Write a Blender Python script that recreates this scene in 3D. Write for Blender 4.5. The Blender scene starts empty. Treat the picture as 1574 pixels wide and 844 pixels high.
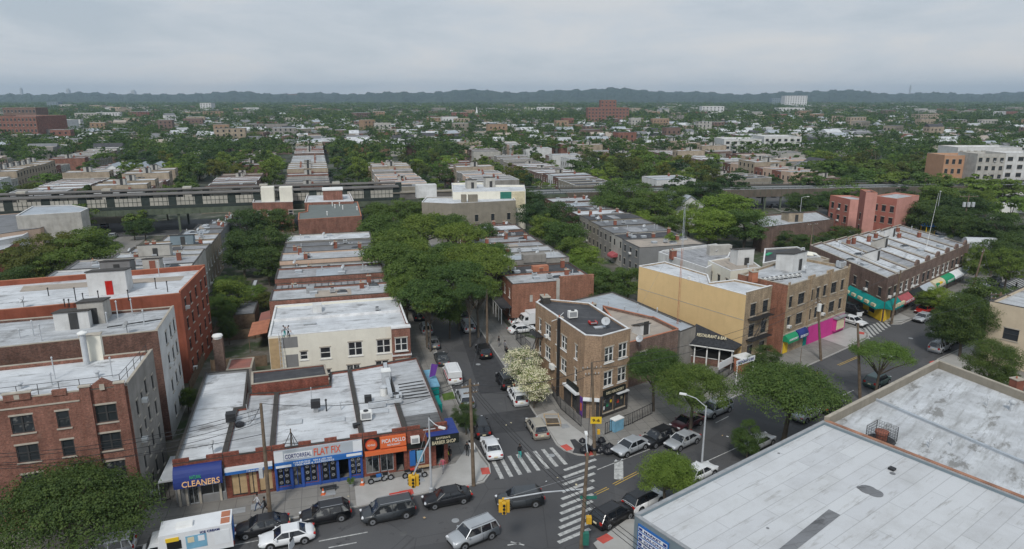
import bpy, math, random
import numpy as np
from mathutils import Matrix, Vector
random.seed(7); RNG=np.random.default_rng(7)
R=math.radians
SC=bpy.context.scene
COL=SC.collection
# ---------------------------------------------------------------- camera, sky, sun, exposure
CAMH=38.0; FPX=1049.0; CX=787.0; CY=422.0; PITCH=math.atan(272/FPX)
cam=bpy.data.cameras.new('camera'); cam.sensor_width=36; cam.lens=FPX/1574*36
cam.clip_start=0.5; cam.clip_end=30000
co=bpy.data.objects.new('camera',cam); COL.objects.link(co)
co.location=(0,0,CAMH); co.rotation_euler=(math.pi/2-PITCH,0,0); SC.camera=co
SUN_EL=R(47); SUN_AZ=R(258)      # azimuth of the sun, anticlockwise from +X (behind and left of the camera)
w=bpy.data.worlds.new("World"); SC.world=w; w.use_nodes=True
nt=w.node_tree; nt.nodes.clear()
def nn(nt,t,**k):
    n=nt.nodes.new(t)
    for a,b in k.items(): setattr(n,a,b)
    return n
out=nn(nt,'ShaderNodeOutputWorld'); bg=nn(nt,'ShaderNodeBackground'); bg.inputs[1].default_value=0.081
sky=nn(nt,'ShaderNodeTexSky',sky_type='NISHITA',sun_disc=False,sun_elevation=SUN_EL,sun_rotation=math.pi/2-SUN_AZ,air_density=1.0,dust_density=2.5)
tc=nn(nt,'ShaderNodeTexCoord'); mp=nn(nt,'ShaderNodeMapping'); mp.inputs['Scale'].default_value=(1.6,1.6,6.5)
n1=nn(nt,'ShaderNodeTexNoise'); n1.inputs['Scale'].default_value=2.6; n1.inputs['Detail'].default_value=8; n1.inputs['Roughness'].default_value=.58
n1.inputs['Distortion'].default_value=.35
cr=nn(nt,'ShaderNodeValToRGB'); e=cr.color_ramp.elements
e[0].position=.30; e[0].color=(4.6,5.4,6.2,1); e[1].position=.66; e[1].color=(6.4,6.75,7.1,1)
x=cr.color_ramp.elements.new(.5); x.color=(5.6,6.25,6.95,1)
mx=nn(nt,'ShaderNodeMix',data_type='RGBA'); mx.inputs[0].default_value=.93
L=nt.links.new
L(tc.outputs['Generated'],mp.inputs['Vector']); L(mp.outputs[0],n1.inputs['Vector']); L(n1.outputs[0],cr.inputs[0])
L(sky.outputs[0],mx.inputs[6]); L(cr.outputs[0],mx.inputs[7])
sz=nn(nt,'ShaderNodeSeparateXYZ'); L(tc.outputs['Generated'],sz.inputs[0]); hr=nn(nt,'ShaderNodeValToRGB'); he=hr.color_ramp.elements
he[0].position=0.; he[0].color=(1.1,1.03,.97,1); he[1].position=.22; he[1].color=(.80,.82,.84,1); L(sz.outputs[2],hr.inputs[0])
hm=nn(nt,'ShaderNodeMix',data_type='RGBA',blend_type='MULTIPLY'); hm.inputs[0].default_value=1; L(mx.outputs[2],hm.inputs[6]); L(hr.outputs[0],hm.inputs[7]); hg=nn(nt,'ShaderNodeVectorMath',operation='SCALE'); hg.inputs[3].default_value=1.26; L(hm.outputs[2],hg.inputs[0]); L(hg.outputs[0],bg.inputs[0]); L(bg.outputs[0],out.inputs[0])
sl=bpy.data.lights.new('sun','SUN'); sl.energy=2.1; sl.angle=R(10); sl.color=(1,.97,.92)
so=bpy.data.objects.new('sun',sl); COL.objects.link(so)
d=Vector((math.cos(SUN_EL)*math.cos(SUN_AZ),math.cos(SUN_EL)*math.sin(SUN_AZ),math.sin(SUN_EL)))
so.rotation_euler=d.to_track_quat('Z','Y').to_euler()
SC.view_settings.view_transform='Standard'; SC.view_settings.look='None'; SC.view_settings.gamma=1; SC.view_settings.exposure=0.12
SC.view_settings.use_curve_mapping=False
# ---------------------------------------------------------------- survey helpers
def P(px,py,z=0.):           # photo point seen at height z -> ground position
    dx=px-CX; dy=-(py-CY); c,s=math.cos(PITCH),math.sin(PITCH)
    X=dx; Y=FPX*c+dy*s; Z=-FPX*s+dy*c; t=(z-CAMH)/Z
    return Vector((X*t,Y*t))
def Q(x,y,z):
    c,s=math.cos(PITCH),math.sin(PITCH); dd=y*c-(z-CAMH)*s; u=(z-CAMH)*c+y*s
    return CX+FPX*x/max(dd,.1), CY-FPX*u/max(dd,.1)
O=Vector((-9.8,63.7)); GA=R(15); UU=Vector((math.cos(GA),math.sin(GA))); VV=Vector((-UU.y,UU.x))
def W(u,v): return O+UU*u+VV*v          # street-grid metres -> world
def uv(p): d=Vector(p[:2])-O; return d.dot(UU),d.dot(VV)
# ---------------------------------------------------------------- materials
MATS={}
def newmat(name):
    m=bpy.data.materials.new(name); m.use_nodes=True; n=m.node_tree; b=n.nodes['Principled BSDF']; return m,n,b
def hexc(c): return (c[0],c[1],c[2],1)
def noise(n,vec,scale,detail=3,rough=.55):
    t=nn(n,'ShaderNodeTexNoise'); t.inputs['Scale'].default_value=scale; t.inputs['Detail'].default_value=detail; t.inputs['Roughness'].default_value=rough
    if vec is not None: n.links.new(vec,t.inputs['Vector'])
    return t.outputs[0]
def ramp(n,fac,p0,p1,c0=(0,0,0,1),c1=(1,1,1,1)):
    r=nn(n,'ShaderNodeValToRGB'); r.color_ramp.elements[0].position=p0; r.color_ramp.elements[1].position=p1
    r.color_ramp.elements[0].color=c0; r.color_ramp.elements[1].color=c1; n.links.new(fac,r.inputs[0]); return r.outputs[0]
def mixc(n,fac,a,b,bt='MIX'):
    m=nn(n,'ShaderNodeMix',data_type='RGBA',blend_type=bt)
    if isinstance(fac,(int,float)): m.inputs[0].default_value=fac
    else: n.links.new(fac,m.inputs[0])
    for s,i in ((a,6),(b,7)):
        if isinstance(s,tuple): m.inputs[i].default_value=hexc(s)
        else: n.links.new(s,m.inputs[i])
    return m.outputs[2]
def uvvec(n,sx=1,sy=1,rot=0):
    t=nn(n,'ShaderNodeTexCoord'); m=nn(n,'ShaderNodeMapping'); m.inputs['Scale'].default_value=(sx,sy,1); m.inputs['Rotation'].default_value=(0,0,rot)
    n.links.new(t.outputs['UV'],m.inputs['Vector']); return m.outputs[0]
def objvec(n):
    t=nn(n,'ShaderNodeTexCoord'); return t.outputs['Object']
def geovec(n):
    return nn(n,'ShaderNodeNewGeometry').outputs['Position']
def plain(name,col,rough=.8,var=.18,scale=1.2,metal=0,spec=.3,coat=0):
    if name in MATS: return MATS[name]
    m,n,b=newmat(name); v=objvec(n)
    f=noise(n,v,scale,4); lo=tuple(c*(1-var) for c in col); hi=tuple(min(1,c*(1+var)) for c in col)
    f2=ramp(n,f,.3,.7); n.links.new(mixc(n,f2,lo,hi),b.inputs['Base Color'])
    b.inputs['Roughness'].default_value=rough; b.inputs['Metallic'].default_value=metal; b.inputs['Specular IOR Level'].default_value=spec
    b.inputs['Coat Weight'].default_value=coat
    MATS[name]=m; return m
def brick(name,c1,c2,mort=(.3,.27,.24),dirt=.5,bw=.24,bh=.085):
    m,n,b=newmat(name); v=uvvec(n)
    t=nn(n,'ShaderNodeTexBrick'); n.links.new(v,t.inputs['Vector']); t.inputs['Color1'].default_value=hexc(c1); t.inputs['Color2'].default_value=hexc(c2)
    t.inputs['Mortar'].default_value=hexc(mort); t.inputs['Scale'].default_value=1; t.inputs['Mortar Size'].default_value=.011
    t.inputs['Brick Width'].default_value=bw; t.inputs['Row Height'].default_value=bh; t.inputs['Bias'].default_value=-.1
    s=ramp(n,noise(n,v,.55,5,.65),.38,.72,(1,1,1,1),(1-dirt,1-dirt,1-dirt,1))
    st=ramp(n,noise(n,uvvec(n,1.6,.25),1.2,4),.35,.7,(.78,.78,.78,1),(1.12,1.12,1.12,1))
    sp=ramp(n,noise(n,v,5.5,4,.75),.3,.72,(.62,.62,.62,1),(1.45,1.42,1.4,1)); ef=ramp(n,noise(n,v,.8,6,.75),.60,.70); c=mixc(n,1.,t.outputs[0],s,'MULTIPLY'); c=mixc(n,1.,c,st,'MULTIPLY'); c=mixc(n,1.,c,sp,'MULTIPLY'); m_=nn(n,'ShaderNodeMath',operation='MULTIPLY'); n.links.new(ef,m_.inputs[0]); m_.inputs[1].default_value=.35; c=mixc(n,m_.outputs[0],c,mort)
    n.links.new(c,b.inputs['Base Color']); b.inputs['Roughness'].default_value=.9; b.inputs['Specular IOR Level'].default_value=.2
    bp=nn(n,'ShaderNodeBump'); bp.inputs['Strength'].default_value=.4; bp.inputs['Distance'].default_value=.02; n.links.new(t.outputs[1],bp.inputs['Height']); bp.invert=True
    n.links.new(bp.outputs[0],b.inputs['Normal'])
    MATS[name]=m; return m
def stucco(name,col,var=.12):
    m,n,b=newmat(name); v=uvvec(n)
    f=ramp(n,noise(n,v,.5,6,.65),.35,.7); k=tuple(c*(1-var*1.6) for c in col); c=mixc(n,f,k,col)
    st=ramp(n,noise(n,uvvec(n,1.1,.12),1.5,5),.5,.78,(1,1,1,1),(.72,.70,.66,1)); c=mixc(n,min(.8,var*4),c,st,'MULTIPLY')
    n.links.new(c,b.inputs['Base Color']); b.inputs['Roughness'].default_value=.9; b.inputs['Specular IOR Level'].default_value=.2
    MATS[name]=m; return m
def roofmat(name,base,dirt=(.15,.145,.14),amt=.45,seam=.25,rot=0,seamw=1.0):
    m,n,b=newmat(name); v=uvvec(n)
    f=ramp(n,noise(n,v,.28,6,.68),.52-amt*.25,.92-amt*.3)
    c=mixc(n,f,base,tuple(.5*(a+d) for a,d in zip(base,dirt)))
    f2=ramp(n,noise(n,uvvec(n,.30,1.7,rot),.8,6,.72),.60-amt*.14,.68)
    c=mixc(n,f2,c,tuple(.65*d+.35*a for a,d in zip(base,dirt)))
    if amt>=.5:
        bl=ramp(n,noise(n,uvvec(n,.5,1.0,rot),.42,8,.72),.575-amt*.02,.64-amt*.02); c=mixc(n,bl,c,tuple(.75*d+.25*a for a,d in zip(base,dirt)))
    f3=ramp(n,noise(n,v,1.9,5,.75),.70-amt*.10,.76-amt*.08); c=mixc(n,f3,c,tuple(.6*d+.3*a for a,d in zip(base,dirt)))
    t=nn(n,'ShaderNodeTexBrick'); n.links.new(uvvec(n,1,1,rot),t.inputs['Vector']); t.inputs['Scale'].default_value=1
    t.inputs['Color1'].default_value=(1,1,1,1); t.inputs['Color2'].default_value=(.93,.93,.94,1); k=1-seam; t.inputs['Mortar'].default_value=(k,k,k,1)
    t.inputs['Mortar Size'].default_value=.03; t.inputs['Brick Width'].default_value=9; t.inputs['Row Height'].default_value=seamw
    c=mixc(n,1.,c,t.outputs[0],'MULTIPLY')
    n.links.new(c,b.inputs['Base Color']); b.inputs['Roughness'].default_value=.75; b.inputs['Specular IOR Level'].default_value=.25
    MATS[name]=m; return m
def glassm(name,col=(.03,.035,.04),rough=.12):
    m,n,b=newmat(name)
    oi=nn(n,'ShaderNodeObjectInfo'); f=ramp(n,oi.outputs['Random'],.45,.95)
    nz=ramp(n,noise(n,objvec(n),1.4,2),.5,.6)
    g=nn(n,'ShaderNodeMath',operation='MULTIPLY'); n.links.new(f,g.inputs[0]); n.links.new(nz,g.inputs[1])
    n.links.new(mixc(n,g.outputs[0],col,(.22,.22,.21)),b.inputs['Base Color']); b.inputs['Roughness'].default_value=rough; b.inputs['Specular IOR Level'].default_value=.9
    MATS[name]=m; return m
def leafm(name,c0,c1,c2):
    m,n,b=newmat(name)
    oi=nn(n,'ShaderNodeObjectInfo'); g=geovec(n)
    c=mixc(n,ramp(n,noise(n,g,.09,3),.35,.65),c0,c1)
    c=mixc(n,ramp(n,noise(n,g,1.3,3),.35,.75),c,c2)
    r=ramp(n,oi.outputs['Random'],0,1,(.66,.76,.80,1),(1.32,1.2,.88,1)); c=mixc(n,1. if name!='blossom' else 0.,c,r,'MULTIPLY')
    n.links.new(c,b.inputs['Base Color']); b.inputs['Roughness'].default_value=.65; b.inputs['Specular IOR Level'].default_value=.2
    tr=nn(n,'ShaderNodeBsdfTranslucent'); n.links.new(mixc(n,1.,c,(1.3,1.5,.6) if name!='blossom' else (1,1,.9),'MULTIPLY'),tr.inputs[0]); ms=nn(n,'ShaderNodeMixShader'); ms.inputs[0].default_value=.33
    o=n.nodes['Material Output']; n.links.new(b.outputs[0],ms.inputs[1]); n.links.new(tr.outputs[0],ms.inputs[2]); n.links.new(ms.outputs[0],o.inputs[0])
    MATS[name]=m; return m
leafm('leaf_mid',(0.061, 0.107, 0.034),(0.098, 0.149, 0.041),(0.183, 0.244, 0.067))
leafm('leaf_dark',(0.037, 0.071, 0.032),(0.055, 0.093, 0.037),(0.104, 0.152, 0.051))
leafm('leaf_light',(0.098, 0.159, 0.034),(0.128, 0.195, 0.044),(0.22, 0.305, 0.073))
leafm('leaf_far',(0.037, 0.073, 0.027),(0.073, 0.122, 0.034),(0.104, 0.159, 0.043))
leafm('leaf_olive',(0.073, 0.091, 0.027),(0.11, 0.122, 0.037),(0.146, 0.159, 0.049))
leafm('blossom',(.86,.80,.60),(.88,.84,.68),(.75,.72,.5))
plain('bark',(.11,.09,.07),.9,.3,3)
brick('brick_red',(.31,.11,.078),(.20,.068,.05),(.32,.24,.19),.4)
brick('brick_dark',(.24,.115,.085),(.14,.07,.055),(.18,.15,.13),.4)
brick('brick_brown',(.26,.165,.13),(.18,.115,.095),(.2,.17,.15),.35)
brick('brick_tan',(.40,.265,.17),(.33,.215,.135),(.38,.30,.22),.25)
brick('brick_buff',(.50,.38,.25),(.38,.28,.18),(.35,.29,.22),.45)
brick('brick_orange',(.38,.165,.105),(.28,.115,.075),(.3,.2,.15),.3)
brick('brick_shop',(.34,.095,.06),(.22,.06,.04),(.2,.12,.1),.5)
stucco('paint_orange',(.33,.105,.065),.2); stucco('paint_pink',(.60,.30,.25)); stucco('paint_salmon',(.44,.17,.13)); stucco('paint_yellow',(.74,.53,.27),.05)
stucco('cream',(.80,.77,.67),.07); stucco('grey_stucco',(.33,.31,.285),.2); stucco('pale_stucco',(.52,.50,.46),.2); stucco('white_stucco',(.68,.68,.67),.15)
stucco('mid_grey',(.24,.24,.24),.1); stucco('tan_stucco',(.45,.37,.28),.25); stucco('beige_wall',(.60,.50,.37),.08); stucco('magenta',(.62,.06,.30),.1)
stucco('taupe',(.30,.27,.22),.15); stucco('peach',(.60,.44,.34),.12); stucco('orange_wall',(.50,.29,.18),.1); stucco('slate_paint',(.20,.25,.28),.08)
roofmat('roof_white',(.64,.66,.68),amt=.5,seam=.14); roofmat('roof_white2',(.56,.58,.60),amt=.85,seam=.28); roofmat('roof_big',(.61,.63,.65),(.13,.12,.10),amt=.75,seam=.08)
roofmat('roof_grey',(.22,.225,.235),(.07,.07,.07),amt=.6); roofmat('roof_dark',(.055,.055,.06),(.16,.16,.16),amt=.4,seam=.3); roofmat('roof_tan',(.42,.36,.30),amt=.5,seam=.1)
roofmat('roof_patchy',(.48,.49,.51),(.07,.065,.06),amt=1.0,seam=.25); roofmat('roof_silver',(.40,.44,.48),amt=.35,seam=.12); roofmat('roof_metal',(.56,.57,.58),(.30,.29,.27),amt=.25,seam=.30,seamw=1.35)
roofmat('roof_green',(.16,.18,.17),(.09,.09,.09),amt=.3); roofmat('roof_red',(.33,.13,.10),amt=.4); roofmat('roof_plank',(.11,.11,.11),(.3,.3,.3),amt=.3,seam=.7,seamw=.8)
glassm('window_glass'); glassm('shop_glass',(.015,.018,.02),.08); glassm('car_glass',(.012,.014,.018),.05)
plain('frame_white',(.72,.72,.70)); plain('frame_dark',(.05,.05,.05)); plain('stone',(.42,.38,.32)); plain('coping_terracotta',(.42,.17,.10)); plain('coping_dark',(.06,.055,.05)); plain('coping_white',(.66,.66,.66))
plain('coping_stone',(.38,.34,.28)); plain('steel',(.30,.31,.32),.6,.15,2,.0); plain('galv',(.48,.50,.52),.55,.1,2,.1); plain('black_metal',(.03,.03,.032),.5); plain('wood_pole',(.16,.12,.085),.9,.3,2)
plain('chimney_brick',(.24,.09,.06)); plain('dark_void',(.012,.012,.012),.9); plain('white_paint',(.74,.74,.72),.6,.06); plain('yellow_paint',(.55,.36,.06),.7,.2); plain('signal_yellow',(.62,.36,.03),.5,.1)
plain('red_ramp',(.50,.09,.07),.8,.15); plain('board',(.45,.32,.18),.8,.15,2); plain('bag_black',(.02,.02,.024),.3,.3,4); plain('green_box',(.03,.16,.12),.5); plain('bluebox',(.18,.38,.52),.5)
plain('rubber',(.02,.02,.02),.8,.1); plain('rim',(.42,.43,.45),.35,.1,1,.7); plain('head_lamp',(.75,.76,.78),.15); plain('tail_lamp',(.42,.02,.015),.25); plain('plate',(.7,.6,.25))
plain('skin',(.20,.11,.075),.6,.08); plain('skin2',(.42,.26,.19),.6,.08); plain('hairblack',(.02,.016,.014),.7); plain('rail_brown',(.12,.10,.08),.85,.2,.5); plain('beam_green',(.10,.12,.085),.8,.25,.6); plain('beam_dark',(.035,.045,.04),.8,.2)
plain('panel_cream',(.42,.40,.35),.7,.2,.5); plain('canopy_grey',(.14,.13,.12),.85,.25,.4); plain('wood_fence',(.17,.12,.08),.9,.3,2)
# ---------------------------------------------------------------- mesh builder
class MB:
    def __init__(s): s.v=[]; s.f=[]; s.m=[]; s.mats=[]
    def mi(s,m):
        if m not in s.mats: s.mats.append(m)
        return s.mats.index(m)
    def add(s,vs,fs,m):
        o=len(s.v); s.v+= [tuple(p) for p in vs]; k=s.mi(m)
        for f in fs: s.f.append(tuple(i+o for i in f)); s.m.append(k)
        return s
    def box(s,c,sz,m,ang=0,tilt=None):
        hx,hy,hz=sz[0]/2,sz[1]/2,sz[2]/2; ca,sa=math.cos(ang),math.sin(ang); vs=[]
        for dz in (-hz,hz):
            for dx,dy in ((-hx,-hy),(hx,-hy),(hx,hy),(-hx,hy)):
                vs.append((c[0]+dx*ca-dy*sa,c[1]+dx*sa+dy*ca,c[2]+dz))
        return s.add(vs,[(3,2,1,0),(4,5,6,7),(0,1,5,4),(1,2,6,5),(2,3,7,6),(3,0,4,7)],m)
    def prism(s,poly,z0,z1,m,top=True,bot=True,mtop=None):
        n=len(poly); vs=[(p[0],p[1],z0) for p in poly]+[(p[0],p[1],z1) for p in poly]
        s.add(vs,[(i,(i+1)%n,n+(i+1)%n,n+i) for i in range(n)],m)
        if top: s.add([(p[0],p[1],z1) for p in poly],[tuple(range(n))],mtop or m)
        if bot: s.add([(p[0],p[1],z0) for p in poly],[tuple(range(n-1,-1,-1))],m)
        return s
    def tube(s,p,q,r,m,r2=None,n=8,cap=True):
        p=Vector(p); q=Vector(q); r2=r if r2 is None else r2; d=(q-p).normalized(); a=d.orthogonal().normalized(); b=d.cross(a)
        vs=[]
        for c,rr in ((p,r),(q,r2)):
            for i in range(n):
                t=2*math.pi*i/n; vs.append(c+a*math.cos(t)*rr+b*math.sin(t)*rr)
        fs=[(i,(i+1)%n,n+(i+1)%n,n+i) for i in range(n)]
        if cap: fs+= [tuple(range(n-1,-1,-1)),tuple(range(n,2*n))]
        return s.add(vs,fs,m)
    def path(s,pts,r,m,n=6):
        for a,b in zip(pts,pts[1:]): s.tube(a,b,r,m,n=n)
        return s
    def lathe(s,c,prof,m,n=12):
        vs=[]
        for r,z in prof:
            for i in range(n): t=2*math.pi*i/n; vs.append((c[0]+r*math.cos(t),c[1]+r*math.sin(t),c[2]+z))
        k=len(prof); fs=[(j*n+i,j*n+(i+1)%n,(j+1)*n+(i+1)%n,(j+1)*n+i) for j in range(k-1) for i in range(n)]
        fs+= [tuple(range(n-1,-1,-1)),tuple(range((k-1)*n,k*n))]
        return s.add(vs,fs,m)
    def mesh(s,name,base=(0,0,0),smooth=False,ang=GA):
        me=bpy.data.meshes.new(name); bx,by,bz=base
        me.from_pydata([(a-bx,b-by,c-bz) for a,b,c in s.v],[],s.f)
        for m in s.mats: me.materials.append(MATS[m])
        me.polygons.foreach_set('material_index',s.m)
        if smooth: me.polygons.foreach_set('use_smooth',[True]*len(s.f))
        me.update(calc_edges=True)
        ul=me.uv_layers.new(name='UVMap'); ca,sa=math.cos(ang),math.sin(ang); dat=[0.0]*(2*len(me.loops))
        for p in me.polygons:
            nx,ny,nz=p.normal
            if abs(nz)>.7: tx,ty,mode=ca,sa,0
            else:
                l=math.hypot(nx,ny) or 1; tx,ty,mode=-ny/l,nx/l,1
            for li in p.loop_indices:
                x,y,z=s.v[me.loops[li].vertex_index]
                dat[2*li]=x*tx+y*ty; dat[2*li+1]=z if mode else -x*ty+y*tx
        ul.data.foreach_set('uv',dat)
        return me
    def obj(s,name,parent=None,base=None,smooth=False,ang=GA,label=None,world_base=None):
        """parent's world position is read from parent['_b'] kept in BASE"""
        b=base if base is not None else (BASE.get(parent.name,(0,0,0)) if parent else (0,0,0))
        me=s.mesh(name,b,smooth,ang); o=bpy.data.objects.new(name,me); COL.objects.link(o)
        if parent: o.parent=parent; BASE[o.name]=b
        else: o.location=b
        if label: o['label']=label
        return o
BASE={}
def thing(name,label,cat,loc=(0,0,0),group=None,rz=0):
    o=bpy.data.objects.new(name,None); COL.objects.link(o); o.empty_display_size=.3
    if len(loc)==2: loc=(loc[0],loc[1],0)
    o.location=loc; o.rotation_euler=(0,0,rz); o['label']=label; o['category']=cat
    if group: o['group']=group
    BASE[o.name]=tuple(loc); return o
def tag(o,label,cat,group=None,kind=None):
    o['label']=label; o['category']=cat
    if group: o['group']=group
    if kind: o['kind']=kind
    return o
def struct(name,mb,kind='structure',ang=GA):
    o=mb.obj(name,ang=ang); o['kind']=kind; return o
def tree_copy(o,parent=None):
    c=o.copy(); COL.objects.link(c); c.parent=parent
    for ch in [k for k in KIDS.get(o.name,list(o.children))]: tree_copy(ch,c)
    return c
KIDS={}
# ---------------------------------------------------------------- text as mesh
TXT={}
def text_mesh(s):
    if s in TXT: return TXT[s]
    c=bpy.data.curves.new('lettering','FONT'); c.body=s; c.align_x='CENTER'; c.align_y='CENTER'; c.size=1; c.extrude=.012; c.offset=.012; c.resolution_u=3
    o=bpy.data.objects.new('lettering',c); COL.objects.link(o)
    me=bpy.data.meshes.new_from_object(o.evaluated_get(bpy.context.evaluated_depsgraph_get())); bpy.data.objects.remove(o); bpy.data.curves.remove(c)
    xs=[v.co.x for v in me.vertices]; ys=[v.co.y for v in me.vertices]
    TXT[s]=(me,max(xs)-min(xs),max(ys)-min(ys),(max(xs)+min(xs))/2,(max(ys)+min(ys))/2); return TXT[s]
class Face:      # a vertical facade frame: u to the right seen from outside, z up, out = away from wall
    def __init__(s,a,b): s.a=Vector(a[:2]); s.L=(Vector(b[:2])-s.a).length; s.t=(Vector(b[:2])-s.a)/s.L; s.n=Vector((s.t.y,-s.t.x)); s.ang=math.atan2(s.t.y,s.t.x)
    def p(s,u,z,o=0): q=s.a+s.t*u+s.n*o; return (q.x,q.y,z)
    def box(s,mb,u0,u1,z0,z1,o0,o1,m):
        c=s.p((u0+u1)/2,(z0+z1)/2,(o0+o1)/2); mb.box(c,(u1-u0,o1-o0,z1-z0),m,s.ang); return mb
    def text(s,parent,st,u,z,out,h,w,mat,slant=0):
        me,tw,th,cx,cy=text_mesh(st); key=(st,mat)
        if key in TXT: me=TXT[key]
        else: me=me.copy(); me.materials.clear(); me.materials.append(MATS[mat]); TXT[key]=me
        o=bpy.data.objects.new('lettering',me); COL.objects.link(o); o.parent=parent
        sx=w/tw; sy=h/th; b=BASE.get(parent.name,(0,0,0)); q=s.p(u,z,out)
        M=Matrix(((s.t.x,0,s.n.x,0),(s.t.y,0,s.n.y,0),(0,1,0,0),(0,0,0,1)))
        o.matrix_local=Matrix.Translation(Vector(q)-Vector(b))@M@Matrix.Rotation(slant,4,'X')@Matrix.Diagonal((sx,sy,1,1))@Matrix.Translation((-cx,-cy,0))
        return o
# ---------------------------------------------------------------- windows
WM={}
def window_meshes(w,h,style):
    k=(round(w,2),round(h,2),style)
    if k in WM: return WM[k]
    fr={'white':'frame_white','dark':'frame_dark','pairw':'frame_white','paird':'frame_dark','plaind':'frame_dark','plainw':'frame_white','door':'frame_dark'}[style]
    a=MB(); t=.09
    for x0,x1,z0,z1 in ((-w/2,-w/2+t,0,h),(w/2-t,w/2,0,h),(-w/2+t,w/2-t,h-t,h),(-w/2+t,w/2-t,0,t)): a.box(((x0+x1)/2,.1,(z0+z1)/2),(x1-x0,.08,z1-z0),fr)
    if style!='door': a.box((0,.1,h*.52),(w-2*t,.07,.07),fr)
    if style.startswith('pair'): a.box((0,.095,h/2),(.14,.07,h-2*t),fr)
    if style!='door':
        a.box((0,-.03,-.07),(w+.22,.14,.12),'stone' if 'w' not in style else 'frame_white')
        a.box((0,-.01,h+.09),(w+.16,.07,.16),'stone')
    g=MB().box((0,.15,h/2),(w-.06,.03,h-.06),'window_glass')
    WM[k]=(a.mesh('window'),g.mesh('pane')); return WM[k]
def put_window(parent,face,u,z,w,h,style='white',name='window'):
    fm,gm=window_meshes(w,h,style)
    o=bpy.data.objects.new(name,fm); COL.objects.link(o); o.parent=parent; b=BASE[parent.name]
    q=Vector(face.p(u,z,0)); o.location=q-Vector(b); o.rotation_euler=(0,0,face.ang)
    g=bpy.data.objects.new('pane',gm); COL.objects.link(g); g.parent=o
    if RNG.random()<.12 and style!='door' and name=='window' and w<2:
        k='acu'
        if k not in WM: WM[k]=MB().box((0,-.2,.22),(.62,.5,.38),'white_paint').box((0,-.46,.22),(.5,.02,.28),'steel').mesh('air_conditioner')
        c=bpy.data.objects.new('air_conditioner',WM[k]); COL.objects.link(c); c.parent=o
    return o
def facade(mb,f,u0,u1,z0,z1,holes,m,depth=.17):
    us=sorted({u0,u1}|{max(u0,min(u1,h[0]+s*h[2]/2)) for h in holes for s in (-1,1)}); zs=sorted({z0,z1}|{max(z0,min(z1,h[1]+k*h[3])) for h in holes for k in (0,1)})
    def inh(u,z): return any(abs(u-h[0])<h[2]/2 and h[1]<z<h[1]+h[3] for h in holes)
    for i in range(len(us)-1):
        j=0
        while j<len(zs)-1:
            um=(us[i]+us[i+1])/2
            if inh(um,(zs[j]+zs[j+1])/2): j+=1; continue
            k=j
            while k<len(zs)-1 and not inh(um,(zs[k]+zs[k+1])/2): k+=1
            mb.add([f.p(us[i],zs[j]),f.p(us[i+1],zs[j]),f.p(us[i+1],zs[k]),f.p(us[i],zs[k])],[(0,1,2,3)],m); j=k
    for h in holes:
        a,b,c,d=h[0]-h[2]/2,h[0]+h[2]/2,h[1],h[1]+h[3]
        for (p,q),(r,s_) in (((a,c),(b,c)),((b,c),(b,d)),((b,d),(a,d)),((a,d),(a,c))):
            mb.add([f.p(p,q),f.p(r,s_),f.p(r,s_,-depth),f.p(p,q,-depth)],[(3,2,1,0)],m)
def offset(poly,d):      # inward offset of a CCW polygon
    n=len(poly); out=[]
    for i in range(n):
        p0,p1,p2=Vector(poly[i-1]),Vector(poly[i]),Vector(poly[(i+1)%n])
        a=(p1-p0).normalized(); b=(p2-p1).normalized(); na=Vector((-a.y,a.x)); nb=Vector((-b.y,b.x))
        m=na+nb; l=m.length
        if l<1e-4: out.append(p1+na*d); continue
        m/=l; out.append(p1+m*(d/max(.3,m.dot(na))))
    return out
def wins(L,zs,n=None,us=None,w=.95,h=1.5,style='white',skip=()):
    if us is None: us=[L*(i+.5)/n for i in range(n)]
    return [(u,z,w,h,style) for zi,z in enumerate(zs) for ui,u in enumerate(us) if (zi,ui) not in skip]
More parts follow.
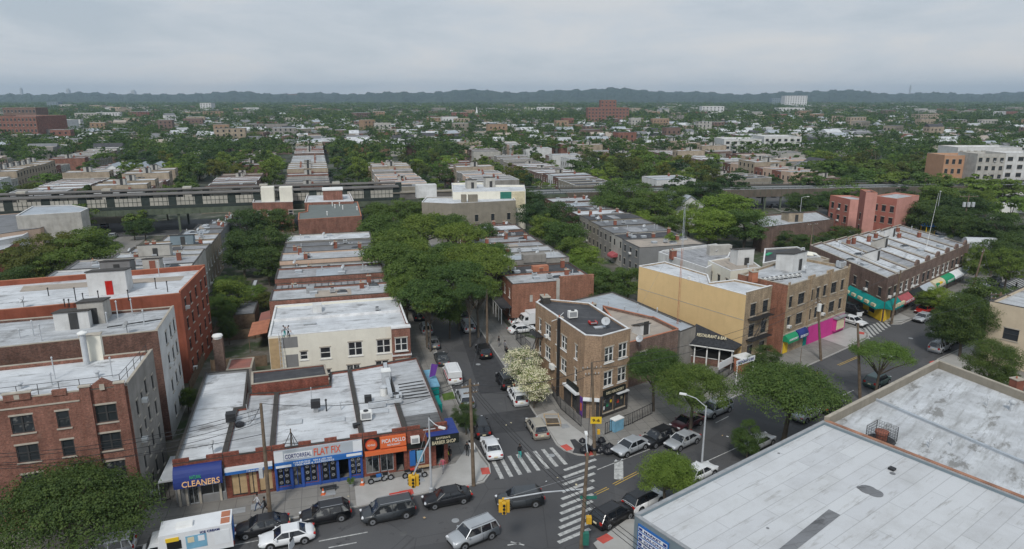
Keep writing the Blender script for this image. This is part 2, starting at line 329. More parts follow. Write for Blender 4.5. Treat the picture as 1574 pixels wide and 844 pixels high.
def building(name,label,poly,h,wall,roof,par=.5,cop='coping_stone',W_={},cat='house',group=None,walls={},z0=0,th=.24,shrink=.015,jit=True,coph=.07,back=False,windows=True):
    poly=[Vector(p[:2]) for p in poly]
    ar=sum(a.x*b.y-b.x*a.y for a,b in zip(poly,poly[1:]+poly[:1]))
    assert ar>0,(name,label,'poly not CCW')
    poly=offset(poly,shrink)
    if jit: h+=random.uniform(-.03,.03)
    n=len(poly); par=par if isinstance(par,(list,tuple)) else [par]*n
    if jit: par=[q+random.uniform(-.008,.008) for q in par]
    c=sum(poly,Vector((0,0)))/n; t=thing(name,label,cat,(c.x,c.y,z0),group)
    mb=MB(); F=[Face(poly[i],poly[(i+1)%n]) for i in range(n)]; inn=offset(poly,th); cp=MB()
    outp=offset(poly,-.012)
    wl={}
    for i,f in enumerate(F):
        holes=[]
        for x in W_.get(i,[]):
            u,z,ww,hh,st=x
            if ww/2+.05<u<f.L-ww/2-.05: holes.append((u,z+z0,ww,hh,st))
        m=walls.get(i,wall)
        facade(mb,f,0,f.L,z0,h+par[i],holes,m)
        wl[i]=holes
        j=(i+1)%n; a,b=inn[i],inn[j]
        if par[i]>.02:
            mb.add([(b.x,b.y,h-.02),(a.x,a.y,h-.02),(a.x,a.y,h+par[i]),(b.x,b.y,h+par[i])],[(0,1,2,3)],m)
            if abs(par[i]-par[i-1])>.02: mb.add([(poly[i].x,poly[i].y,h),(a.x,a.y,h),(a.x,a.y,h+par[i]),(poly[i].x,poly[i].y,h+par[i])],[(0,1,2,3)],m)
            if abs(par[i]-par[j])>.02: mb.add([(poly[j].x,poly[j].y,h),(b.x,b.y,h),(b.x,b.y,h+par[i]),(poly[j].x,poly[j].y,h+par[i])],[(0,1,2,3)],m)
        cp.prism([outp[i],outp[j],inn[j],inn[i]],h+par[i],h+par[i]+coph,cop)
    mb.obj('wall',t); cp.obj('coping',t)
    r=MB(); rp=offset(poly,th*.5); r.prism(rp,h-.25,h,'coping_dark',mtop=roof); ro=r.obj('roof',t,ang=F[0].ang)
    if windows:
        for i,hs in wl.items():
            for u,z,ww,hh,st in hs:
                put_window(t,F[i],u,z,ww,hh,st,'door' if st=='door' else 'window')
    return t,ro,F
def para(FL,FR,BL,h,ang=None):    # box footprint from three roof corners seen at height h, squared to the street grid
    a=P(*FL,h); U=UU if ang is None else Vector((math.cos(R(ang)),math.sin(R(ang)))); V=Vector((-U.y,U.x))
    w=(P(*FR,h)-a).dot(U); d=(P(*BL,h)-a).dot(V)
    return [a,a+U*w,a+U*w+V*d,a+V*d]
def grid(u0,u1,v0,v1): return [W(u0,v0),W(u1,v0),W(u1,v1),W(u0,v1)]
# ---------------------------------------------------------------- roof equipment (children of the roof)
def chimney(r,p,z,w=.7,d=.5,h=1.3,m='chimney_brick',ang=GA):
    mb=MB().box((p[0],p[1],z+h/2),(w,d,h),m,ang).box((p[0],p[1],z+h+.05),(w+.14,d+.14,.1),'coping_stone',ang)
    mb.tube((p[0]-.12,p[1],z+h+.1),(p[0]-.12,p[1],z+h+.35),.09,'coping_terracotta'); return mb.obj('chimney',r)
def ventpipe(r,p,z,h=.9,rad=.07,m='galv'):
    mb=MB().tube((p[0],p[1],z-.02),(p[0],p[1],z+h),rad,m); mb.lathe((p[0],p[1],z+h),[(rad*1.7,0),(rad*1.8,.08),(.01,.2)],m,8); return mb.obj('vent_pipe',r)
def hatch(r,p,z,w=1.1,d=.9,h=.35,ang=GA,m='roof_silver'):
    mb=MB().box((p[0],p[1],z+h/2),(w,d,h),m,ang).box((p[0],p[1],z+h+.03),(w+.1,d+.1,.06),'galv',ang); return mb.obj('roof_hatch',r)
def acunit(r,p,z,w=1.,d=.9,h=.8,ang=GA,m='galv'):
    mb=MB().box((p[0],p[1],z+.1),(w*.8,d*.8,.2),'black_metal',ang).box((p[0],p[1],z+.2+h/2),(w,d,h),m,ang)
    mb.lathe((p[0],p[1],z+.2+h),[(min(w,d)*.4,0),(min(w,d)*.4,.06),(min(w,d)*.1,.07)],'black_metal',12)
    mb.box((p[0],p[1],z+.2+h/2),(w*.8,d+.02,h*.7),'steel',ang); return mb.obj('cooling_unit',r)
def dish(r,p,z,rad=.4,az=R(230),m='galv'):
    mb=MB().tube((p[0],p[1],z),(p[0],p[1],z+.9),.04,'steel'); c=Vector((p[0],p[1],z+1.0)); d=Vector((math.cos(az)*.8,math.sin(az)*.8,.6)).normalized(); a=d.orthogonal().normalized(); b=d.cross(a)
    vs=[];n=14
    for rr,k in ((rad,.16),(rad*.6,.05),(rad*.15,0),(rad*.15,-.03),(rad*.6,.02),(rad,.13)):
        for i in range(n): q=c+a*math.cos(2*math.pi*i/n)*rr+b*math.sin(2*math.pi*i/n)*rr+d*k; vs.append(q)
    fs=[(j*n+i,j*n+(i+1)%n,(j+1)*n+(i+1)%n,(j+1)*n+i) for j in range(5) for i in range(n)]+[tuple(range(2*n,3*n))]
    mb.add(vs,fs,m); mb.tube(c,c+d*rad*1.1,.02,'steel'); return mb.obj('satellite_dish',r,smooth=True)
def bulkhead(r,p,z,w=2.6,d=3.2,h=2.3,ang=GA,m='white_stucco',door='frame_dark',slope=.5,face=0):
    ca,sa=math.cos(ang),math.sin(ang)
    def g(x,y,zz): return (p[0]+x*ca-y*sa,p[1]+x*sa+y*ca,z+zz)
    v=[g(-w/2,-d/2,0),g(w/2,-d/2,0),g(w/2,d/2,0),g(-w/2,d/2,0),g(-w/2,-d/2,h),g(w/2,-d/2,h),g(w/2,d/2,h-slope),g(-w/2,d/2,h-slope)]
    mb=MB().add(v,[(3,2,1,0),(0,1,5,4),(1,2,6,5),(2,3,7,6),(3,0,4,7)],m)
    e=.12; mb.add([g(-w/2-e,-d/2-e,h+.0),g(w/2+e,-d/2-e,h),g(w/2+e,d/2+e,h-slope),g(-w/2-e,d/2+e,h-slope),g(-w/2-e,-d/2-e,h+.12),g(w/2+e,-d/2-e,h+.12),g(w/2+e,d/2+e,h-slope+.12),g(-w/2-e,d/2+e,h-slope+.12)],[(3,2,1,0),(4,5,6,7),(0,1,5,4),(1,2,6,5),(2,3,7,6),(3,0,4,7)],'coping_dark')
    o=mb.obj('stair_bulkhead',r)
    q=g(.2,-d/2-.03,.95) if face==0 else g(w/2+.03,0,.95)
    MB().box(q,(.85,.08,1.9),door,ang if face==0 else ang+math.pi/2).obj('door',None if False else r)
    return o
def skylight(r,p,z,w=1.6,d=1.0,ang=GA):
    ca,sa=math.cos(ang),math.sin(ang); g=lambda x,y,zz:(p[0]+x*ca-y*sa,p[1]+x*sa+y*ca,z+zz)
    mb=MB().box((p[0],p[1],z+.15),(w,d,.3),'galv',ang); mb.add([g(-w/2,-d/2,.3),g(w/2,-d/2,.3),g(w/2,d/2,.3),g(-w/2,d/2,.3),g(-w/2+.3,0,.65),g(w/2-.3,0,.65)],[(0,1,5,4),(1,2,5),(2,3,4,5),(3,0,4)],'window_glass'); return mb.obj('skylight',r)
def litter(r,poly,z,n,seed):     # assorted small roof fittings on a plain roof
    rr=random.Random(seed); a,b,d=Vector(poly[0][:2]),Vector(poly[1][:2]),Vector(poly[3][:2])
    for i in range(n):
        s,t=rr.uniform(.12,.88),rr.uniform(.15,.85); p=a+(b-a)*s+(d-a)*t; k=rr.random()
        if k<.3: ventpipe(r,p,z,rr.uniform(.4,1.2))
        elif k<.5: chimney(r,p,z,h=rr.uniform(.8,1.4))
        elif k<.66: hatch(r,p,z)
        elif k<.78: dish(r,p,z)
        elif k<.9: acunit(r,p,z,.8,.7,.6)
        else: skylight(r,p,z)
for s_ in ['NATURAL','CLEANERS','ALTERATIONS','CORTORREAL','FLAT FIX','718-240-2243','NEW & USED TIRES','TIRES RIMS & ACCESSORIES','RIMS','PICA POLLO','RESTAURANT','BARBER SHOP','EASTERN\'S','OPEN','DELI GROCERY','LAUNDROMAT','MEATS','BODEGA','PHARMACY','ICE','MARKET','MEDICAL','SALON','NEW LOTS','RESTAURANT & BAR','ONE WAY','ICE CREAM','9-6','MEN ROOM','STYLE','NOW OPEN']: text_mesh(s_)
# ---------------------------------------------------------------- ground, roads, blocks
def groundmat():
    m,n,b=newmat('ground_far'); g=geovec(n)
    c=mixc(n,ramp(n,noise(n,g,.02,5,.6),.4,.62),(.035,.055,.025),(.10,.10,.085)); c=mixc(n,ramp(n,noise(n,g,.15,3),.55,.7),c,(.16,.155,.14))
    n.links.new(c,b.inputs['Base Color']); b.inputs['Roughness'].default_value=.95; MATS['ground_far']=m
    m,n,b=newmat('asphalt'); g=geovec(n)
    c=mixc(n,ramp(n,noise(n,g,.12,5,.6),.35,.7),(.060,.060,.064),(.082,.081,.083))
    c=mixc(n,ramp(n,noise(n,g,.9,4,.7),.62,.75),c,(.048,.048,.05)); c=mixc(n,ramp(n,noise(n,g,14,2),.3,.8),c,mixc(n,.5,c,(.11,.11,.11)))
    vc=nn(n,'ShaderNodeTexVoronoi'); vc.inputs['Scale'].default_value=.16; n.links.new(g,vc.inputs['Vector']); sv=nn(n,'ShaderNodeSeparateColor'); n.links.new(vc.outputs['Color'],sv.inputs[0]); c=mixc(n,1.,c,ramp(n,sv.outputs[0],0,1,(.84,.84,.85,1),(1.14,1.13,1.12,1)),'MULTIPLY'); c=mixc(n,ramp(n,noise(n,g,.5,6,.8),.60,.66),c,(.04,.04,.042))
    v=nn(n,'ShaderNodeTexVoronoi',feature='DISTANCE_TO_EDGE'); v.inputs['Scale'].default_value=.13; n.links.new(g,v.inputs['Vector'])
    ck=ramp(n,v.outputs['Distance'],.0,.006,(.6,.6,.6,1),(1,1,1,1)); c=mixc(n,1.,c,ck,'MULTIPLY')
    n.links.new(c,b.inputs['Base Color']); b.inputs['Roughness'].default_value=.85; MATS['asphalt']=m
    m,n,b=newmat('concrete'); v=uvvec(n)
    t=nn(n,'ShaderNodeTexBrick'); n.links.new(v,t.inputs['Vector']); t.inputs['Scale'].default_value=1; t.offset=0; t.inputs['Brick Width'].default_value=1.52; t.inputs['Row Height'].default_value=1.52
    t.inputs['Color1'].default_value=(.27,.258,.238,1); t.inputs['Color2'].default_value=(.235,.224,.206,1); t.inputs['Mortar'].default_value=(.13,.125,.12,1); t.inputs['Mortar Size'].default_value=.03
    c=mixc(n,ramp(n,noise(n,geovec(n),.25,5,.65),.35,.7),t.outputs[0],mixc(n,.55,t.outputs[0],(.13,.12,.11)))
    c=mixc(n,ramp(n,noise(n,geovec(n),2.2,4),.6,.8),c,(.16,.15,.14))
    n.links.new(c,b.inputs['Base Color']); b.inputs['Roughness'].default_value=.9; MATS['concrete']=m
    m,n,b=newmat('concrete_new'); g=geovec(n); n.links.new(mixc(n,ramp(n,noise(n,g,.6,5),.3,.7),(.36,.35,.33),(.44,.43,.41)),b.inputs['Base Color']); MATS['concrete_new']=m
    m,n,b=newmat('yard'); g=geovec(n)
    c=mixc(n,ramp(n,noise(n,g,.18,4,.6),.42,.58),(.04,.062,.022),(.11,.10,.08)); c=mixc(n,ramp(n,noise(n,g,.35,5,.65),.54,.68),c,(.17,.16,.145))
    n.links.new(c,b.inputs['Base Color']); b.inputs['Roughness'].default_value=.95; MATS['yard']=m
    m,n,b=newmat('road_paint'); g=geovec(n); n.links.new(mixc(n,ramp(n,noise(n,g,2.5,5,.7),.42,.66),(.52,.52,.50),(.24,.24,.235)),b.inputs['Base Color']); MATS['road_paint']=m
    m,n,b=newmat('forest'); g=geovec(n); n.links.new(mixc(n,ramp(n,noise(n,g,.012,6,.7),.35,.65),(.012,.030,.022),(.034,.058,.032)),b.inputs['Base Color']); b.inputs['Roughness'].default_value=.95; MATS['forest']=m
groundmat()
g=MB(); g.add([(-9000,-200,-.12),(9000,-200,-.12),(9000,11000,-.12),(-9000,11000,-.12)],[(0,1,2,3)],'ground_far'); struct('ground',g)
g=MB(); pts=[W(-130,-75),W(230,-75),W(300,120),W(300,172),W(-260,172),W(-260,149),W(-130,149)]; g.add([(p.x,p.y,0) for p in pts],[(0,1,2,3,4,5,6)],'asphalt'); struct('road',g)
def pz(px,py): return P(px,py,.0)
def arc(c,r,a0,a1,n=7): return [Vector((c[0]+r*math.cos(R(a0+(a1-a0)*i/n)),c[1]+r*math.sin(R(a0+(a1-a0)*i/n)))) for i in range(n+1)]
def block(poly,mats='concrete',z=.13,name='pavement',inner=None,ang=GA):
    poly=[Vector(p[:2]) for p in poly]
    ar=sum(a.x*b.y-b.x*a.y for a,b in zip(poly,poly[1:]+poly[:1]))
    if ar<0: poly=poly[::-1]
    mb=MB(); ip=offset(poly,.16); n=len(poly)
    mb.prism(poly,-.1,z,'concrete_new',top=False,bot=False)
    for i in range(n):
        j=(i+1)%n; mb.add([(poly[i].x,poly[i].y,z),(poly[j].x,poly[j].y,z),(ip[j].x,ip[j].y,z),(ip[i].x,ip[i].y,z)],[(0,1,2,3)],'concrete_new')
    mb.add([(p.x,p.y,z) for p in ip],[tuple(range(n))],mats)
    struct(name,mb,ang=ang)
KW=[P(342,818),P(545,781),P(690,751.5),P(721,748),P(744.6,741.7),P(754.7,728),P(753,715.7),P(741.7,701),P(727,678)]
kwr=P(704,613); far=W(1.6,146)
rdir=(P(545,781)-P(342,818)).normalized(); lw=P(342,818)-rdir*75
vk=uv(P(690,600))[0]
VKW=uv(P(704,613))[0]; VKE=uv(P(789.6,585))[0]
blockW=[lw]+KW+[W(VKW,30),W(VKW,146),W(-120,146)]
block(blockW)
yd=[W(-58,26),W(-17.6,26),W(-17.6,145),W(-58,145)]
g=MB(); g.add([(p.x,p.y,.135) for p in [W(-57,2),W(-24.5,2),W(-24.5,27),W(.5,27),W(.5,145),W(-57,145)]],[(0,1,2,3,4,5)],'yard'); struct('yard',g)
NLA=math.degrees(math.atan2(*(P(1239,564.5)-P(950,687)).yx)); ND=Vector((math.cos(R(NLA)),math.sin(R(NLA)))); NP=Vector((-ND.y,ND.x))
KE=[P(821,636),P(840,660),P(854.5,684),P(866.6,693),P(888,700.4),P(910,701.6),P(929.5,697),P(950,687)]
KE2=[P(1239,564.5),P(1304.9,534.6),P(1328,524),P(1336,519),P(1335,513),P(1325,507)]
sW=uv(P(1325,507))[0]
blockE=[W(VKE,146),W(VKE,22)]+KE+KE2+[W(sW,32),W(sW+1,146)]
block(blockE)
g=MB(); g.add([(p.x,p.y,.135) for p in [W(VKE+5,40),W(37,14),W(60,26),W(sW-5,50),W(sW-5,145),W(VKE+5,145)]],[(0,1,2,3,4,5)],'yard'); struct('yard',g)
sE=uv(P(1367,497.4))[0]
KG=[P(1324,478.5),P(1350,489),P(1364,496),P(1374,499),P(1386,498.6),P(1405,490.5)]
gfar=P(1405,490)+ND*62
blockG=[W(uv(P(1324,478.5))[0]+1.5,146)]+KG+[gfar,gfar+VV*4,W(uv(gfar)[0]+1,146)]
block(blockG)
g=MB(); a_=P(1405,490)+ND*10+NP*24; g.add([(p.x,p.y,.135) for p in [W(uv(a_)[0]-8,uv(a_)[1]+8),a_+ND*35,W(uv(gfar)[0]-5,144),W(uv(a_)[0]-8,144)]],[(0,1,2,3)],'yard'); struct('yard',g)
NLW=13.2
def nls(px,py,off): p=P(px,py); return p
S0=P(950,687)-NP*NLW
ks=(P(905,838)-S0).dot(ND)
corner=S0+ND*ks
sS=P(1433,556.7); kse=(sS-S0).dot(ND)
blockS=[corner+ND*1.2-NP*.3, corner+ND*3, S0+ND*(kse-17), S0+ND*(kse-14.5)-NP*1.5,S0+ND*(kse-14.5)-NP*80,corner-NP*60]
block(blockS,ang=R(NLA))
blockSE=[sS+ND*1.5, S0+ND*(kse+90),S0+ND*(kse+90)-NP*90,sS-NP*90, sS-NP*1.5]
block(blockSE,ang=R(NLA))
# fresh concrete corners and red kerb ramps
def sheet(name,pts,m,z,kind='structure'):
    mb=MB(); mb.add([(p[0],p[1],z) for p in pts],[tuple(range(len(pts)))],m); return struct(name,mb)
sheet('pavement',[P(a,b,.13) for a,b in [(548,777),(690,748),(719,745),(741,738),(750,727),(749,716),(738,702),(725,680),(716,690),(700,712),(640,728),(545,748)]],'concrete_new',.137)
sheet('pavement',[P(a,b,.13) for a,b in [(826,638),(845,662),(858,682),(869,689),(889,696),(909,697),(928,692),(915,680),(880,655),(850,630)]],'concrete_new',.137)
sheet('pavement',[P(a,b,.13) for a,b in [(1300,533),(1330,519),(1332,513),(1322,506),(1308,503),(1262,520)]],'concrete_new',.137)
sheet('pavement',[P(a,b,.13) for a,b in [(1330,477),(1352,488),(1366,494),(1376,496),(1386,495),(1400,489),(1375,478),(1340,470)]],'concrete_new',.137)
sheet('pavement',[P(a,b,.13) for a,b in [(1437,556),(1500,528),(1480,575),(1455,568)]],'concrete_new',.137)
sheet('pavement',[P(a,b,.13) for a,b in [(912,835),(965,797),(985,800),(985,844),(930,860)]],'concrete_new',.137)
def ramp_at(px,py,ang,s=1.1):
    c=P(px,py,.13); d=Vector((math.cos(R(ang)),math.sin(R(ang)))); n_=Vector((-d.y,d.x))
    return sheet('pavement',[c-d*s*.6-n_*s*.4,c+d*s*.6-n_*s*.4,c+d*s*.6+n_*s*.4,c-d*s*.6+n_*s*.4],'red_ramp',.142)
for a in [(746,724,100),(871,688,120),(906,697,20),(625,757,19),(930,828,37),(1324,512,60),(1436,557,30),(1449,565,120),(1351,489,30)]: ramp_at(*a)
# crossings, lane lines
pm=MB()
def bar(p,q,w,z=.005):
    d=(q-p).normalized(); n_=Vector((-d.y,d.x))*w/2; pm.add([(*(p-n_),z),(*(q-n_),z),(*(q+n_),z),(*(p+n_),z)],[(0,1,2,3)],'road_paint')
for t_ in range(8):
    s=t_/7; a=P(769+s*(870-769),738+s*(714-738)); b=P(757+s*(840-757),697+s*(0)); a=P(772+98*s,736-22*s); b=P(757+90*s,706-18*s)
    bar(a,b,.42)
for t_ in range(11):
    s=t_/10; a=P(866-8*s,722+112*s) ; b=P(916-0*s-9*s,706+107*s); a=P(867-9*s,723+111*s); bar(a,b,.4)
for t_ in range(9):
    s=t_/8; bar(P(1336+36*s,521-22*s-0*s)+Vector((0,0)),P(1324+38*s,506-16*s),.4)
bar(P(918,722),P(1010,686),.12); bar(P(1080,712),P(1135,687),.12); bar(P(1290,610),P(1312,600),.12); bar(P(1100,650),P(1120,640),.12)
bar(P(490,832),P(565,818),.14); bar(P(505,842),P(548,834),.14); bar(P(360,838),P(440,822),.12)
for k in range(8): bar(P(1540,438)+ND*k*1.3-NP*0,P(1566,452)+ND*k*1.3,.4)
for a,b in (((945,708),(957,708)),((945,735),(957,735))): pass
bar(P(951,708),P(951,737),.95)
bar(P(780,838),P(800,835),.15); bar(P(785,833),P(806,838),.15)
struct('road',pm)
ym=MB()
def ybar(p,q,w=.08,z=.005):
    d=(q-p).normalized(); n_=Vector((-d.y,d.x))*w/2; ym.add([(*(p-n_),z),(*(q-n_),z),(*(q+n_),z),(*(p+n_),z)],[(0,1,2,3)],'yellow_paint')
for a,b in (((917,760),(936,751)),((945,746),(982,727)),((1240,580),(1260,572)),((1290,562),(1320,549))): ybar(P(*a),P(*b)); ybar(P(*a)+NP*.3,P(*b)+NP*.3)
struct('road',ym)
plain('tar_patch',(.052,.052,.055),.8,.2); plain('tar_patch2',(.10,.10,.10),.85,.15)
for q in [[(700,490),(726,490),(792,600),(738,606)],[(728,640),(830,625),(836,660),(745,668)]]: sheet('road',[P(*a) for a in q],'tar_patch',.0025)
for q in [(397,778,1.3,.9),(366,785,1.3,.9),(505,758,1.3,.9),(203,802,1.7,1.),(640,738,1.6,1),(868,655,1,1)]:
    c=P(q[0],q[1],.13); mb=MB(); mb.box((c.x,c.y,.14),(q[2],q[3],.03),'steel',R(19)); o=mb.obj('cellar_hatch',base=(c.x,c.y,.13)); tag(o,{397:'grey steel cellar hatch in the pavement before the boarded shop',366:'grey steel cellar hatch in front of the cleaners shop',505:'dark cellar hatch in front of the tyre shop',203:'dark cellar hatch beside the big red brick apartment block',640:'dark cellar grate before the chicken restaurant',868:'square iron plate in the pavement by the tan corner building'}[q[0]],'cellar hatch')
# ---------------------------------------------------------------- hills
def hills():
    ridge=[(-200,44),(0,44),(60,47),(90,52),(240,50),(440,52),(480,56),(680,56),(780,61),(860,64),(960,68),(1010,60),(1100,57),(1300,57),(1400,54),(1574,50),(1800,48)]
    nx,ny=560,60; ys=np.linspace(2600,6200,ny); vs=[]; rr=np.random.default_rng(3)
    for j,y in enumerate(ys):
        for i in range(nx):
            px=-250+2100*i/(nx-1); x=(px-CX)/1083*y
            h=np.interp(px,[r[0] for r in ridge],[r[1] for r in ridge])*1.02
            t=min(1,max(0,(y-2900)/1400)); h=(h-55)*1.5+55+6*math.sin(px*.021)+4*math.sin(px*.053+1); z=-2+ (h+2)*(3*t*t-2*t**3)*(1-.15*max(0,(y-4700)/1500))
            z+= (rr.random()*13+rr.random()*13*(i%7<3)+6*math.sin(i*.13+j*.2)+5*math.sin(i*.041-j*.13))*min(1,t*2+.0)*.72
            vs.append((x,y,z))
    fs=[(j*nx+i,j*nx+i+1,(j+1)*nx+i+1,(j+1)*nx+i) for j in range(ny-1) for i in range(nx-1)]
    me=bpy.data.meshes.new('hills'); me.from_pydata(vs,[],fs); me.materials.append(MATS['forest']); me.update(); o=bpy.data.objects.new('hills',me); COL.objects.link(o); o['kind']='structure'
hills()
# ---------------------------------------------------------------- trees
def leafquads(cen,nor,size,rg):
    n=len(cen); t=rg.normal(size=(n,3)); nor=nor/np.linalg.norm(nor,axis=1,keepdims=True)
    a=np.cross(nor,t); a/=np.linalg.norm(a,axis=1,keepdims=True); b=np.cross(nor,a)
    s=(size*(.6+.8*rg.random((n,1)))); a=a*s; b=b*s*.62
    v=np.stack([cen-a,cen-b*.9,cen+a,cen+b],1).reshape(-1,3)
    return v
def quadmesh(name,v,mats,midx=None):
    n=len(v)//4; me=bpy.data.meshes.new(name); me.vertices.add(len(v)); me.vertices.foreach_set('co',v.astype(np.float32).ravel())
    me.loops.add(n*4); me.loops.foreach_set('vertex_index',np.arange(n*4,dtype=np.int32)); me.polygons.add(n)
    me.polygons.foreach_set('loop_start',np.arange(0,n*4,4,dtype=np.int32)); me.polygons.foreach_set('loop_total',np.full(n,4,dtype=np.int32))
    for m in mats: me.materials.append(MATS[m])
    if midx is not None: me.polygons.foreach_set('material_index',midx.astype(np.int32))
    me.update(calc_edges=True); return me
def crown(rg,nc,nl,leaf,rxy=1.,rz=.62,full=0,spread=.8):
    """leaf quads of a crown of unit radius centred on 0"""
    d=rg.normal(size=(nc,3)); d/=np.linalg.norm(d,axis=1,keepdims=True); d[:,2]=np.abs(d[:,2])*1.0-.42 if not full else np.where(d[:,2]<0,d[:,2]*.8,d[:,2])
    r=(spread+.07)*(.35+.65*rg.random((nc,1))**.5); c=d*r*np.array([rxy,rxy,rz]); cr=(.11+.17*rg.random(nc))*(1.1-.25*np.abs(d[:,2]))
    k=rg.integers(0,nc,nl); e=rg.normal(size=(nl,3)); e/=np.linalg.norm(e,axis=1,keepdims=True); e[:,2]=np.where((e[:,2]<-.2)&(rg.random(nl)<.75),-e[:,2],e[:,2])
    rad=cr[k][:,None]*(.55+.6*rg.random((nl,1))); p=c[k]+e*rad*np.array([1.25,1.25,.72])
    nor=e+rg.normal(size=(nl,3))*.55+np.array([0,0,.5]); return leafquads(p,nor,leaf,rg),c
CROWNS={}
def get_crown(kind,var,detail):
    k=(kind,var,detail)
    if k in CROWNS: return CROWNS[k]
    rg=np.random.default_rng(var*17+sum(map(ord,kind+detail))); nc,nl,lf={'near':(95,46000,.0155),'mid':(60,14000,.027),'far':(28,2300,.06)}[detail]
    prm={'mid':dict(rz=.9,full=1),'street':dict(rz=.82),'shady':dict(rz=.72),'dark':dict(rz=.9,full=1),'light':dict(rz=.9,full=1),'spread':dict(rz=.45),'round':dict(rz=.95,spread=.62),'sparse':dict(rz=.5),'cone':dict(rz=1.1,rxy=.6),'blossom':dict(rz=.9,full=1),'olive':dict(rz=.8,full=1)}[kind]
    if kind=='sparse': nl=int(nl*.45); nc=int(nc*.7)
    if kind=='blossom': nl,lf=9000,.034
    v,c=crown(rg,nc,nl,lf,**prm); m={'mid':'leaf_mid','street':'leaf_mid','shady':'leaf_dark','dark':'leaf_dark','light':'leaf_light','spread':'leaf_mid','round':'leaf_light','sparse':'leaf_light','cone':'leaf_dark','blossom':'blossom','olive':'leaf_olive'}[kind]
    if kind=='blossom': mi=(rg.random(nl)<.25).astype(int); me=quadmesh('crown',v,[m,'leaf_light'],mi)
    else: me=quadmesh('crown',v,[m])
    # trunk + limbs in unit space: ground at -zc
    CROWNS[k]=(me,c); return CROWNS[k]
TRUNKS={}
def get_trunk(kind,var,detail,ratio):
    k=(kind,var,detail,ratio)
    if k in TRUNKS: return TRUNKS[k]
    me,c=get_crown(kind,var,detail); mb=MB(); zc=ratio; rr=random.Random(var)
    f=Vector((rr.uniform(-.05,.05),rr.uniform(-.05,.05),-zc*.45)); mb.tube((0,0,-zc),f,.05,'bark',.036,8)
    for i in range(min(9 if detail!='far' else 4,len(c))):
        q=Vector(c[i]); mid=f.lerp(q,.5)+Vector((0,0,.05)); mb.tube(f,mid,.03,'bark',.018,5); mb.tube(mid,q,.018,'bark',.006,5)
    TRUNKS[k]=mb.mesh('trunk'); return TRUNKS[k]
NT=0
FULL=('mid','dark','light','olive','blossom')
def tree(xy,Rr,height,kind='mid',detail='mid',label='green leafy tree',group=None,cat='tree',z0=.1):
    global NT; NT+=1; var=NT%(3 if detail=='near' else 5); Rr*=1.04 if detail=='near' else 1.14
    full=kind in FULL; rz={'mid':.9,'street':.82,'shady':.72,'dark':.9,'light':.9,'spread':.45,'round':.9,'sparse':.5,'cone':1.1,'blossom':.9,'olive':.8}[kind]
    zc=height*.54 if full else max(height-Rr*rz*.9,height*.42); ratio=round(max(.3,zc/Rr)*4)/4
    me,c=get_crown(kind,var,detail); tm=get_trunk(kind,var,detail,ratio); sc=Rr
    t=thing({'blossom':'flowering_tree'}.get(kind,'tree'),label,cat,(xy[0],xy[1],z0),group); a=random.uniform(0,6.28)
    for nm,mesh in (('crown',me),('trunk',tm)):
        o=bpy.data.objects.new(nm,mesh); COL.objects.link(o); o.parent=t; o.location=(0,0,zc); o.rotation_euler=(0,0,a)
        o.scale=(sc,sc,min(1.5*sc,height*.47/rz*.95) if full else sc*random.uniform(.9,1.1)) if nm=='crown' else (sc,sc,zc/ratio)
    return t
def T(px,py,rpx,height,kind='mid',detail=None,label='',group=None,cat='tree'):
    zc=height*(.54 if kind in FULL else .65); p=P(px,py,zc); d=math.hypot(p.y,CAMH); Rr=rpx/FPX*math.sqrt(p.y**2+(CAMH-zc)**2)
    if detail is None: detail='near' if p.y<110 else ('mid' if p.y<230 else 'far')
    return tree(p,Rr,height,kind,detail,label,group,cat)
ORD='first second third fourth fifth sixth seventh eighth ninth tenth eleventh twelfth thirteenth fourteenth fifteenth sixteenth seventeenth eighteenth nineteenth twentieth'.split()
def ordw(i):
    return ORD[i] if i<20 else 'twenty-'+ORD[(i-20)%9] if i<29 else 'thirty-'+ORD[(i-29)%9] if i<38 else 'forty-'+ORD[(i-38)%9]
# ================================================================ red brick apartment block, bottom left
c0=P(225,784); f0=Vector((math.cos(R(19)),math.sin(R(19)))); b0=Vector((math.cos(R(104)),math.sin(R(104))))
HB=13.0; pA=c0-f0*34; poly=[pA,c0,c0+b0*9.2,pA+b0*9.2]
L=34.0; fl=[.95,3.85,6.7,9.5]
us=[L-2.0,L-5.4,L-8.5,L-11.8,L-15.2,L-18.6]
W0=[]
for z in fl: W0+=[(us[0],z,1.7,1.7,'paird'),(us[1],z,1.0,1.6,'dark'),(us[2],z,1.7,1.65,'paird'),(us[3],z,1.0,1.6,'dark'),(us[4],z,1.7,1.65,'paird'),(us[5],z,1.0,1.6,'dark')]
W1=[]
for z in fl: W1+=[(1.9,z-.5,.55,1.5,'plaind'),(3.6,z,.5,1.1,'plaind'),(5.2,z+.2,.6,1.5,'plaind'),(7.6,z-.3,.6,1.5,'plaind')]
t,r,F=building('apartment_block','big four storey red brick apartment block with crenellated front parapet and white roof',poly,HB-.6,'brick_red','roof_white',par=[.35,.5,.35,.35],cop='coping_stone',W_={0:W0,1:W1},walls={1:'grey_stucco'},cat='apartment block',jit=False)
f=F[0]; mb=MB()
for u in (L-.62,L-3.35):   # brick piers framing the end bay
    f.box(mb,u-.4,u+.4,0,HB+.2,0,.3,'brick_red'); f.box(mb,u-.47,u+.47,HB+.2,HB+.32,-.1,.38,'stone')

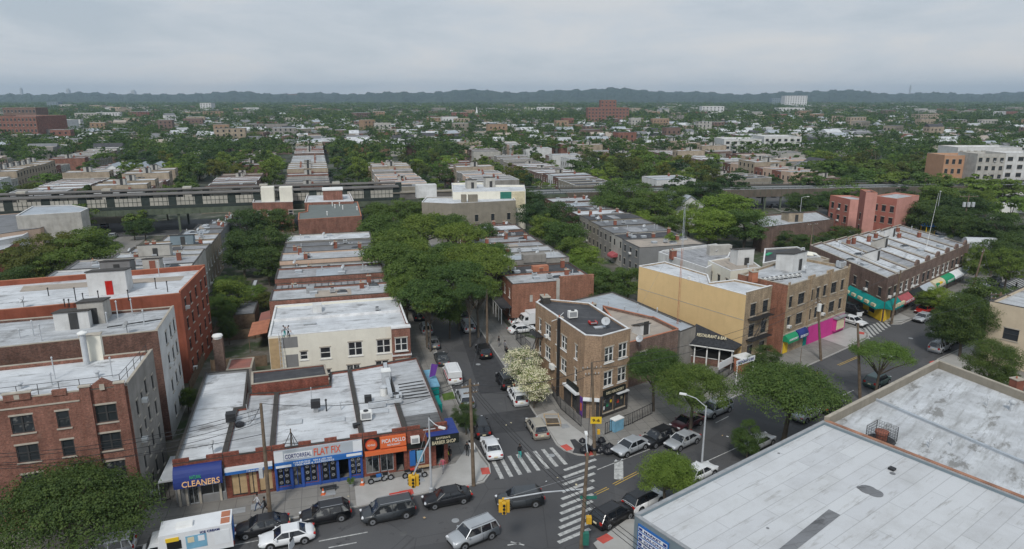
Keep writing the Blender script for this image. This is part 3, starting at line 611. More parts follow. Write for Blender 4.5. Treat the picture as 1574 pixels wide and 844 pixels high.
a=[f.p(L-2.93,HB-.1,.12),f.p(L-1.04,HB-.1,.12),f.p(L-1.04,HB+.1,.12),f.p(L-2.0,HB+.75,.12),f.p(L-2.93,HB+.1,.12)]
bk=[f.p(L-2.93,HB-.1,-.3),f.p(L-1.04,HB-.1,-.3),f.p(L-1.04,HB+.1,-.3),f.p(L-2.0,HB+.75,-.3),f.p(L-2.93,HB+.1,-.3)]
mb.add(a+bk,[(0,1,2,3,4),(9,8,7,6,5),(1,6,7,2),(2,7,8,3),(3,8,9,4),(4,9,5,0)],'brick_red'); f.box(mb,L-2.2,L-1.8,HB-.3,HB+.25,.12,.18,'stone')
for u in range(3): f.box(mb,L-9.5-u*6.8,L-7.5-u*6.8,HB-.35,HB+.25,-.2,.14,'brick_red'); f.box(mb,L-9.6-u*6.8,L-7.4-u*6.8,HB+.25,HB+.35,-.25,.18,'stone'); f.box(mb,L-8.7-u*6.8,L-8.3-u*6.8,HB-.25,HB+.15,.14,.18,'stone')
for u in range(3): f.box(mb,L-5.9-u*6.8,L-4.8-u*6.8,HB-.35,HB+.15,-.2,.12,'brick_red')
f.box(mb,0.1,L-3.9,HB-1.15,HB-1.03,0,.08,'stone'); mb.obj('cornice',t)
rl=MB()
def rail(mb,pts,z,h=.9,step=1.6,m='black_metal'):
    for a,b in zip(pts,pts[1:]):
        a=Vector(a[:2]);b=Vector(b[:2]); n=max(1,int((b-a).length/step))
        for i in range(n+1): q=a.lerp(b,i/n); mb.tube((q.x,q.y,z),(q.x,q.y,z+h),.03,m,n=5)
        for k in (.5,1): mb.tube((a.x,a.y,z+h*k),(b.x,b.y,z+h*k),.025,m,n=5)
rail(rl,[f.p(1,0,-1.1),f.p(L-.8,0,-1.1),F[1].p(8.8,0,-.5)],HB-.6,1.1); rl.obj('railing',t)
rz=HB-.6
ventpipe(r,P(80,592,rz),rz,1.1); ventpipe(r,P(173,580,rz),rz,1.9,.05); ventpipe(r,P(85,583,rz),rz,2.1,.05); ventpipe(r,P(32,598,rz),rz,.5,.16); ventpipe(r,P(150,579,rz),rz,.45,.16)
MB().tube((*P(134,560,rz),rz),(*P(134,560,rz),rz+3.2),.27,'galv',n=12).lathe((*P(134,560,rz),rz+3.2),[(.45,0),(.45,.12),(.1,.3)],'white_paint').obj('flue',r)
p=P(145,553,rz); MB().box((p.x,p.y,rz+1.2),(1.8,.7,2.9),'cream',R(19)).box((p.x,p.y,rz+2.7),(1.95,.85,.1),'stone',R(19)).obj('chimney',r)
# fence-like gates in the side yard
# ================================================================ second block behind it (white roof, brown brick party wall)
H2=13.0
t,r,F=building('apartment_block','brown brick apartment block with white roof and pale side wall, behind the red brick block',para((-60,545),(243,508),(0,470),H2,18)[:1]+[P(243,512,H2),P(268,474,H2),P(-70,502,H2)],H2,'brick_dark','roof_white2',par=[.25,.35,.25,.3],W_={1:wins(9,[1.5,4.6,7.7,10.5],us=[3.5,6.0,8.2],w=.8,h=1.5,style='dark')},walls={1:'white_stucco'},cat='apartment block',jit=False)
bulkhead(r,P(148,492,H2),H2,2.6,3.2,2.6,R(18),'pale_stucco'); bulkhead(r,P(118,500,H2),H2,3.4,3.0,2.0,R(18),'white_stucco')
for x,y,h in [(52,516,1.6),(64,524,1.7),(222,500,1.7),(182,492,2.2),(204,486,2.),(31,520,.9),(165,497,1.2)]: ventpipe(r,P(x,y,H2),H2,h,.06)
dish(r,P(196,513,H2),H2,.45,m='steel')
c=P(182,500,H2); MB().tube((*P(165,507,H2),H2+.3),(*P(250,494,H2),H2+.3),.07,'black_metal').obj('pipe_run',r)
# ================================================================ orange painted block
H3=12.6
poly=[P(-60,486,H3),P(278,454,H3),P(316,414,H3),P(-30,442,H3)]
WW={1:wins(13,[1.4,4.4,7.4,10.2],us=[1.8,4.6,7.6,10.8,13.4,16.2],w=.8,h=1.5,style='dark')}
t,r,F=building('apartment_block','large orange painted apartment block with white roof and red bulkhead door',poly,H3,'paint_orange','roof_white',par=[.25,.5,.7,.3],cop='coping_terracotta',W_=WW,cat='apartment block',jit=False)
mb=MB()
a,b=P(28,432,H3),P(275,425,H3)
bulkhead(r,P(172,448,H3),H3,4.6,3.4,3.2,R(17),'white_stucco',door='tail_lamp'); q=P(181,455,H3)

MB().add([(*P(30,449,H3),H3+.02),(*P(278,431,H3),H3+.02),(*P(284,424,H3),H3+.02),(*P(36,440,H3),H3+.02)],[(0,1,2,3)],'roof_tan').obj('roof_panel',r)
for x,y,h in [(117,463,1.7),(129,466,1.2),(153,467,1.6),(198,462,1.3),(240,444,1.4),(258,449,1.4),(100,472,.9),(107,472,.9),(245,425,2.2),(75,455,1)]: ventpipe(r,P(x,y,H3),H3,h,.06,'black_metal' if h<2 else 'galv')
dish(r,P(37,473,H3),H3,.45)
# ================================================================ rows on the street further left (Hendrix side), up to the elevated line
def row(specs,rowname,name='row_house',group=None,first=0,face=(0,1),endlabel='',rowcat='row house'):
    out=[]
    for i,s in enumerate(specs):
        u0,u1,v0,v1,h,wm,rm=s[:7]; d=s[7] if len(s)>7 else {}
        poly=grid(u0,u1,v0,v1); Wd={}
        ws=d.get('ws','white'); fl=[1.3,4.4,7.5][:max(1,int((h+.4)/3.1))]
        if 3 in face: Wd[3]=wins(v1-v0,fl,n=max(2,int((v1-v0)/2.4)),w=.9,h=1.5,style=ws)
        if 1 in face: Wd[1]=wins(v1-v0,fl,n=max(2,int((v1-v0)/2.4)),w=.9,h=1.5,style=ws)
        if d.get('w0'): Wd[0]=wins(u1-u0,fl,us=d['w0'],w=.8,h=1.4,style=ws)
        lab=d.get('label') or f"{ordw(i+first)} house {rowname}"
        t,r,F=building(name,lab,poly,h,wm,rm,par=d.get('par',[.12,.15,.25,.15]),cop=d.get('cop','coping_dark'),W_=Wd,cat=rowcat,group=group,walls=d.get('walls',{}))
        if random.random()<.75:
            a0,a1=sorted((random.uniform(.3,.9),random.uniform(.3,.96))); s0=random.uniform(.3,.5)
            if a1-a0>.12:
                pm_=MB(); q=[W(u0+(u1-u0)*x_,v0+(v1-v0)*y_) for x_,y_ in ((1-a1,.08),(1-a0,.08),(1-a0,s0+.4),(1-a1,s0+.4))]; pm_.add([(*p_,h+.045) for p_ in q],[(0,1,2,3)],random.choice(['roof_grey','roof_dark','roof_patchy','roof_tan','roof_silver'])); pm_.obj('roof_panel',r)
        litter(r,poly,h,d.get('n',4)+2,i*7+len(rowname)); out.append((t,r,F))
    return out
G_='flat roofed row houses along the tree-lined side street'
vL=lambda y,h,x=425: uv(P(x,y,h))[1]
specs=[]
hs=[(7.8,'brick_red','roof_white2'),(7.0,'brick_red','roof_patchy'),(7.9,'brick_red','roof_patchy'),(7.0,'grey_stucco','roof_white2'),(7.9,'peach','roof_white2'),(7.6,'mid_grey','roof_grey'),(7.2,'mid_grey','roof_grey'),(7.5,'pale_stucco','roof_white')]
vb=[41.7,48.3,54.6,62.0,68.3,75.2,82,88.6,96]
for i,(h,wm,rm) in enumerate(hs):
    d={'n':4,'par':[.15,.2,.25,.15]}
    d['label']=['row house with red party wall and pale seamed roof directly behind the cream house','row house with dark streaked roof, second behind the cream house','row house with stained white roof and red side wall, third behind the cream house','fourth row house behind the cream house, low grey stucco with stained roof','row house with bare peach party wall and white roof, fifth behind the cream house','sixth row house behind the cream house, with dark grey roof','seventh row house behind the cream house, with smooth grey roof','white roofed row house next to the red brick block with grey roof'][i]
    specs.append((-17,1.5,vb[i],vb[i+1],h,wm,rm,d))
rw=row(specs,'',group=G_)
r=rw[0][1]
MB().box((*W(-11,46),8.2),(1.2,1.6,.9),'steel',GA).obj('skylight_box',rw[1][1])
mb=MB()
for k in range(16): a=W(-15.8+k*1.08,48.7); b=W(-15.8+k*1.08,54.0); mb.tube((*a,7.12),(*b,7.12),.05,'black_metal',n=4)
mb.obj('roof_battens',rw[1][1])
# ================================================================ cream house (two units) with workers on the roof
HC=7.0
cf=[P(412,520,HC),P(620,497,HC)]; a=cf[0]; b=a+UU*18.6
poly=[a,b,b+VV*14.2,a+VV*14.2]
Lc=18.6
W0=[]
for u in (7.6,13.6,16.8): pass
def ux(px,py,h=None): return (P(px,py,HC)-a).dot(UU)
for px,z,w_,h_,st in [(465,3.5,1.0,1.2,'white'),(498,3.4,1.4,1.6,'white'),(545,3.4,1.9,2.0,'pairw'),(590,3.4,1.9,2.0,'pairw'),(465,.6,1,1.1,'white'),(498,.4,1.2,1.4,'white'),(540,.2,1.8,1.9,'pairw'),(586,.4,1.8,1.9,'pairw')]:
    W0.append((ux(px,512),z,w_,h_,st))
t,r,F=building('cream_house','cream painted two storey house with white roof and paired white windows',poly,HC,'cream','roof_white',par=[.18,.45,.3,.2],cop='coping_white',W_={0:W0,1:wins(14.2,[.9,4.0],n=5,w=1.1,h=1.8,style='pairw'),3:wins(14.2,[.9,4.0],n=3,w=.9,h=1.4)},walls={1:'brick_red'},cat='house',jit=False)
mb=MB(); F[0].box(mb,16.2,18.7,0,HC+.15,0,.9,'brick_red'); F[0].box(mb,16.1,18.8,HC+.15,HC+.35,-.1,1.0,'coping_white')
F[0].box(mb,16.1,18.8,3.1,3.3,0,1.0,'coping_white'); mb.obj('bay',t)
bf=Face(F[0].p(16.2,0,.9)[:2],F[0].p(18.7,0,.9)[:2])
for z in (.7,3.9): put_window(t,bf,1.2,z,1.7,1.9,'pairw') .location+=Vector((*(bf.n*.17),0))
mb=MB(); F[0].box(mb,1.6,3.7,5.4,6.9,.0,.02,'mid_grey'); F[0].box(mb,2.0,3.6,2.21,4.4,.0,.025,'mid_grey'); F[0].box(mb,1.7,3.4,.8,2.2,0,.022,'mid_grey'); F[0].box(mb,.05,1.5,0,6.9,0,.03,'board'); mb.obj('render_patch',t)
mb=MB(); A_=F[2]; cB=W(0,0)
q0=a+VV*7.1; q1=b+VV*7.1; mb.prism([q0+UU*.3-VV*.12,q1-UU*.4-VV*.12,q1-UU*.4+VV*.12,q0+UU*.3+VV*.12],HC,HC+.35,'coping_white'); mb.obj('party_wall',r)
p=P(488,478,HC); MB().box((p.x,p.y,HC+.55),(1.3,1.6,1.1),'white_stucco',GA).obj('stair_head',r)
hatch(r,P(476,499,HC),HC,1.6,.6,.2,m='steel'); acunit(r,P(580,478,HC),HC,.6,.6,.4)
# ladder against the wall
u_=ux(432,512); mb=MB(); q=F[0]
for du in (-.2,.2): mb.tube(q.p(u_+du,.15,1.2),q.p(u_+du,7.6,.15),.04,'galv')
for k in range(14): mb.tube(q.p(u_-.2,.5+k*.5,1.2-k*.07),q.p(u_+.2,.5+k*.5,1.2-k*.07),.025,'galv')
b_=q.p(u_,.14,1.2); o=mb.obj('ladder',base=b_); tag(o,'aluminium ladder leaning on the cream house below the two roof workers','ladder')
# red porch roofs west of the cream house
for i,(x0,y0,x1,y1,x2,y2,lab) in enumerate([(381,516,411,513,384,495,'lower brown corrugated lean-to roof beside the cream house'),(397,494,417,486,398,480,'upper red corrugated lean-to roof behind the brown one')]):
    poly=para((x0,y0),(x1,y1),(x2,y2),3.0); c=sum(poly,Vector((0,0)))/4; t=thing('lean_to',lab,'lean-to',(c.x,c.y,.1))
    mb=MB(); z=[2.8,3.2,3.2,2.8]; mb.add([(p.x,p.y,zz) for p,zz in zip(poly,z)]+[(p.x,p.y,zz+.08) for p,zz in zip(poly,z)],[(3,2,1,0),(4,5,6,7),(0,1,5,4),(1,2,6,5),(2,3,7,6),(3,0,4,7)],'roof_red' if i else 'coping_terracotta'); mb.obj('roof',t)
    for k in (0,3): MB().tube((*poly[k].lerp(c,.06),.1),(*poly[k].lerp(c,.06),2.82),.06,'wood_pole').obj('post',t)
# sheds and fences in the yards
for i,(x0,y0,x1,y1,x2,y2,h,wm,rm,lab) in enumerate([(358,485,392,480,364,466,2.6,'wood_fence','roof_grey','shed with grey sloped roof in the yard beside the cream house'),(381,450,391,450,381,431,2.6,'panel_cream','galv','small pale metal shed by the hedge behind the yard'),(338,592,380,586,343,571,2.2,'grey_stucco','roof_grey','x'),]):
    if lab=='x': continue
    building('shed',lab,para((x0,y0),(x1,y1),(x2,y2),h),h,wm,rm,par=.02,cop='coping_dark',cat='shed')
building('shed','low shed with red roof and grey wall behind the cleaners shop',para((347,570),(387,566),(350,553),2.8),2.8,'grey_stucco','roof_red',par=.02,cat='shed')
building('shed','small grey roofed shed in the side yard under the pale apartment wall',para((281,528),(305,524),(283,512),3.4),3.4,'brick_brown','roof_grey',par=.05,cat='shed')
def fence(a,b,h,label,m='wood_fence',name='board_fence'):
    a=Vector(a[:2]);b=Vector(b[:2]);f=Face(a,b); t=thing(name,label,'fence',((a.x+b.x)/2,(a.y+b.y)/2,.1)); mb=MB(); n=int(f.L/.16)
    for i in range(n): f.box(mb,i*.16,i*.16+.14,.12,h+random.uniform(-.03,.03),0,.025,m)
    mb.obj('boards',t); n=max(1,int(f.L/2.4))
    for i in range(n+1): p=MB(); f.box(p,min(f.L-.1,i*f.L/n),min(f.L,i*f.L/n+.1),.1,h+.1,-.1,0,m); p.obj('post',t)
fence(W(-25,35),W(-17.4,35),1.8,'wooden board fence between the yard shed and the cream house'); fence(W(-26.5,27.5),W(-26.5,60),1.8,'long wooden board fence along the backs of the yards'); fence(W(-26,48),W(-17.4,48),1.8,'wooden board fence by the small metal shed')
# chimney stack behind the cleaners shop
p=P(341,573,0); p=P(339,560,3.5); t=thing('chimney_stack','tall brick chimney with white cap behind the cleaners shop','chimney',(p.x,p.y,0)); MB().prism([p+UU*x+VV*y for x,y in ((-.6,-.5),(.6,-.5),(.6,.5),(-.6,.5))],0,7.2,'brick_brown').obj('shaft',t); MB().lathe((p.x,p.y,7.2),[(.55,0),(.5,.25),(.7,.3),(.6,.5),(.1,.6)],'white_paint').obj('cap',t)
# ================================================================ the shop row on the corner
HS=4.15
fx=[265.6,343,418,557.6,625,688]; fp=[P(x,721-(x-265.6)*61/422.4,HS) for x in fx]
A0,G0=fp[0],fp[-1]
polys=[[fp[0],fp[1],P(362.5,631,HS),P(377,629,HS),P(383,570,HS),P(316,576,HS)],
[fp[1],fp[2],P(425.5,606,HS),P(381,607,HS),P(377,629,HS),P(362.5,631,HS)],
[fp[2],fp[3],P(537,571,HS),P(507,575,HS),P(506,595,HS),P(425.5,606,HS)],
[fp[3],fp[4],P(591,561,HS),P(537,571,HS)],
[fp[4],fp[5],P(642,551,HS),P(591,560,HS)]]
labs=['single storey cleaners shop with blue awning at the left end of the shop row','single storey shop with boarded tan front between the cleaners and the tyre shop','tyre shop with blue and white sign and wheels in its windows','chicken restaurant with red round sign and orange band in the shop row','corner barber shop with black awning at the street corner']
names=['cleaners_shop','boarded_shop','tyre_shop','chicken_restaurant','barber_shop']
SH=[]
Ls=[(b_-a_).length for a_,b_ in zip(fp,fp[1:])]
hol=[[(1.45,.15,.9,2.1,'door'),(3.2,.9,2.2,1.5,'shopw')],
 [(1.5,.3,1.7,2.3,'board'),(3.05,.2,.9,2.4,'board'),(4.5,.3,1.5,2.3,'board')],
 [(1.2,.5,1.7,2.2,'shopw'),(2.9,.15,1.1,2.4,'shopw'),(4.6,.5,1.7,2.2,'shopw'),(7.0,.3,2.0,2.6,'shopw'),(8.9,.15,1.4,2.6,'void'),(10.5,.5,1.4,2.4,'shopw')],
 [(1.0,.4,1.6,2.5,'shopw'),(2.75,.4,1.6,2.5,'shopw'),(4.35,.15,1.0,2.6,'void')],
 [(1.3,.6,1.9,1.8,'shopw'),(4.3,.15,1.1,2.4,'void')]]
_k=[1,Ls[1]/5.5,Ls[2]/11.6,Ls[3]/5.3,Ls[4]/5.4]
hol=[[(u*_k[i],z,w*_k[i],hh,st) for u,z,w,hh,st in hs_] for i,hs_ in enumerate(hol)]
rm_=['roof_white','roof_white2','roof_white','roof_white','roof_white2']
for i in range(5):
    par=[.45]+[.22]*(len(polys[i])-1)
    if i==0: par[-1]=.35
    t,r,F=building(names[i],labs[i],polys[i],HS,'brick_shop' if i not in(0,) else 'mid_grey',rm_[i],par=par,cop='coping_dark' ,W_={0:hol[i]},cat='shop',jit=False,windows=False)
    SH.append((t,r,F[0],F))
    f=F[0]; cr_=MB(); n=int(f.L/1.15)      # stepped brick parapet
    for k in range(n):
        if k%2==0: m_2=MB(); f.box(m_2,k*f.L/n+.02,(k+1)*f.L/n-.02,HS+.52,HS+.86,-.24,0.0,'brick_shop'); m_2.obj('parapet_step',t)
    if i==0: f.box(cr_,0.02,f.L-.02,HS-.35,HS+.45,0,.03,'brick_shop')
    if cr_.f: cr_.obj('parapet',t)
    for h in hol[i]:
        u,z,w_,hh,st=h
        if st in('shopw','door'):
            mb=MB(); f.box(mb,u-w_/2,u+w_/2,z,z+hh,-.2,-.14,'shop_glass'); nm='shop_window' if st=='shopw' else 'shop_door'
            fr=MB(); m_='blue_trim' if i==2 else 'steel'
            if i==2 and 'blue_trim' not in MATS: plain('blue_trim',(.03,.08,.30),.6)
            if m_ not in MATS: m_='steel'
            for a1,b1,c1,d1 in ((u-w_/2,u-w_/2+.07,z,z+hh),(u+w_/2-.07,u+w_/2,z,z+hh),(u-w_/2+.07,u+w_/2-.07,z,z+.07),(u-w_/2+.07,u+w_/2-.07,z+hh-.07,z+hh),(u-.03,u+.03,z+.07,z+hh-.07)): f.box(fr,a1,b1,c1,d1,-.13,-.05,m_)
            o=fr.obj(nm,t); mb.obj('pane',o,base=BASE[t.name])
        elif st=='void':
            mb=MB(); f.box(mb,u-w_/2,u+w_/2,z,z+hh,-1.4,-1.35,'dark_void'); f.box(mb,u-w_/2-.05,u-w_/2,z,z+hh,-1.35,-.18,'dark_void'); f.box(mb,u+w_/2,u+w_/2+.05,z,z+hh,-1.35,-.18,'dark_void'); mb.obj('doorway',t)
        elif st=='board':
            mb=MB(); f.box(mb,u-w_/2,u+w_/2,z,z+hh,-.2,-.12,'board'); f.box(mb,u-.04,u+.04,z,z+hh,-.12,-.09,'black_metal'); f.box(mb,u-w_/2,u+w_/2,z,z+.12,-.12,-.08,'black_metal'); mb.obj('boarded_window',t)
plain('sign_blue',(.025,.045,.20),.6,.06); plain('sign_blue2',(.03,.14,.42),.6,.06); plain('sign_white',(.72,.74,.76),.6,.04); plain('sign_grey',(.42,.46,.50),.6,.05); plain('sign_red',(.50,.05,.03),.6,.05); plain('sign_orange',(.66,.15,.05),.6,.05); plain('sign_black',(.015,.018,.016),.6,.05)
plain('sign_green',(.02,.28,.13),.6,.06); plain('awn_teal',(.0,.22,.20),.7,.08); plain('sign_yellow',(.75,.50,.03),.6,.06); plain('sign_cream',(.62,.55,.38),.6); plain('gold',(.75,.45,.22),.6); plain('letter_navy',(.02,.03,.16),.6); plain('letter_orange',(.62,.12,.06),.6)
plain('purple',(.14,.05,.30),.6); plain('pink_awn',(.38,.09,.10),.7)
def awning(f,t,u0,u1,z0,z1,proj,m,name='awning',curve=True,n=6,out=.02):
    mb=MB(); prof=[]
    for k in range(n+1):
        a=math.pi/2*k/n; prof.append((out+proj*math.sin(a),z0+(z1-z0)*math.cos(a)) if curve else (out+proj*k/n,z1+(z0-z1)*k/n))
    vs=[f.p(u,z,o) for u in (u0,u1) for o,z in prof]; k=len(prof)
    drop=.25; vs+=[f.p(u0,z0-drop,out+proj),f.p(u1,z0-drop,out+proj),f.p(u0,z0,out),f.p(u1,z0,out)]
    fs=[(j,k+j,k+j+1,j+1)[::-1] for j in range(k-1)]+[(k-1,2*k-1,2*k+1,2*k)[::-1]]+[tuple(range(k))+(2*k+2,),tuple(range(2*k-1,k-1,-1))+(2*k+3,)][:2]
    mb.add(vs,fs,m); mb.box(f.p((u0+u1)/2,z0-.03,out+proj/2),(u1-u0-.05,proj-.05,.03),m,f.ang); return mb.obj(name,t,ang=f.ang)
# cleaners
t,r,f,F=SH[0]; L=f.L
aw=awning(f,t,.02,L-.1,2.75,4.35,1.0,'sign_blue')
f.text(aw,'CLEANERS',L*.55,2.92,1.08,.55,3.3,'gold',-.25); f.text(aw,'NATURAL',L*.45,3.5,.95,.32,1.0,'sign_green',-.6); f.text(aw,'ALTERATIONS',L*.72,2.62,1.04,.16,1.3,'sign_white')
mb=MB()
for u in (.25,.9,2.05,L-.5): f.box(mb,u-.1,u+.1,.1,2.9,0,.12,'stone')
mb.obj('pilaster',t)
# boarded shop
t,r,f,F=SH[1]; L=f.L
mb=MB(); f.box(mb,.05,L-.05,2.75,3.15,.02,.25,'sign_grey'); f.box(mb,.02,L-.02,3.15,3.5,.02,.4,'sign_white'); f.box(mb,.04,L-.04,2.85,3.15,.25,.42,'sign_blue2'); o=mb.obj('shop_sign',t); f.text(o,'718-240-2243',L*.6,2.99,.44,.16,1.3,'sign_white')
# tyre shop
t,r,f,F=SH[2]; L=f.L; k2=L/11.6
mb=MB(); f.box(mb,.15,L-.1,3.3,4.5,.02,.28,'sign_grey'); f.box(mb,.16,1.0,3.31,4.49,.285,.3,'sign_white'); f.box(mb,L-1.0,L-.11,3.31,4.49,.285,.3,'sign_white')
f.box(mb,.15,L-.1,2.75,3.28,.02,.45,'sign_blue2'); f.box(mb,.25,1.7,2.8,3.05,.452,.46,'sign_white'); f.box(mb,L-1.7,L-.2,2.95,3.22,.452,.46,'sign_white'); f.box(mb,1.1,3.75,3.5,4.2,.285,.3,'sign_white'); o=mb.obj('shop_sign',t)
f.text(o,'CORTORREAL',2.42,3.83,.31,.46,2.5,'letter_navy'); f.text(o,'FLAT FIX',5.2,3.92,.3,.78,2.6,'letter_orange'); f.text(o,'718-240-2243',2.7,3.14,.46,.18,1.6,'sign_white'); f.text(o,'NEW & USED TIRES',4.7,3.14,.46,.18,1.8,'sign_white'); f.text(o,'TIRES RIMS & ACCESSORIES',3.9,2.89,.46,.18,3.8,'sign_white')
mb=MB()
for u in (.2,2.2*k2,3.6*k2,5.75*k2,8.15*k2,9.7*k2,L-.25): f.box(mb,u-.11,u+.11,.1,2.75,0,.14,'blue_trim')
f.box(mb,.2,L-.25,.1,.45,0.0,.05,'blue_trim'); mb.obj('pilaster',t)
for u in (.85,1.6,4.2,5.0,6.5,7.5,10.1,10.9):
    for z in (1.0,1.7,2.35):
        mb=MB(); c_=Vector(f.p(u*k2,z,-.35)); n3=Vector((f.n.x,f.n.y,0)); mb.tube(c_,c_+n3*.16,.22,'rubber',n=14); mb.tube(c_+n3*.16,c_+n3*.18,.17,'rim',n=10); mb.tube(c_+n3*.18,c_+n3*.19,.06,'black_metal',n=6)
        # wheels on show stand just before the glass
        o=mb.obj('display_wheel',t); o.location=Vector(o.location)+n3*.28
# chicken restaurant
t,r,f,F=SH[3]; L=f.L
mb=MB(); f.box(mb,.1,L*.36,3.1,4.4,.02,.15,'sign_black'); f.box(mb,L*.38,L-.1,3.2,4.4,.02,.3,'sign_orange'); f.box(mb,.1,L-.1,2.65,3.05,.02,.5,'sign_orange'); c_=f.p(L*.18,3.75,.15); n3=Vector((f.n.x,f.n.y,0)); mb.tube(c_,Vector(c_)+n3*.12,.6,'sign_red',n=24)
mb.tube(Vector(c_)+n3*.12,Vector(c_)+n3*.13,.52,'sign_orange',n=24); o=mb.obj('shop_sign',t)
f.text(o,'PICA POLLO',L*.18,3.75,.3,.2,.75,'sign_white'); f.text(o,'PICA POLLO',L*.69,3.98,.32,.42,L*.54,'sign_white'); f.text(o,'RESTAURANT',L*.69,3.5,.32,.2,L*.3,'sign_white')
# barber shop
t,r,f,F=SH[4]; L=f.L
mb=MB(); f.box(mb,L*.45,L+1.0,3.0,4.1,.85,1.0,'sign_black'); f.box(mb,L*.45,L+1.0,4.1,4.14,.05,1.0,'sign_blue')
s2=F[1]; s2.box(mb,.02,2.6,3.0,4.1,.9,1.0,'sign_black'); s2.box(mb,.0,2.6,4.1,4.14,.03,1.0,'sign_blue'); o=mb.obj('awning',t)
f.text(o,'BARBER SHOP',L*.86,3.32,1.02,.4,2.5,'sign_cream'); f.text(o,"EASTERN'S",L*.84,3.8,1.02,.24,1.5,'sign_cream')
mb=MB(); f.box(mb,.2,.8,.55,2.3,.03,.06,'sign_blue2'); f.box(mb,.95,1.6,.9,2.2,.03,.06,'bluebox'); mb.obj('poster',t)
mb=MB(); f.box(mb,.35,1.25,3.3,4.0,.02,.5,'white_paint'); f.box(mb,.45,1.1,3.4,3.9,.5,.52,'steel'); mb.obj('cooling_unit',t)
mb=MB(); f.box(mb,0,L*.44,2.5,3.2,.02,.06,'sign_black'); mb.obj('fascia',t)
s2=F[1]; mb=MB(); s2.box(mb,8.,10.5,2.2,3.3,.02,.9,'awn_teal'); s2.box(mb,8.05,10.45,2.15,2.2,.02,.85,'sign_blue2'); mb.obj('side_awning',t)
# roofing on the shops
t,r,f,F=SH[4]
def rsheet(r,pts,z,m,name='roof_panel'):
    mb=MB(); mb.add([(*P(a_,b_,HS),z) for a_,b_ in pts],[tuple(range(len(pts)))],m); return mb.obj(name,r)
rsheet(r,[(623,661),(686,655),(674,633),(618,641)],HS+.012,'roof_plank'); 
mb=MB()
for k in range(6): a_=P(612+k*1.5,592+k*4.4,HS); b_=P(650+k*2.2,586+k*4.6,HS); mb.tube((*a_,HS+.06),(*b_,HS+.06),.06,'black_metal',n=4)
mb.obj('roof_battens',r)
def duct(r,pts,w,z,m='galv'):
    mb=MB()
    for a_,b_ in zip(pts,pts[1:]):
        a_=P(*a_,HS+z);b_=P(*b_,HS+z); d=(b_-a_); mb.box(((a_.x+b_.x)/2,(a_.y+b_.y)/2,HS+z),(d.length+w*.4,w,w),m,math.atan2(d.y,d.x))
    return mb.obj('duct',r)
duct(r,[(592,560),(595,582),(600,607)],.45,.9); p=P(594,590,HS); MB().box((p.x,p.y,HS+.9),(1.0,1.1,1.7),'galv',GA).box((p.x,p.y,HS+1.8),(1.15,1.2,.1),'white_paint',GA).obj('fan_housing',r)
duct(SH[3][1],[(568,623),(591,620)],.55,.4); duct(SH[3][1],[(596,617),(616,615)],.4,.5); duct(r,[(610,598),(611,614)],.35,.5)
q=P(590,607,HS); MB().tube((q.x,q.y,HS),(q.x,q.y,HS+1.0),.42,'white_paint',n=14).lathe((q.x,q.y,HS+1.0),[(.5,0),(.5,.1),(.1,.25)],'galv').obj('roof_fan',SH[3][1])
q=P(609,613,HS); acunit(r,q,HS,1.3,.9,.45)
q=P(566,618,HS); MB().box((q.x,q.y,HS+.4),(.8,.6,.8),'black_metal',GA).obj('vent_box',SH[3][1])
q=P(563,646,HS); acunit(SH[3][1],q,HS,1.2,.7,.9,m='white_paint'); q=P(548,657,HS); MB().box((q.x,q.y,HS+.25),(.7,.5,.4),'black_metal',.5).obj('vent_box',SH[3][1])
q=P(486,633,HS); MB().box((q.x,q.y,HS+1.0),(1.0,.8,.8),'black_metal',GA).box((q.x,q.y,HS+.3),(.5,.5,.6),'steel',GA).obj('cooling_unit',SH[2][1])
ventpipe(SH[2][1],P(480,625,HS),HS,2.2,.04); ventpipe(SH[2][1],P(502,632,HS),HS,1.3,.08,'black_metal'); ventpipe(SH[2][1],P(524,630,HS),HS,.9,.07); hatch(SH[2][1],P(520,646,HS),HS,1.3,1.0,.12,m='roof_white'); hatch(SH[2][1],P(452,650,HS),HS,1.6,1.0,.12,m='roof_white'); hatch(SH[3][1],P(585,633,HS),HS,1.6,1.0,.12,m='roof_white')
q=P(356,650,HS); MB().box((q.x,q.y,HS+.75),(1.0,.9,.9),'black_metal',.3).box((q.x,q.y,HS+.15),(.8,.7,.3),'steel',.3).obj('cooling_unit',SH[0][1]); 
q=P(369,655,HS); MB().lathe((q.x,q.y,HS),[(.45,0),(.5,.3),(.2,.5)],'bag_black').obj('roof_rubble',SH[1][1])
dish(SH[0][1],P(328,698,HS),HS,.45,R(215)); 
mb=MB(); rr=random.Random(4)
for k in range(7): q=P(388+rr.uniform(-7,7),654+rr.uniform(-9,5),HS); mb.tube((q.x,q.y,HS),(q.x+rr.uniform(-.3,.3),q.y,HS+rr.uniform(.8,2)),.04,'galv',n=5)
mb.tube((*P(380,650,HS),HS+1.2),(*P(396,652,HS),HS+1.2),.04,'galv'); mb.obj('service_pipes',SH[1][1])
mb=MB(); q=P(449,690,HS)
for dx,dy in ((-.9,0),(.9,0),(0,.8),(0,-.5)): mb.tube((q.x+dx,q.y+dy,HS),(q.x,q.y,HS+1.9),.035,'black_metal',n=5)
mb.tube((q.x-.9,q.y,HS+.6),(q.x+.9,q.y,HS+.6),.03,'black_metal',n=5); mb.tube((q.x,q.y,HS),(q.x,q.y,HS+2.2),.06,'wood_pole'); mb.obj('wire_mast',SH[2][1])
# low red building rising behind the shop roofs
t,r,F=building('red_outbuilding','low red walled outbuilding with dark roof rising behind the shop roofs',[P(386,591.7,5.5),P(505,577,5.5),P(500,559,5.5),P(386,571,5.5)],5.3,'brick_shop','roof_dark',par=[.2,.12,.12,.12],cat='outbuilding',jit=False)
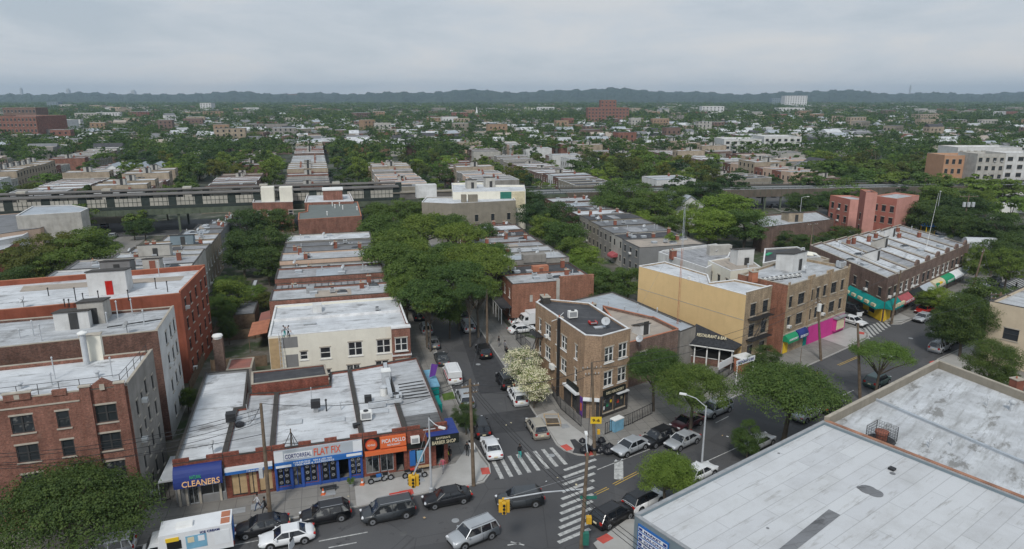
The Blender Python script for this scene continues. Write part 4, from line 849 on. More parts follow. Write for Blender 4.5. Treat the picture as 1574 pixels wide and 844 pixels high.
# driveway canopy left of the cleaners
t=thing('carport','white flat carport roof over the driveway beside the cleaners shop','carport',(*P(262,735),.1))
pc=[P(243,742,2.6),P(268,738,2.6),P(284,700,2.6),P(262,702,2.6)]
MB().prism(pc,2.5,2.65,'galv').obj('roof',t)
for q in pc: MB().tube((*q,.1),(*q,2.5),.05,'steel').obj('post',t)
# ================================================================ tan brick corner building
HT=10.4
pt=[P(899,520,HT),P(925,521.5,HT),P(969.5,509,HT),P(906,468,HT),P(832,461,HT),P(823,468,HT)]
# footprint: chamfered corner at the crossing
f0=Face(pt[0],pt[1]); f1=Face(pt[1],pt[2]); fL=Face(pt[5],pt[0])
K1=f1.L
W_={1:[(.27*K1,4.1,.30*K1,1.9,'pairw'),(.75*K1,4.1,.30*K1,1.9,'pairw'),(.27*K1,7.2,.30*K1,1.9,'pairw'),(.75*K1,7.2,.30*K1,1.9,'pairw'),(.72*K1,.7,.34*K1,1.9,'plaind'),(.3*K1,.7,.34*K1,1.9,'plaind')],
    5:[(u,z,w_,1.8,st) for z in (3.9,7.0) for u,w_,st in ((1.6,.8,'white'),(4.2,1.7,'pairw'),(7.2,.8,'white'),(fL.L-5.6,1.6,'pairw'),(fL.L-2.2,.7,'white'))]+[(fL.L-2.4,.2,1.3,2.3,'plaind')],
    0:[(1.2,.15,1.5,2.5,'door')]}
tan,r,F=building('corner_building','three storey tan brick corner building with white paired windows and black roof',pt,HT,'brick_tan','roof_dark',par=[.35,.35,.2,.2,.25,.35],cop='coping_white',W_=W_,cat='building',jit=False)
mb=MB(); f=F[5]; f.box(mb,fL.L*.52,fL.L*.52+.35,0.1,HT+.4,0,.3,'black_metal'); mb.obj('downpipe',tan)
f=F[1]; mb=MB(); f.box(mb,.1*K1,.85*K1,3.0,3.7,.02,.3,'sign_black'); f.box(mb,.55*K1,.95*K1,2.75,2.9,.02,.5,'sign_white'); o=mb.obj('shop_sign',tan); f.text(o,'DELI GROCERY',.47*K1,3.35,.32,.35,.62*K1,'sign_cream')
f=F[0]; mb=MB(); f.box(mb,.0,f.L,2.65,2.85,.02,.7,'sign_white'); mb.obj('shop_canopy',tan)
plain('shop_dark',(.06,.055,.055),.7,.3,2)
mb=MB(); f=F[1]
for a_,b_ in ((.02,.1),(.48,.54),(.9,.99)): f.box(mb,a_*K1,b_*K1,.13,3.0,.01,.06,'shop_dark')
f.box(mb,.1*K1,.9*K1,.13,.65,.01,.05,'shop_dark'); f.box(mb,.1*K1,.99*K1,2.62,2.98,.01,.05,'shop_dark')
f=F[0]; f.box(mb,.0,.4,.13,2.64,.01,.06,'shop_dark'); f.box(mb,f.L-.4,f.L,.13,2.64,.01,.06,'shop_dark')
f=F[5]; f.box(mb,f.L-5.2,f.L-3.2,.13,2.68,.01,.06,'shop_dark'); f.box(mb,f.L-1.65,f.L-.75,.13,2.68,.01,.06,'shop_dark'); mb.obj('shop_cladding',tan)
mb=MB(); f=F[1]
for k,m_ in enumerate(('sign_white','sign_green','sign_yellow','bluebox','sign_red','sign_cream')): f.box(mb,(.14+k*.125)*K1,(.14+k*.125+.07)*K1,1.0+.3*(k%3),1.45+.3*(k%3),-.13,-.11,m_)
mb.obj('window_poster',tan)
f=F[5]; mb=MB(); f.box(mb,f.L-4.2,f.L-1.2,3.0,3.6,.02,.25,'sign_black'); f.box(mb,f.L-4.6,f.L-1.0,2.7,2.95,.02,.6,'sign_white'); o=mb.obj('shop_sign',tan)
mb=MB(); f.box(mb,f.L-.7,f.L-.05,.2,2.7,.02,.07,'purple'); f.box(mb,f.L-.6,f.L-.2,.9,1.9,.07,.08,'sign_orange'); mb.obj('poster',tan)
mb=MB(); f.box(mb,f.L*.5-1.6,f.L*.5-.7,3.3,3.95,.02,.5,'white_paint'); mb.obj('cooling_unit',tan)
mb=MB()
for z in (3.5,6.6):
    f.box(mb,.2,2.9,z,z+.06,0.02,1.1,'black_metal')
    for k in range(10): q=f.p(.2+k*.3,z+.06,1.08); mb.tube(q,(q[0],q[1],z+1.0),.02,'black_metal',n=4)
    mb.tube(f.p(.2,z+1,1.08),f.p(2.9,z+1,1.08),.03,'black_metal',n=4)
mb.tube(f.p(.4,3.55,.8),f.p(2.3,6.6,.8),.05,'black_metal'); mb.tube(f.p(.4,3.55,.4),f.p(2.3,6.6,.4),.05,'black_metal'); mb.tube(f.p(.3,.8,.6),f.p(1.3,3.5,.6),.05,'black_metal'); mb.obj('fire_escape',tan)
bulk=P(838,465,HT); chimney(r,bulk,HT,1.0,1.6,.9,'coping_dark')
acunit(r,P(880,490,HT),HT,1.2,.6,.9,m='white_paint'); acunit(r,P(911,499,HT),HT,1.0,.8,.25,m='tail_lamp'); dish(r,P(931,506,HT),HT,.55,R(250)); chimney(r,P(861,492,HT),HT,.7,.5,.3,'white_paint'); hatch(r,P(922,504,HT),HT,1.4,.5,.1,m='galv')
MB().path([(*P(866,482,HT),HT+.1),(*P(856,492,HT),HT+.1),(*P(848,495,HT),HT+.1)],.05,'white_paint').obj('cable',r)
# brown building behind it on the avenue with stained roof and terracotta coping
H=6.3
pa=P(969,528,H+.2); poly=[P(968,530,H),P(1043,510,H),P(1004,491,H),P(926,473,H)]
t,r,F=building('brown_building','brown brick building with stained grey roof between the corner building and the restaurant',poly,H,'brick_brown','roof_tan',par=[.3,.45,.35,.2],cop='coping_terracotta',W_={0:[(5.5,2.0,1.6,1.8,'pairw'),(8.2,3.2,2.0,2.0,'pairw'),(2.6,2.9,1.3,1.9,'white')]},cat='building',jit=False)
bulkhead(r,P(985,512,H),H,1.8,1.6,1.5,R(30),'white_stucco'); chimney(r,P(912,474,H),H,.7,.7,.7,'coping_dark'); dish(r,P(983,532,H),H,.5); 
for x,y in ((935,470),(960,478),(980,474)): ventpipe(r,P(x,y,H),H,.6)
H=5.6
poly=[P(903,457,H),P(1000,483.5,H),P(1043,509.5,H),P(1068,500,H),P(940,447,H)]
poly=[P(862,466,H),P(915,478,H),P(1005,489,H),P(1046,511,H),P(1070,502,H),P(941,449,H)]
t,r,F=building('workshop','long low building with pale silver roof beside the yellow wall',poly,5.5,'grey_stucco','roof_silver',par=.12,cop='coping_dark',cat='building',jit=False)
MB().add([(*P(966,461,5.5),5.52),(*P(971,459.5,5.5),5.52),(*P(1050,494,5.5),5.52),(*P(1046,496,5.5),5.52)],[(0,1,2,3)],'roof_dark').obj('roof_panel',r)
for x,y in ((905,468),(917,466),(1010,480)): ventpipe(r,P(x,y,5.5),5.5,.6)
# ================================================================ restaurant with black shingle roof
H=3.6
p0,p1,p2,p3=P(1046,523,H),P(1129,535,H),P(1141,528,H),P(1070,503,4.8)
poly=[p0,p1,p2,p3]; c=sum(poly,Vector((0,0)))/4
t=thing('restaurant','single storey restaurant with sloped black shingle roof and white trim under the yellow wall','restaurant',(c.x,c.y,.1))
plain('shingle',(.035,.037,.042),.9,.35,3)
mb=MB(); zz=[3.2,3.2,3.3,5.2]; mb.add([(p.x,p.y,z) for p,z in zip(poly,zz)]+[(p.x,p.y,z+.15) for p,z in zip(poly,zz)],[(3,2,1,0),(4,5,6,7),(0,1,5,4),(1,2,6,5),(2,3,7,6),(3,0,4,7)],'shingle'); ro=mb.obj('roof',t)
mb=MB(); ip=offset(poly,.6)
for i in range(4):
    f=Face(ip[i],ip[(i+1)%4])
    if i in(0,1): f.box(mb,0,f.L,.1,1.2,-.15,0,'brick_dark'); f.box(mb,.16,f.L-.16,1.2,3.15,-.4,-.34,'dark_void')
    else: f.box(mb,.2,f.L,.1,3.1,-.15,0,'grey_stucco')
mb.obj('wall',t)
f=Face(poly[0],poly[1]); mb=MB(); f.box(mb,0,f.L,3.05,3.2,.0,.08,'white_paint')
for k in range(5): u=.3+k*(f.L-.6)/4; f.box(mb,u-.09,u+.09,.1,3.06,-.6,-.42,'white_paint')
for k in range(4): u=.3+(k+.5)*(f.L-.6)/4; f.box(mb,u-1.2,u+1.2,1.25,1.32,-.55,-.48,'white_paint')
mb.obj('trim',t)
lf=Face(P(1066,518,3.7),P(1100,527,3.7)); f.text(ro,'RESTAURANT & BAR',f.L*.55,4.35,-1.4,.55,4.2,'sign_cream',-.9)
# sign boards at its entrance
t=thing('entrance_kiosk','small red kiosk with white sign boards at the restaurant entrance','kiosk',(*P(1142,572,0),.13)); cc=P(1142,572,0)
MB().box((cc.x,cc.y,1.2),(2.2,1.6,2.1),'coping_terracotta',.5).box((cc.x,cc.y,2.4),(2.6,2.0,.15),'white_paint',.5).obj('body',t)
f=Face(P(1132,556,3.6),P(1160,547,3.6)); mb=MB(); f.box(mb,0,f.L,3.0,3.7,0,.1,'sign_white'); o=mb.obj('sign_board',t); f.text(o,'RESTAURANT & BAR',f.L/2,3.35,.12,.35,f.L*.85,'letter_navy')
for u in (.2,f.L-.2): q=f.p(u,0,.05); MB().tube((q[0],q[1],.13),(q[0],q[1],3.05),.06,'white_paint').obj('post',t)
f=Face(P(1105,563,1.8),P(1126,552,1.8)); t=thing('sign_board','white framed menu board on the fence before the restaurant','sign',(*f.p(f.L/2,0)[:2],.13)); mb=MB(); f.box(mb,0,f.L,1.3,2.3,0,.08,'sign_white'); mb.obj('board',t)
for u in (.1,f.L-.1): q=f.p(u,0,.04); MB().tube((q[0],q[1],.13),(q[0],q[1],1.3),.05,'black_metal').obj('post',t)
# ================================================================ yellow walled building and its neighbours
HY=10.6
pa,pb,pc_,pd=P(982,410.5,HY),P(1147,455,HY),P(1187,444,HY),P(1020,402,HY)
e=(pb-pa).normalized(); 
poly=[pa,pb,pc_,P(1128,432,HY),P(1092,436,HY),P(1088,424,HY),P(1022,404,HY)]
WY={1:[(2.0,z,1.3,1.9,'plaind') for z in (.8,4.0,7.2)]+[(5.0,z,1.3,1.9,'plaind') for z in (.8,4.0,7.2)]}
t,r,F=building('yellow_building','three storey building with a long blank yellow painted side wall and white roof',poly,HY,'brick_buff','roof_white',par=[.1,.5,.25,.2,.2,.2,.2],cop='coping_white',W_=WY,walls={0:'paint_yellow'},cat='building',jit=False)
f=F[1]; mb=MB()
for z in (3.7,6.9):
    f.box(mb,.8,6.0,z,z+.06,.02,1.0,'black_metal')
    for k in range(18): q=f.p(.8+k*.3,z+.06,.98); mb.tube(q,(q[0],q[1],z+1.0),.02,'black_metal',n=4)
    mb.tube(f.p(.8,z+1,.98),f.p(6,z+1,.98),.03,'black_metal',n=4)
mb.tube(f.p(2,3.75,.8),f.p(4.6,6.9,.8),.05,'black_metal'); mb.tube(f.p(2,3.75,.4),f.p(4.6,6.9,.4),.05,'black_metal'); mb.obj('fire_escape',t)
f=F[0]; mb=MB(); f.box(mb,0.05,f.L-.05,6.9,6.98,.0,.03,'stone'); mb.obj('wall_band',t)
MB().box(f.p(f.L*.5,10.9,-.15),(.4,.4,.5),'white_paint',f.ang).obj('vent_box',r)
mb=MB()
for k in range(5): q=P(1075+k*9,400+k*2.6,HY); mb.tube((q.x,q.y,HY),(q.x+1.2,q.y+.4,HY+1.0),.04,'steel',n=4)
# tan front building with pink shop (three storeys)
HP=10.6
q0,q1,q2=P(1211,443.5,HP),P(1306,414,HP),P(1128,427,HP)
d1=(q1-q0).normalized(); n1_=Vector((-d1.y,d1.x)); dep=15
poly=[q0,q1,q1+n1_*10,q2+d1*1.0]
L=(q1-q0).length
us=[1.8,5.3,8.6,11.0,13.4,17.0,L-3.0]; us=[u*L for u in (.065,.225,.385,.49,.60,.75,.90)]
WP={0:[(u,z,w_,1.75,st) for z in (4.2,7.4) for u,w_,st in zip(us,(.9,1.8,.9,.9,.9,1.8,.9),('dark','paird','dark','dark','dark','paird','dark'))],3:[(5,z,1.5,1.8,'plaind') for z in (1,4.2,7.4)]+[(10,z,1.2,1.7,'plaind') for z in (4.2,7.4)]}
t,r,F=building('pink_shop_building','three storey buff brick building with bright pink ground floor shop',poly,HP,'brick_buff','roof_white2',par=[.35,.4,.3,.45],cop='coping_stone',W_=WP,walls={3:'brick_orange'},cat='building',jit=False)
f=F[0]; mb=MB()
for u0,u1 in ((L*.32,L*.42),(L*.62,L*.72)): f.box(mb,u0,u1,HP+.42,HP+.85,-.24,.0,'brick_buff')
for u in (0.25,L*.36,L*.68,L-.25): f.box(mb,u-.22,u+.22,3.4,HP+.9,0,.14,'brick_buff')
f.box(mb,0,L,3.15,3.4,0,.18,'stone'); mb.obj('cornice',t)
mb=MB(); f.box(mb,L*.385,L-.05,.1,3.12,.0,.16,'magenta'); mb.obj('pink_front',t)
mb=MB(); f.box(mb,L*.8,L*.97,.7,2.8,.16,.6,'magenta'); f.box(mb,L*.82,L*.95,.9,2.6,.6,.66,'sign_cream'); f.box(mb,L*.79,L*.98,2.85,3.05,.16,.9,'steel'); mb.obj('show_window',t)
aw=awning(f,t,.1,L*.165,2.3,3.3,.9,'sign_green'); f.text(aw,'LAUNDROMAT',L*.085,2.6,.96,.35,L*.13,'sign_white')
aw=awning(f,t,L*.175,L*.32,2.4,3.4,.9,'sign_blue'); f.text(aw,'DELI GROCERY',L*.247,2.5,.98,.4,L*.12,'sign_white')
mb=MB(); f.box(mb,L*.325,L*.38,.1,3.1,.02,.05,'awn_teal'); f.box(mb,.3,1.6,.2,2.2,.02,.06,'sign_yellow'); mb.obj('mural',t)
for x,y in ((1219,424),(1223,423),(1226,425)): pass
bulkhead(r,P(1215,413,HP),HP,4.2,3.0,3.0,f.ang,'white_stucco'); MB().path([(*P(1229,412,HP),HP),(*P(1229,412,HP),HP+3.4),(*P(1233,412,HP),HP+3.4),(*P(1233,412,HP),HP+2.8)],.12,'galv').obj('flue',r)
acunit(r,P(1292,412,HP),HP,1.2,1,1); 
for k in range(9): acunit(r,P(1172+k*7,433-k*.9,HP),HP,.7,.5,.35,m='white_paint')
chimney(r,P(1157,433,HP),HP,1.0,1.0,1.6,'brick_orange'.replace('brick_orange','coping_terracotta'))
dish(r,P(1238,420,HP),HP,.4)
# older roofs behind these two
def slab(name,label,px,h,wm,rm,**k):
    poly=[P(a_,b_,h) for a_,b_ in px]; ar=sum(a.x*b.y-b.x*a.y for a,b in zip(poly,poly[1:]+poly[:1]))
    if ar<0: poly=poly[::-1]
    return building(name,label,poly,h,wm,rm,cat=k.pop('cat','building'),jit=False,**k)
t,r,F=slab('white_building','white walled building with ragged grey roof behind the yellow building',[(1012,391),(1085,416),(1120,398),(1125,386),(1100,378),(1020,388)],9.5,'white_stucco','roof_patchy',par=.4,cop='coping_white',W_={0:wins(14,[6.0],n=4,w=.8,h=1.3,style='plaind')})
chimney(r,P(1034,398,9.5),9.5,1,1,1.6); dish(r,P(1100,392,9.5),9.5,.4)
MB().box((*P(1105,391,9.5),10.4),(4.5,1.2,1.8),'pale_stucco',.2).obj('painted_wall',r)
t,r,F=slab('peach_building','low cream building with flat tan roof between the roofs behind the pink shop',[(1088,402),(1123,418),(1170,412),(1150,398),(1125,396)],10.2,'cream','roof_tan',par=.12,cop='coping_white',W_={0:wins(8,[7.2],n=3,w=.9,h=1.6,style='plaind')})
ventpipe(r,P(1150,411,10.2),10.2,.5,.15); chimney(r,P(1136,400,10.2),10.2,.8,.8,1.5,'coping_dark')
t,r,F=slab('rear_building','rear building with dark flat roof and pale stucco walls behind the pink shop building',[(1172,407),(1215,398),(1262,397),(1225,381),(1175,384)],11.0,'pale_stucco','roof_dark',par=.2,cop='coping_white',W_={0:wins(8,[8.3],us=[3.5,6],w=1.0,h=1.6,style='plaind')})
bulkhead(r,P(1140,398,11),9.6,3,2.6,3.4,.2,'white_stucco'); q=P(1181,391,11); MB().box((q.x,q.y,11.02+.05),(2.4,.7,.1),'sign_green',.9).obj('tarpaulin',r)
t,r,F=slab('tan_annex','annex with pale tan roof and rounded end behind the pink shop building',[(1200,409),(1245,408),(1275,400),(1240,388),(1215,390)],10.0,'tan_stucco','roof_tan',par=.2,cop='coping_stone')
MB().lathe((*P(1244,399,10),10),[(1.8,0),(1.7,.7),(1.1,1.2),(.2,1.4)],'cream',16).obj('dome',r)
# ================================================================ green awning row
HG=7.6
g0=P(1365,431,HG); gd=ND.copy(); gn=Vector((-gd.y,gd.x))
gU=(P(1490,378,HG)-g0); gd=gU.normalized(); gL=gU.length; sd=(P(1245,379,HG)-g0).normalized()
nb=8; GR='attached brick shops with upper floors on the far corner'
gc=[('roof_white2','corner brick shop building with teal awning wrapping the street corner'),('roof_white','second shop house from the teal awning corner, above the red awning'),('roof_patchy','third shop house from the teal awning corner'),('roof_white','fourth shop house from the teal awning corner, with arched parapet'),('roof_white2','fifth shop house from the teal awning corner, above the yellow and green awning'),('roof_white','sixth shop house from the teal awning corner, above the green awning'),('roof_white2','seventh shop house from the teal awning corner, above the grey awning'),('roof_patchy','last shop house of the row, farthest from the teal awning corner')]
sideL=(P(1245,379,HG)-g0).length
for k in range(nb):
    a=g0+gd*(gL*k/nb); b=g0+gd*(gL*(k+1)/nb); dpt=sideL*(1-.02*k) ; 
    poly=[a,b,b+sd*dpt,a+sd*dpt]; L=gL/nb
    ws=[(u,4.2,L*.24,1.8,'white' if k in(1,2,4,5) else 'dark') for u in (L*.27,L*.73)]
    Wd={0:ws}
    if k==0: Wd[3]=wins(dpt,[4.2],n=7,w=1.0,h=1.6,style='dark')
    t,r,F=building('shop_house',gc[k][1],poly,HG,'brick_brown',gc[k][0],par=[.5,.14,.3,.3 if k==0 else .14],cop='coping_stone',W_=Wd,cat='shop house',group=GR)
    f=F[0]; mb=MB()
    if k>1:
        n=9; vs=[f.p(L/2+1.0*math.cos(math.pi*i/n),HG+.55+1.0*math.sin(math.pi*i/n),0.02) for i in range(n+1)]+[f.p(L/2+1.0*math.cos(math.pi*i/n),HG+.55+1.0*math.sin(math.pi*i/n),-.3) for i in range(n+1)]
        mb.add(vs,[tuple(range(n,-1,-1))[::-1],tuple(range(n+1,2*n+2))[::-1]]+[(i,i+n+1,i+n+2,i+1) for i in range(n)],'brick_brown'); mb.obj('gable',t)
    if k==0:
        aw=awning(f,t,.1,L-.1,2.5,3.7,1.3,'awn_teal',curve=False); aw2=awning(F[3],t,F[3].L-11,F[3].L-.05,2.5,3.7,1.3,'awn_teal',curve=False)
        mm=MB()
        for i in range(3): f.box(mm,1+i*1.8,2.2+i*1.8,2.6,3.1,1.0,1.34,'sign_cream')
        for i in range(5): F[3].box(mm,F[3].L-10.3+i*2.1,F[3].L-9.2+i*2.1,2.6,3.1,1.0,1.34,'sign_cream')
        mm.obj('awning_patch',t)
        mm=MB(); F[3].box(mm,F[3].L-6,F[3].L-.3,.1,2.5,.02,.12,'sign_yellow'); f.box(mm,.3,3.0,.1,2.5,.02,.12,'sign_yellow'); F[3].box(mm,F[3].L-4,F[3].L-2.4,.9,2.2,.12,.16,'shop_glass'); mm.obj('yellow_front',t)
        mm=MB(); F[3].box(mm,F[3].L-18,F[3].L-11.3,.1,3,.02,.06,'awn_teal'); mm.obj('mural',t)
    else:
        m_=['','pink_awn','sign_black','sign_grey','sign_cream','sign_green','sign_white','sign_grey'][k]
        aw=awning(f,t,.15,L-.15,2.6,3.6,1.3,m_,curve=k in(4,5))
        tx={1:'MEATS',4:'MARKET',5:'PHARMACY',6:'NEW LOTS'}.get(k)
        if tx: f.text(aw,tx,L/2,2.75,1.36,.45,L*.7,'sign_white')
        mm=MB(); f.box(mm,.4,L-.4,.3,2.4,.02,.05,'shop_glass'); mm.obj('shop_window',t)
    if k==4:
        mm=MB(); f.box(mm,.2,L*.3,2.7,3.3,1.0,1.36,'sign_green'); f.box(mm,L*.32,L*.6,2.7,3.3,1.0,1.36,'sign_yellow'); mm.obj('awning_band',t)
    if k in(1,3,5): bulkhead(r,a+sd*(dpt*(.3+.1*k))+gd*2.2,HG,1.9,2.6,2.3,math.atan2(gd.y,gd.x),'pale_stucco' if k==3 else 'white_stucco',slope=1.5)
    litter(r,poly,HG,3,k+50)
# storage containers, tank and trailers behind the row
def container(label,px,py,ang,L,m,h=2.6,name='container',w=2.5,z0=.1):
    p=P(px,py,1.3); t=thing(name,label,'container',(p.x,p.y,z0)); mb=MB().box((p.x,p.y,z0+.15+h/2),(L,w,h),m,ang)
    ca,sa=math.cos(ang),math.sin(ang)
    for k in range(int(L/.5)):
        x=-L/2+.3+k*.5
        for s in(-1,1): mb.box((p.x+x*ca-s*(w/2+.02)*-sa*-1,p.y+x*sa+s*(w/2+.02)*ca,z0+.15+h/2),(.18,.06,h-.3),m,ang)
    mb.obj('body',t); MB().box((p.x,p.y,z0+.07),(L-.3,w-.4,.14),'black_metal',ang).obj('skid',t)
container('pale green shipping container behind the brown hedge, beside the pink building',1335,364,R(-8),11,'galv')
container('long grey shipping container behind the far end of the shop row',1475,372,R(-8),12,'galv')
container('white truck trailer parked on the far road at right',1558,322,R(-6),13,'white_paint',3.2,'truck_trailer')
p=P(1508,374,3); t=thing('storage_tank','silver cylindrical tank at the far end of the shop row','tank',(p.x,p.y,.1)); MB().tube((p.x-3.5,p.y+1,3),(p.x+3.5,p.y,3),1.4,'galv',n=16).obj('vessel',t); MB().box((p.x-2,p.y+.6,.9),(.4,2,1.8),'steel').box((p.x+2,p.y+.3,.9),(.4,2,1.8),'steel').obj('cradle',t)
# brown low building with hedges + pink block
t,r,F=slab('warehouse','long low brown brick warehouse with white roof left of the pink block',[(1160,346),(1173,352),(1282,339),(1255,326),(1165,333)],6.2,'brick_brown','roof_white2',par=.35,cop='coping_dark')
bulkhead(r,P(1217,339,6.2),6.2,4,4,2.4,.1,'tan_stucco')
HK=10.5
def dirn(a): return Vector((math.cos(R(a)),math.sin(R(a))))
p=P(1308,309,HK); q=P(1341,309.5,HK)
for i,(fl_,fr_,bl_,h,lab) in enumerate([((1307,309),(1341,309.5),(1276,302),HK,'left wing of the salmon pink apartment block, lower of the two wings'),((1379,308),(1413,302.5),(1342,303),HK+.4,'right wing of the salmon pink apartment block, larger with blank side wall'),((1331,297.5),(1349,299),(1322,293),HK+4,'square stair tower of the salmon pink apartment block, between its two wings')]):
    a,b,d=P(*fl_,h),P(*fr_,h),P(*bl_,h); poly=[a,b,b+(d-a),d]
    t,r,F=building('pink_block',lab,poly,h,'paint_pink','roof_white2' if i<2 else 'roof_grey',par=.35,cop='coping_terracotta',W_={3:wins((d-a).length,[4.2,7.4],n=3 if i<2 else 1,w=1.2,h=1.7,style='dark')},walls={3:'paint_salmon'},cat='apartment block',jit=False)
# playground equipment
p=P(1425,362,1.5); t=thing('playground_set','colourful playground climbing set with blue roof and slide behind the shop row','playground',(p.x,p.y,.1))
MB().lathe((p.x,p.y,4.2),[(2.0,0),(.1,1.5)],'sign_blue2',8).obj('roof',t); mb=MB()
for dx in (-1.2,1.2):
    for dy in (-1.2,1.2): mb.tube((p.x+dx,p.y+dy,.1),(p.x+dx,p.y+dy,4.2),.12,'sign_yellow')
mb.box((p.x,p.y,1.8),(2.6,2.6,.2),'sign_yellow'); mb.box((p.x,p.y,2.5),(2.4,2.4,.7),'sign_cream'); mb.obj('tower',t)
MB().tube((p.x+1.2,p.y,2.2),(p.x+5,p.y-1,.4),.6,'sign_blue2').obj('slide',t); MB().tube((p.x-1.2,p.y,2.2),(p.x-4,p.y+1,.4),.5,'pink_awn').obj('tube_slide',t)
# ================================================================ right hand side: big commercial roofs in the foreground
HB1=6.0
S0b=P(975,795,HB1); Sd=(P(1265,650,HB1)-S0b).normalized(); Sn=Vector((Sd.y,-Sd.x))
L1=(P(1265,650,HB1)-S0b).length
poly=[S0b+Sn*60,S0b+Sd*L1+Sn*60,S0b+Sd*L1,S0b]
plain('aw_grey',(.3,.33,.35))
t,r,F=building('commercial_building','low commercial building with huge pale seamed metal roof in the right foreground',poly,HB1,'slate_paint','roof_metal',par=[.0,.25,.25,.12],cop='steel',cat='commercial building',jit=False,th=.3)
f=F[3]; mb=MB(); f.box(mb,f.L-4.2,f.L-.6,0,HB1-2.4,0.0,.05,'brick_red'); mb.obj('brick_panel',t)
# the west wall runs from the avenue corner; signs near the corner
fw=Face(S0b,S0b+Sn*30)
mb=MB(); fw2=Face(S0b,S0b+Sn*30)
f=F[3]; Lw=f.L
mb=MB(); f.box(mb,.3,9.5,0.02,3.1,.0,.06,'brick_red'); mb.obj('brick_front',t)
mb=MB(); f.box(mb,.5,3.6,3.35,5.75,.02,.12,'sign_blue2')
for k in range(5): f.box(mb,.6,3.5,3.5+k*.44,3.82+k*.44,.121,.14,'sign_white'); f.box(mb,3.1,3.45,3.55+k*.44,3.77+k*.44,.141,.15,'sign_blue'); f.box(mb,.65,1.0,3.55+k*.44,3.77+k*.44,.141,.15,'sign_blue')
o=mb.obj('sign_panel',t)
for k,sx in enumerate(['MEDICAL','PHARMACY','OPEN','SALON','MARKET']): f.text(o,sx,2.05,3.66+k*.44,.15,.2,1.7,'letter_navy')
mb=MB(); q=f.p(7.4,4.6,.02); n3=Vector((f.n.x,f.n.y,0)); f.box(mb,5.4,9.4,3.9,5.3,.02,.2,'sign_red'); f.box(mb,5.3,9.5,3.8,5.4,.02,.18,'sign_white'); o=mb.obj('shop_sign',t); f.text(o,'MARKET',7.4,4.6,.22,.8,3.4,'sign_white')
# roof details: dark strip, stains, fan housing
mb=MB(); mb.add([(*P(a_,b_,HB1),HB1+.02) for a_,b_ in ((1190,850),(1218,850),(1292,792),(1274,783))],[(3,2,1,0)],'roof_grey'); mb.obj('roof_panel',r)
for x,y,s in ((1345,758,.8),(1334,753,.9),(1322,750,.35),(1372,728,.3),(1197,697,.15),(1180,812,.15)):
    q=P(x,y,HB1); MB().lathe((q.x,q.y,HB1+.01),[(s*.8,0),(s*.8,.015+s*.01)],'roof_grey',14).obj('tar_patch',r)
q=P(1371,722,HB1); MB().box((q.x,q.y,HB1+.1),(.5,.5,.2),'black_metal',.6).obj('roof_drain',r)
HB2=6.15; plain('coping_rust',(.33,.17,.11),.8,.3,.8)
a=P(1265,650,HB2); b=P(1440,560,HB2); d=P(1574,611,HB2); dd=(d-b).normalized()
poly=[a+Sn*50+Sd*.05,b+Sn*50,b,a+Sd*.05]
poly=[a+Sd*.1+Sn*52, b+dd*52, b, a+Sd*.1]
t,r,F=building('commercial_building','neighbouring low building with stained white roof, terracotta party wall and caged roof fan',poly,HB2-.3,'taupe','roof_big',par=[.3,.9,.9,.35],cop='coping_stone',cat='commercial building',jit=False,th=.35)
f=F[3]; mb=MB(); f.box(mb,.05,f.L-.5,HB2+.05,HB2+.25,-.42,-.05,'coping_rust'); mb.obj('terracotta_coping',t)
m1=P(1340,614,HB2-.3); mb=MB(); m2=m1+(P(1574,714,HB2-.3)-m1).normalized()*40; f=Face(m1,m2); f.box(mb,0,f.L,HB2-.3,HB2-.05,-.3,0,'roof_silver'); mb.obj('party_wall',r)
mb=MB(); mb.add([(*P(a_,b_,HB2-.3),HB2-.285) for a_,b_ in ((1344,606),(1358,602),(1430,622),(1400,645))],[(3,2,1,0)],'roof_grey'); 
q=P(1354,677,HB2-.3); ang=math.atan2(Sd.y,Sd.x)
MB().lathe((q.x,q.y,HB2-.3),[(.5,0),(.5,.7),(.62,.75),(.62,1.0),(.15,1.15)],'chimney_brick',14).lathe((q.x,q.y,HB2-.28),[(1.3,0),(1.3,.03)],'tar_patch',12).obj('roof_fan',r)
mb=MB(); z=HB2-.3
cs=[q+Vector((math.cos(ang),math.sin(ang)))*x+Vector((-math.sin(ang),math.cos(ang)))*y for x,y in ((-1,-1),(1,-1),(1,1),(-1,1))]
for i in range(4):
    p0,p1=cs[i],cs[(i+1)%4]; mb.tube((*p0,z),(*p0,z+1.5),.035,'black_metal',n=4)
    for k in range(1,9): s_=p0.lerp(p1,k/9); mb.tube((*s_,z),(*s_,z+1.5),.013,'black_metal',n=3)
    for k in range(1,6): mb.tube((*p0,z+1.5*k/5),(*p1,z+1.5*k/5),.016,'black_metal',n=3)
for k in range(1,6): mb.tube((*cs[0].lerp(cs[1],k/6),z+1.5),(*cs[3].lerp(cs[2],k/6),z+1.5),.015,'black_metal',n=3)
mb.obj('fan_cage',r)
for x,y,h in ((1429,684,.7),(1431,681,.7),(1463,681,.6),(1518,620,.8)): ventpipe(r,P(x,y,HB2),HB2-.3,h,.06)
q=P(1555,627,HB2); MB().tube((q.x,q.y,z),(q.x,q.y,z+.9),.2,'galv').lathe((q.x,q.y,z+.9),[(.35,0),(.35,.15),(.05,.35)],'galv').obj('roof_fan',r)
chimney(r,P(1561,598,HB2),z,1.1,.9,1.5)
